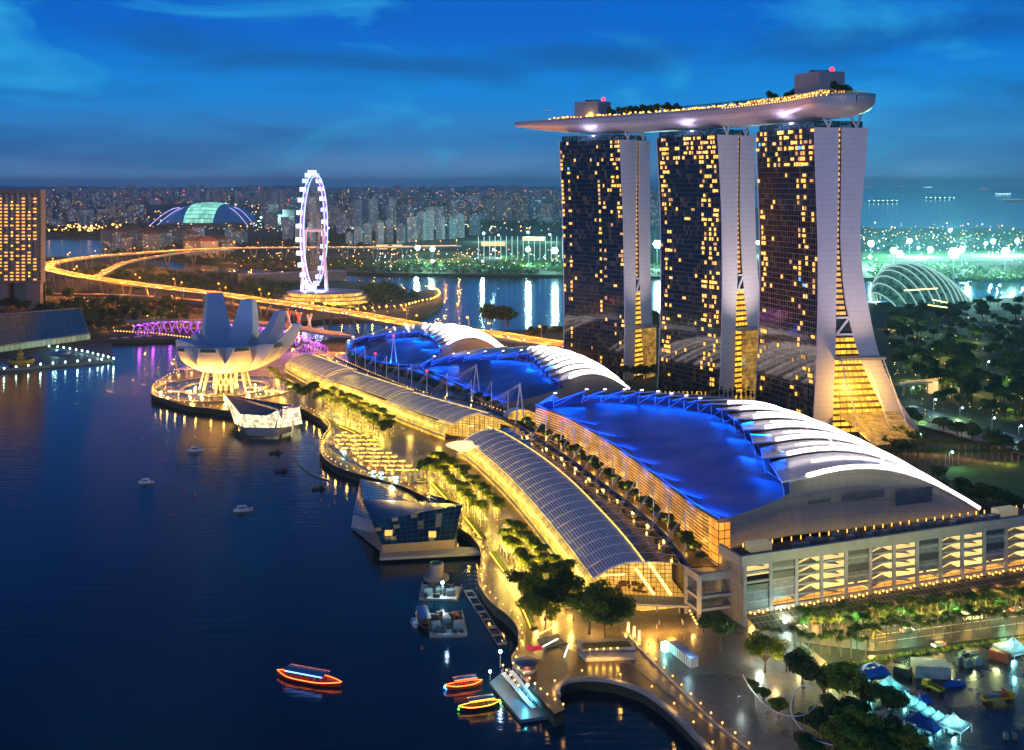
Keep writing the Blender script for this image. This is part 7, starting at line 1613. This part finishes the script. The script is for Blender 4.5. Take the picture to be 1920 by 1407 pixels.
# avenue palms
for (a_, c_, n_, sd) in (((1505,1180),(1935,1138),30,1),((1500,1196),(1935,1150),24,2),((1520,1228),(1935,1178),24,3),((1440,1215),(1640,1240),9,4),((1590,1200),(1900,1168),16,5)):
    rn = random.Random(sd); pa, pc = P(*a_, 4), P(*c_, 4)
    for i in range(n_): q = pa.lerp(pc, (i + rn.uniform(-.3, .3)) / n_); K_palm.at(tuple(q), rn.uniform(0, 6), rn.uniform(.62, .9), 'dark feathery palm in the rows along the avenue', 'palms along the avenue')
def hedge(pix, w, h, label): 
    q = spline([P(u, v, 4) for u, v in pix], 40); rn = random.Random(5); b = MB(); blobs = [(p.x + rn.uniform(-.5, .5) * w * .4, p.y + rn.uniform(-.5, .5) * w * .4, 4 + h * .4, h * .9) for p in spline(q, int(plen(q) / 1.3))]; leaf_cloud(b, rn, blobs, len(blobs) * 26, .34); return tag(b.build('hedge', ML[2]), label, 'hedge')
hedge([(1590,1252),(1650,1238),(1750,1222),(1850,1208),(1940,1196)], 2.5, 1.0, 'clipped green hedge between the avenue and the work yard')
hedge([(1500,1172),(1620,1164),(1760,1150),(1940,1130)], 2.5, 1.0, 'green hedge at the foot of the convention building')
for k in range(14): plight(P(1510 + k * 31, 1168 - k * 3, 10.5), 4200, (1, .75, .25) if k % 3 else (.4, 1, .5), .6)
for k in range(9): plight(P(1560 + k * 44, 1222 - k * 4.5, 10), 2000, (.85, 1, .35), .6)
# bright shop corner of the convention building
b = MB(); b.grid([[fp(8 + 11 * j / 4, 4.2 + 4.6 * i / 3, -1.2) for j in range(5)] for i in range(4)], uv=lambda i, j: (j, i)); b.build('bright_shopfront', cell_mat('bright_shop_glass', (.6, .7, .65), (.2, .3, .25), (.06, .08), .3, em=(.75, 1, .85), es=2.2), cv); plight(fp(14, 8, 5), 3500, (.7, 1, .9), .8)
# minibus
def wheelset(b, L_, w, r, xs):
    for x in xs:
        for s in (-1, 1): b.tube((x, s * (w / 2 - .12), r), (x, s * (w / 2 + .06), r), r, n=10)
t = thing('minibus', 'white minibus driving along the avenue past the palms', 'bus'); b = MB(); b.add([(-3.4, -1.05, .4), (3.4, -1.05, .4), (3.4, 1.05, .4), (-3.4, 1.05, .4), (-3.4, -1.05, 1.5), (3.5, -1.05, 1.4), (3.5, 1.05, 1.4), (-3.4, 1.05, 1.5), (-3.2, -.95, 2.6), (2.9, -.95, 2.6), (2.9, .95, 2.6), (-3.2, .95, 2.6)], [(3, 2, 1, 0), (0, 1, 5, 4), (1, 2, 6, 5), (2, 3, 7, 6), (3, 0, 4, 7), (4, 5, 9, 8), (5, 6, 10, 9), (6, 7, 11, 10), (7, 4, 8, 11), (8, 9, 10, 11)]); b.build('body', mat('white_vehicle_paint', (.75, .77, .75), .25), t)
b = MB()
for s in (-1, 1): b.box((-.2, s * 1.02, 2.0), (5.8, .06, .62))
b.box((3.22, 0, 2.0), (.12, 1.7, .7)); b.build('windows', mat('vehicle_glass', (.02, .03, .04), .1), t)
b = MB(); wheelset(b, 6.8, 2.1, .42, (-2.2, 2.3)); b.build('wheels', M_dark, t); b = MB(); b.box((-3.45, -.8, 1.0), (.1, .3, .3)); b.box((-3.45, .8, 1.0), (.1, .3, .3)); b.build('tail_lights', MC['tail_glow'], t)
c, a, L_ = face((1803, 1164), (1840, 1160), 4.2); t.location = c; t.rotation_euler.z = a; t.scale = (1.1,) * 3
rn = random.Random(3)
for (u, v, a_) in ((1760, 1212, 3.5), (1870, 1150, .36), (1905, 1146, .36), (1700, 1185, .36), (1500, 1180, .5), (1468, 1205, .5)): K_car.at(tuple(P(u, v, 4.15)), a_, 1, 'small dark car with lit lamps on the avenue', 'cars on the avenue')
# tents
def tent_kind(col, name, em=0):
    t = thing('marquee_tent', 'white peaked marquee tent glowing cyan inside', 'tent'); b = MB(); n = 8; rows = []
    for i in range(n + 1):
        s = i / n; hw = 4.2 * (1 - s) ** 1.0; z = 3.0 + 3.6 * s ** 2.2; rows.append([Vector((hw * x, hw * y, z)) for x, y in ((-1, -1), (0, -1), (1, -1), (1, 0), (1, 1), (0, 1), (-1, 1), (-1, 0))])
    b.grid(rows, close=True); b.grid([rows[0], [p + Vector((0, 0, -.5)) for p in rows[0]]], close=True); b.build('canopy', col, t); b = MB()
    for x, y in ((-1, -1), (1, -1), (1, 1), (-1, 1)): b.tube((4.1 * x, 4.1 * y, 0), (4.1 * x, 4.1 * y, 3), .12, n=5)
    b.build('posts', M_steel, t); b = MB(); b.box((0, 0, .8), (5, 1.6, .8)); b.box((1.8, 1.8, .6), (2, 1, 1.0)); b.build('tables', mat('tent_tables', (.35, .5, .55), .6), t); return Kind(t)
M_tentw = leaf_mat('white_tent_cloth', (.55, .60, .60)); M_tentb = mat('blue_tent_cloth', (.04, .14, .42), .6)
K_tw = tent_kind(M_tentw, 'w'); K_tb = tent_kind(M_tentb, 'b')
tent_ap = [(1630,1267,'leftmost white peaked tent, just behind the dark grove',.85),(1668,1263,'larger white peaked tent behind the round dark tree',.95)]
for u, v, lab, s in tent_ap:
    p = P(u, v, 4 + 6.6); K_tw.at((p.x, p.y, 4), .5, s, lab); plight((p.x, p.y, 6), 900, (.2, 1, .95), .5)
for i, (u, v) in enumerate(((1697,1286),(1713,1296),(1728,1305),(1743,1314),(1760,1323))):
    p = P(u, v, 4 + 5.6); K_tw.at((p.x, p.y, 4), .75, .66, 'white peaked tent in the diagonal row between two larger tents', 'diagonal row of white tents'); plight((p.x, p.y, 6), 700, (.2, 1, .95), .5)
p = P(1788, 1330, 4 + 6.6); K_tw.at((p.x, p.y, 4), .75, .88, 'biggest nearest white tent at the end of the diagonal row'); plight((p.x, p.y, 6), 1600, (.35, 1, 1), .5)
p = P(1900, 1194, 4 + 6.6); K_tw.at((p.x, p.y, 4), .4, 1.05, 'lone white tent behind the red container'); plight((p.x, p.y, 6), 1600, (.35, 1, 1), .5)
for i, (u, v, lab) in enumerate(((1722,1328,'smaller blue tent on the far side of the row'),(1744,1340,'blue tent beside the biggest white tent'))):
    p = P(u, v, 4 + 5.2); K_tb.at((p.x, p.y, 4), .75, .7, lab); plight((p.x, p.y, 6), 500, (.2, .9, 1), .5)
for (u, v) in ((1795, 1392), (1902, 1252)): plight(P(u, v, 6), 1100, (.3, 1, 1), .4)
# containers, site office, tarps
def boxthing(name, lab, cat, a_, c_, w, h, m, ribs=True, rz=None):
    c, a, L_ = face(a_, c_, 4.1); t = thing(name, lab, cat, tuple(c), rz=a); b = MB(); b.box((0, 0, h / 2), (L_, w, h)); o = b.build('body', m); o.parent = t
    b = MB(); k = int(L_ / .6)
    for i in range(k + 1):
        for s in (-1, 1): b.box((-L_ / 2 + L_ * i / k, s * (w / 2 + .03), h / 2), (.16, .08, h * .94))
    b.box((0, 0, h + .04), (L_ * .98, w * .96, .06)); o = b.build('ribs', m); o.parent = t; return t
boxthing('shipping_container', 'rust red shipping container beside the lone white tent', 'container', (1857,1232), (1893,1243), 2.6, 2.8, mat('red_container', (.28, .05, .03), .6, noise=.3, nscale=.6))
boxthing('site_office', 'long white flat-roofed site office with patched roof', 'cabin', (1712,1262), (1778,1266), 7.0, 3.6, mat('white_cabin', (.42, .46, .45), .6, noise=.2, nscale=.4))
for i, (u, v) in enumerate(((1800,1246),(1815,1250),(1832,1246),(1806,1236),(1824,1236))): p = P(u, v, 4.1); b = MB(); b.box(p + Vector((0, 0, 1.1)), (2.6, 1.8, 2.2), .3); b.box(p + Vector((.2, 0, 2.4)), (1.2, .8, .5), .3); tag(b.build('generator', mat('generator_paint', (.12, .18, .20), .5, noise=.2)), 'dark green-grey generator cabinet on the yard', 'generator', 'generator cabinets on the yard')
def tarp(u, v, L_, w, h, seed, lab):
    rn = random.Random(seed); p = P(u, v, 4.1); rows = []
    for i in range(11):
        row = []
        for j in range(8):
            x = L_ * (i / 10 - .5); y = w * (j / 7 - .5); e = min(1, 4 * min(i / 10, 1 - i / 10)) * min(1, 3.5 * min(j / 7, 1 - j / 7)); row.append(p + Matrix.Rotation(.25, 3, 'Z') @ Vector((x, y, h * e * rn.uniform(.65, 1))))
        rows.append(row)
    b = MB(); b.grid(rows); return tag(b.build('tarpaulin', mat('blue_tarp', (.02, .09, .42), .35)), lab, 'tarpaulin')
tarp(1636, 1262, 12, 6, 3.0, 1, 'big crumpled blue tarpaulin at the back of the yard'); tarp(1731, 1314, 5, 4, 2.2, 2, 'small blue tarpaulin heap behind the tent row'); tarp(1790, 1284, 8, 3, 1.6, 3, 'blue and gold patterned tarpaulin pile beside the yellow truck')
boxthing('shipping_container', 'black container behind the dark trees of the yard', 'container', (1678,1262), (1708,1270), 2.6, 2.6, M_dark)
# trucks
def truck(lab, a_, c_, crane):
    c, a, L_ = face(a_, c_, 4.1); t = thing('truck', lab, 'truck'); My = mat('yellow_truck_paint', (.50, .33, .01), .4)
    b = MB(); b.add([(L_ / 2 - 2, -1.1, .6), (L_ / 2, -1.1, .6), (L_ / 2, 1.1, .6), (L_ / 2 - 2, 1.1, .6), (L_ / 2 - 2, -1.1, 2.6), (L_ / 2 - .35, -1.1, 2.6), (L_ / 2 - .35, 1.1, 2.6), (L_ / 2 - 2, 1.1, 2.6), (L_ / 2, -1.1, 1.6), (L_ / 2, 1.1, 1.6)], [(3, 2, 1, 0), (0, 1, 8, 5, 4), (1, 2, 9, 8), (8, 9, 6, 5), (2, 3, 7, 6, 9), (3, 0, 4, 7), (4, 5, 6, 7)]); b.build('cab', My, t)
    b = MB(); b.box((L_ / 2 - .12, 0, 2.05), (.3, 1.9, .7)); b.build('windscreen', MC['vehicle_glass'], t)
    b = MB(); b.box((-1.1, 0, .95), (L_ - 2.4, 2.2, .2)); 
    for s in (-1, 1): b.box((-1.1, s * 1.08, 1.3), (L_ - 2.4, .08, .6))
    b.box((-L_ / 2 + .1, 0, 1.3), (.08, 2.2, .6)); b.build('cargo_bed', My, t); b = MB(); wheelset(b, L_, 2.2, .48, (-L_ / 2 + 1.2, -L_ / 2 + 2.4, L_ / 2 - 1.2)); b.build('wheels', M_dark, t)
    if crane: b = MB(); b.box((L_ / 2 - 2.9, 0, 1.8), (1.2, 1.6, 1.8)); b.beam((L_ / 2 - 2.9, 0, 2.6), (L_ / 2 - 4.2, 0, 4.0), .4); b.beam((L_ / 2 - 4.2, 0, 4.0), (L_ / 2 - 2.6, 0, 3.2), .3); b.build('folded_crane', mat('red_crane', (.35, .04, .05), .5), t); b = MB(); b.box((-1.6, 0, 1.7), (3.2, 1.7, 1.4)); b.build('load', mat('blue_grey_load', (.08, .15, .22), .6), t)
    t.location = c; t.rotation_euler.z = a
truck('yellow flatbed truck parked by the site office', (1768, 1302), (1732, 1286), False); truck('yellow truck with a folded red crane alone on the wet yard', (1842, 1318), (1900, 1312), True)
for (u, v) in ((1886,1385),(1902,1385)): p = P(u, v, 4.1); b = MB(); b.box(p + Vector((0, 0, .8)), (1.2, 1.2, 1.6)); b.box(p + Vector((0, 0, 1.7)), (.8, .8, .2)); tag(b.build('crate', M_concd), 'small pale crate left on the wet yard', 'crate', 'crates on the wet yard')
# booth and light box
t = thing('exhibition_booth', 'long white exhibition booth with a bluish roof on the plaza', 'booth'); c, a, L_ = face((1262, 1220), (1302, 1252), 4.1)
b = MB(); b.box((0, 0, 1.5), (L_, 2.8, 3)); b.build('walls', mat('booth_white', (.6, .66, .66), .5), t); b = MB(); b.box((0, 0, 3.1), (L_ + .4, 3.2, .2)); b.build('roof', mat('booth_roof', (.22, .24, .45), .5), t); b = MB()
for k in range(9): b.box((-L_ / 2 + .9 + k * (L_ - 1.8) / 8, -1.42, 1.5), (.5, .06, 2.2))
b.build('slots', M_grey, t); t.location = c; t.rotation_euler.z = a
p = P(1247, 1222, 4.1); b = MB(); b.box(p + Vector((0, 0, 1.6)), (2.0, 2.0, 3.0), .6); tag(b.build('light_box', mat('cyan_light_box', (.5, 1, .95), em=(.35, 1, .85), es=2.2)), 'glowing cyan light box beside the white booth', 'light box'); plight(p + Vector((-.5, -2.6, 2)), 700, (.3, 1, .85), .4)
plight(P(1290, 1225, 9), 900, (.5, .9, 1), .6)
p = P(1386, 1322, 4.1); b = MB(); b.box(p + Vector((0, 0, 1.3)), (.9, .5, 2.6), .3); tag(b.build('information_totem', M_conc), 'slim pale information totem on the plaza edge', 'totem')
# curled pipe sculpture
sc2 = thing('pipe_sculpture', 'thin white curling pipe sculpture held on poles over the plaza', 'sculpture', tuple(P(1475, 1370, 4))); q = spline([P(1393,1266,8), P(1408,1292,9), P(1438,1324,10), P(1473,1342,10.5), P(1508,1340,10.5), P(1532,1320,11), P(1530,1295,11.5), P(1508,1286,11.5), P(1488,1302,11), P(1484,1338,10.5), P(1505,1370,10), P(1530,1388,10), P(1562,1398,10)], 90)
b = MB(); b.path(q, .17, 6); b.build('pipe', M_steel, sc2)
for k in (14, 26, 36, 60, 72, 82): b = MB(); p = q[k]; b.tube((p.x, p.y, 4), tuple(p), .14, n=6); b.build('pole', mat('warm_pole', (.5, .35, .2), .5), sc2)
# people on the plaza (tiny in the picture)
def person_kind(colm, name):
    t = thing('person', 'person in dark clothes walking on the plaza', 'person'); b = MB(); 
    b.lathe((0, 0, 0), [(.0, 1.42), (.10, 1.46), (.07, 1.52), (.11, 1.62), (.10, 1.74), (0, 1.78)], 8)
    b.lathe((0, 0, 0), [(.14, .85), (.17, 1.0), (.21, 1.38), (.08, 1.47)], 8)
    for s in (-1, 1): b.tube((s * .09, 0, .9), (s * .11, s * .18, 0), .10, .06, n=6); b.tube((s * .22, 0, 1.4), (s * .27, -s * .12, .85), .055, .04, n=5)
    b.build('body', colm, t); return Kind(t)
K_p = [person_kind(mat('clothes_dark', (.04, .04, .06), .8), 'd'), person_kind(mat('clothes_pale', (.4, .36, .33), .8), 'p')]
rn = random.Random(44)
spots = [(rn.uniform(770, 870), rn.uniform(850, 900)) for _ in range(26)] + [(rn.uniform(1215, 1320), rn.uniform(1165, 1230)) for _ in range(12)] + [(rn.uniform(640, 700), rn.uniform(800, 835)) for _ in range(10)] + [(rn.uniform(1470, 1530), rn.uniform(1240, 1290)) for _ in range(6)] + [(900 + k * 4, 1000 + k * 26 * .6) for k in range(8)]
for i, (u, v) in enumerate(spots): K_p[i % 2].at(tuple(P(u, v, 4.12)), rn.uniform(0, 6), 1, 'person in %s clothes out on the paved plaza' % ('dark', 'pale')[i % 2], 'people strolling in %s clothes' % ('dark', 'pale')[i % 2])
# deck trees on the roof deck
K_rt2 = tree_kind('roof_garden_tree', 'small dark tree in the roof deck garden', 5.5, 2.8, 260, .5, 61, ML[0], .2, .35)
rn = random.Random(9)
for k in range(74):
    t_ = rn.choice((rn.uniform(.53, .76), rn.uniform(.53, .74), rn.uniform(.06, .54))); s = 1.5 if .55 < t_ < .72 else .85; K_rt2.at(tuple(dpt(t_, rn.uniform(-.2, .6) * side, .6)), k, s * rn.uniform(.8, 1.2), None, 'trees of the roof deck garden')
for k, (t_, q_) in enumerate(((.20, .3), (.21, .1), (.09, -.5), (.24, .5), (.05, .2))): K_rt2.at(tuple(dpt(t_, q_ * side, .6)), k, 1.7, 'taller dark tree beside the near machine room on the roof deck', 'taller trees at the near machine room')
for k in range(22): K_palm.at(tuple(dpt(.27 + .24 * k / 22, .5 * side, .6)), k, .55, 'small palm by the pool on the roof deck', 'palms on the roof deck')

for u, v, pw in ((1425, 1215, 3500), (1455, 1245, 2600), (1500, 1215, 1800), (1545, 1205, 1800), (1390, 1290, 700), (1580, 1300, 900)): plight(P(u, v, 9), pw, (.85, 1, .85) if u < 1450 else (1, .8, .5), .8)
# ================================================================== EVENING HAZE
hz = bpy.data.materials.new('evening_haze'); hz.use_nodes = True; t = hz.node_tree
for n in list(t.nodes):
    if n.type != 'OUTPUT_MATERIAL': t.nodes.remove(n)
pv = t.nodes.new('ShaderNodeVolumePrincipled'); pv.inputs['Color'].default_value = (.45, .82, 1.0, 1); pv.inputs['Density'].default_value = 4.2e-5; pv.inputs['Anisotropy'].default_value = .45
t.links.new(pv.outputs[0], t.nodes['Material Output'].inputs['Volume'])
b = MB(); b.add([(x, y, z) for z in (-4, 330) for (x, y) in ((-30500, -1000), (30500, -1000), (30500, 42500), (-30500, 42500))], [(3, 2, 1, 0), (4, 5, 6, 7), (0, 1, 5, 4), (1, 2, 6, 5), (2, 3, 7, 6), (3, 0, 4, 7)])
struct(b.build('haze', hz), 'stuff')
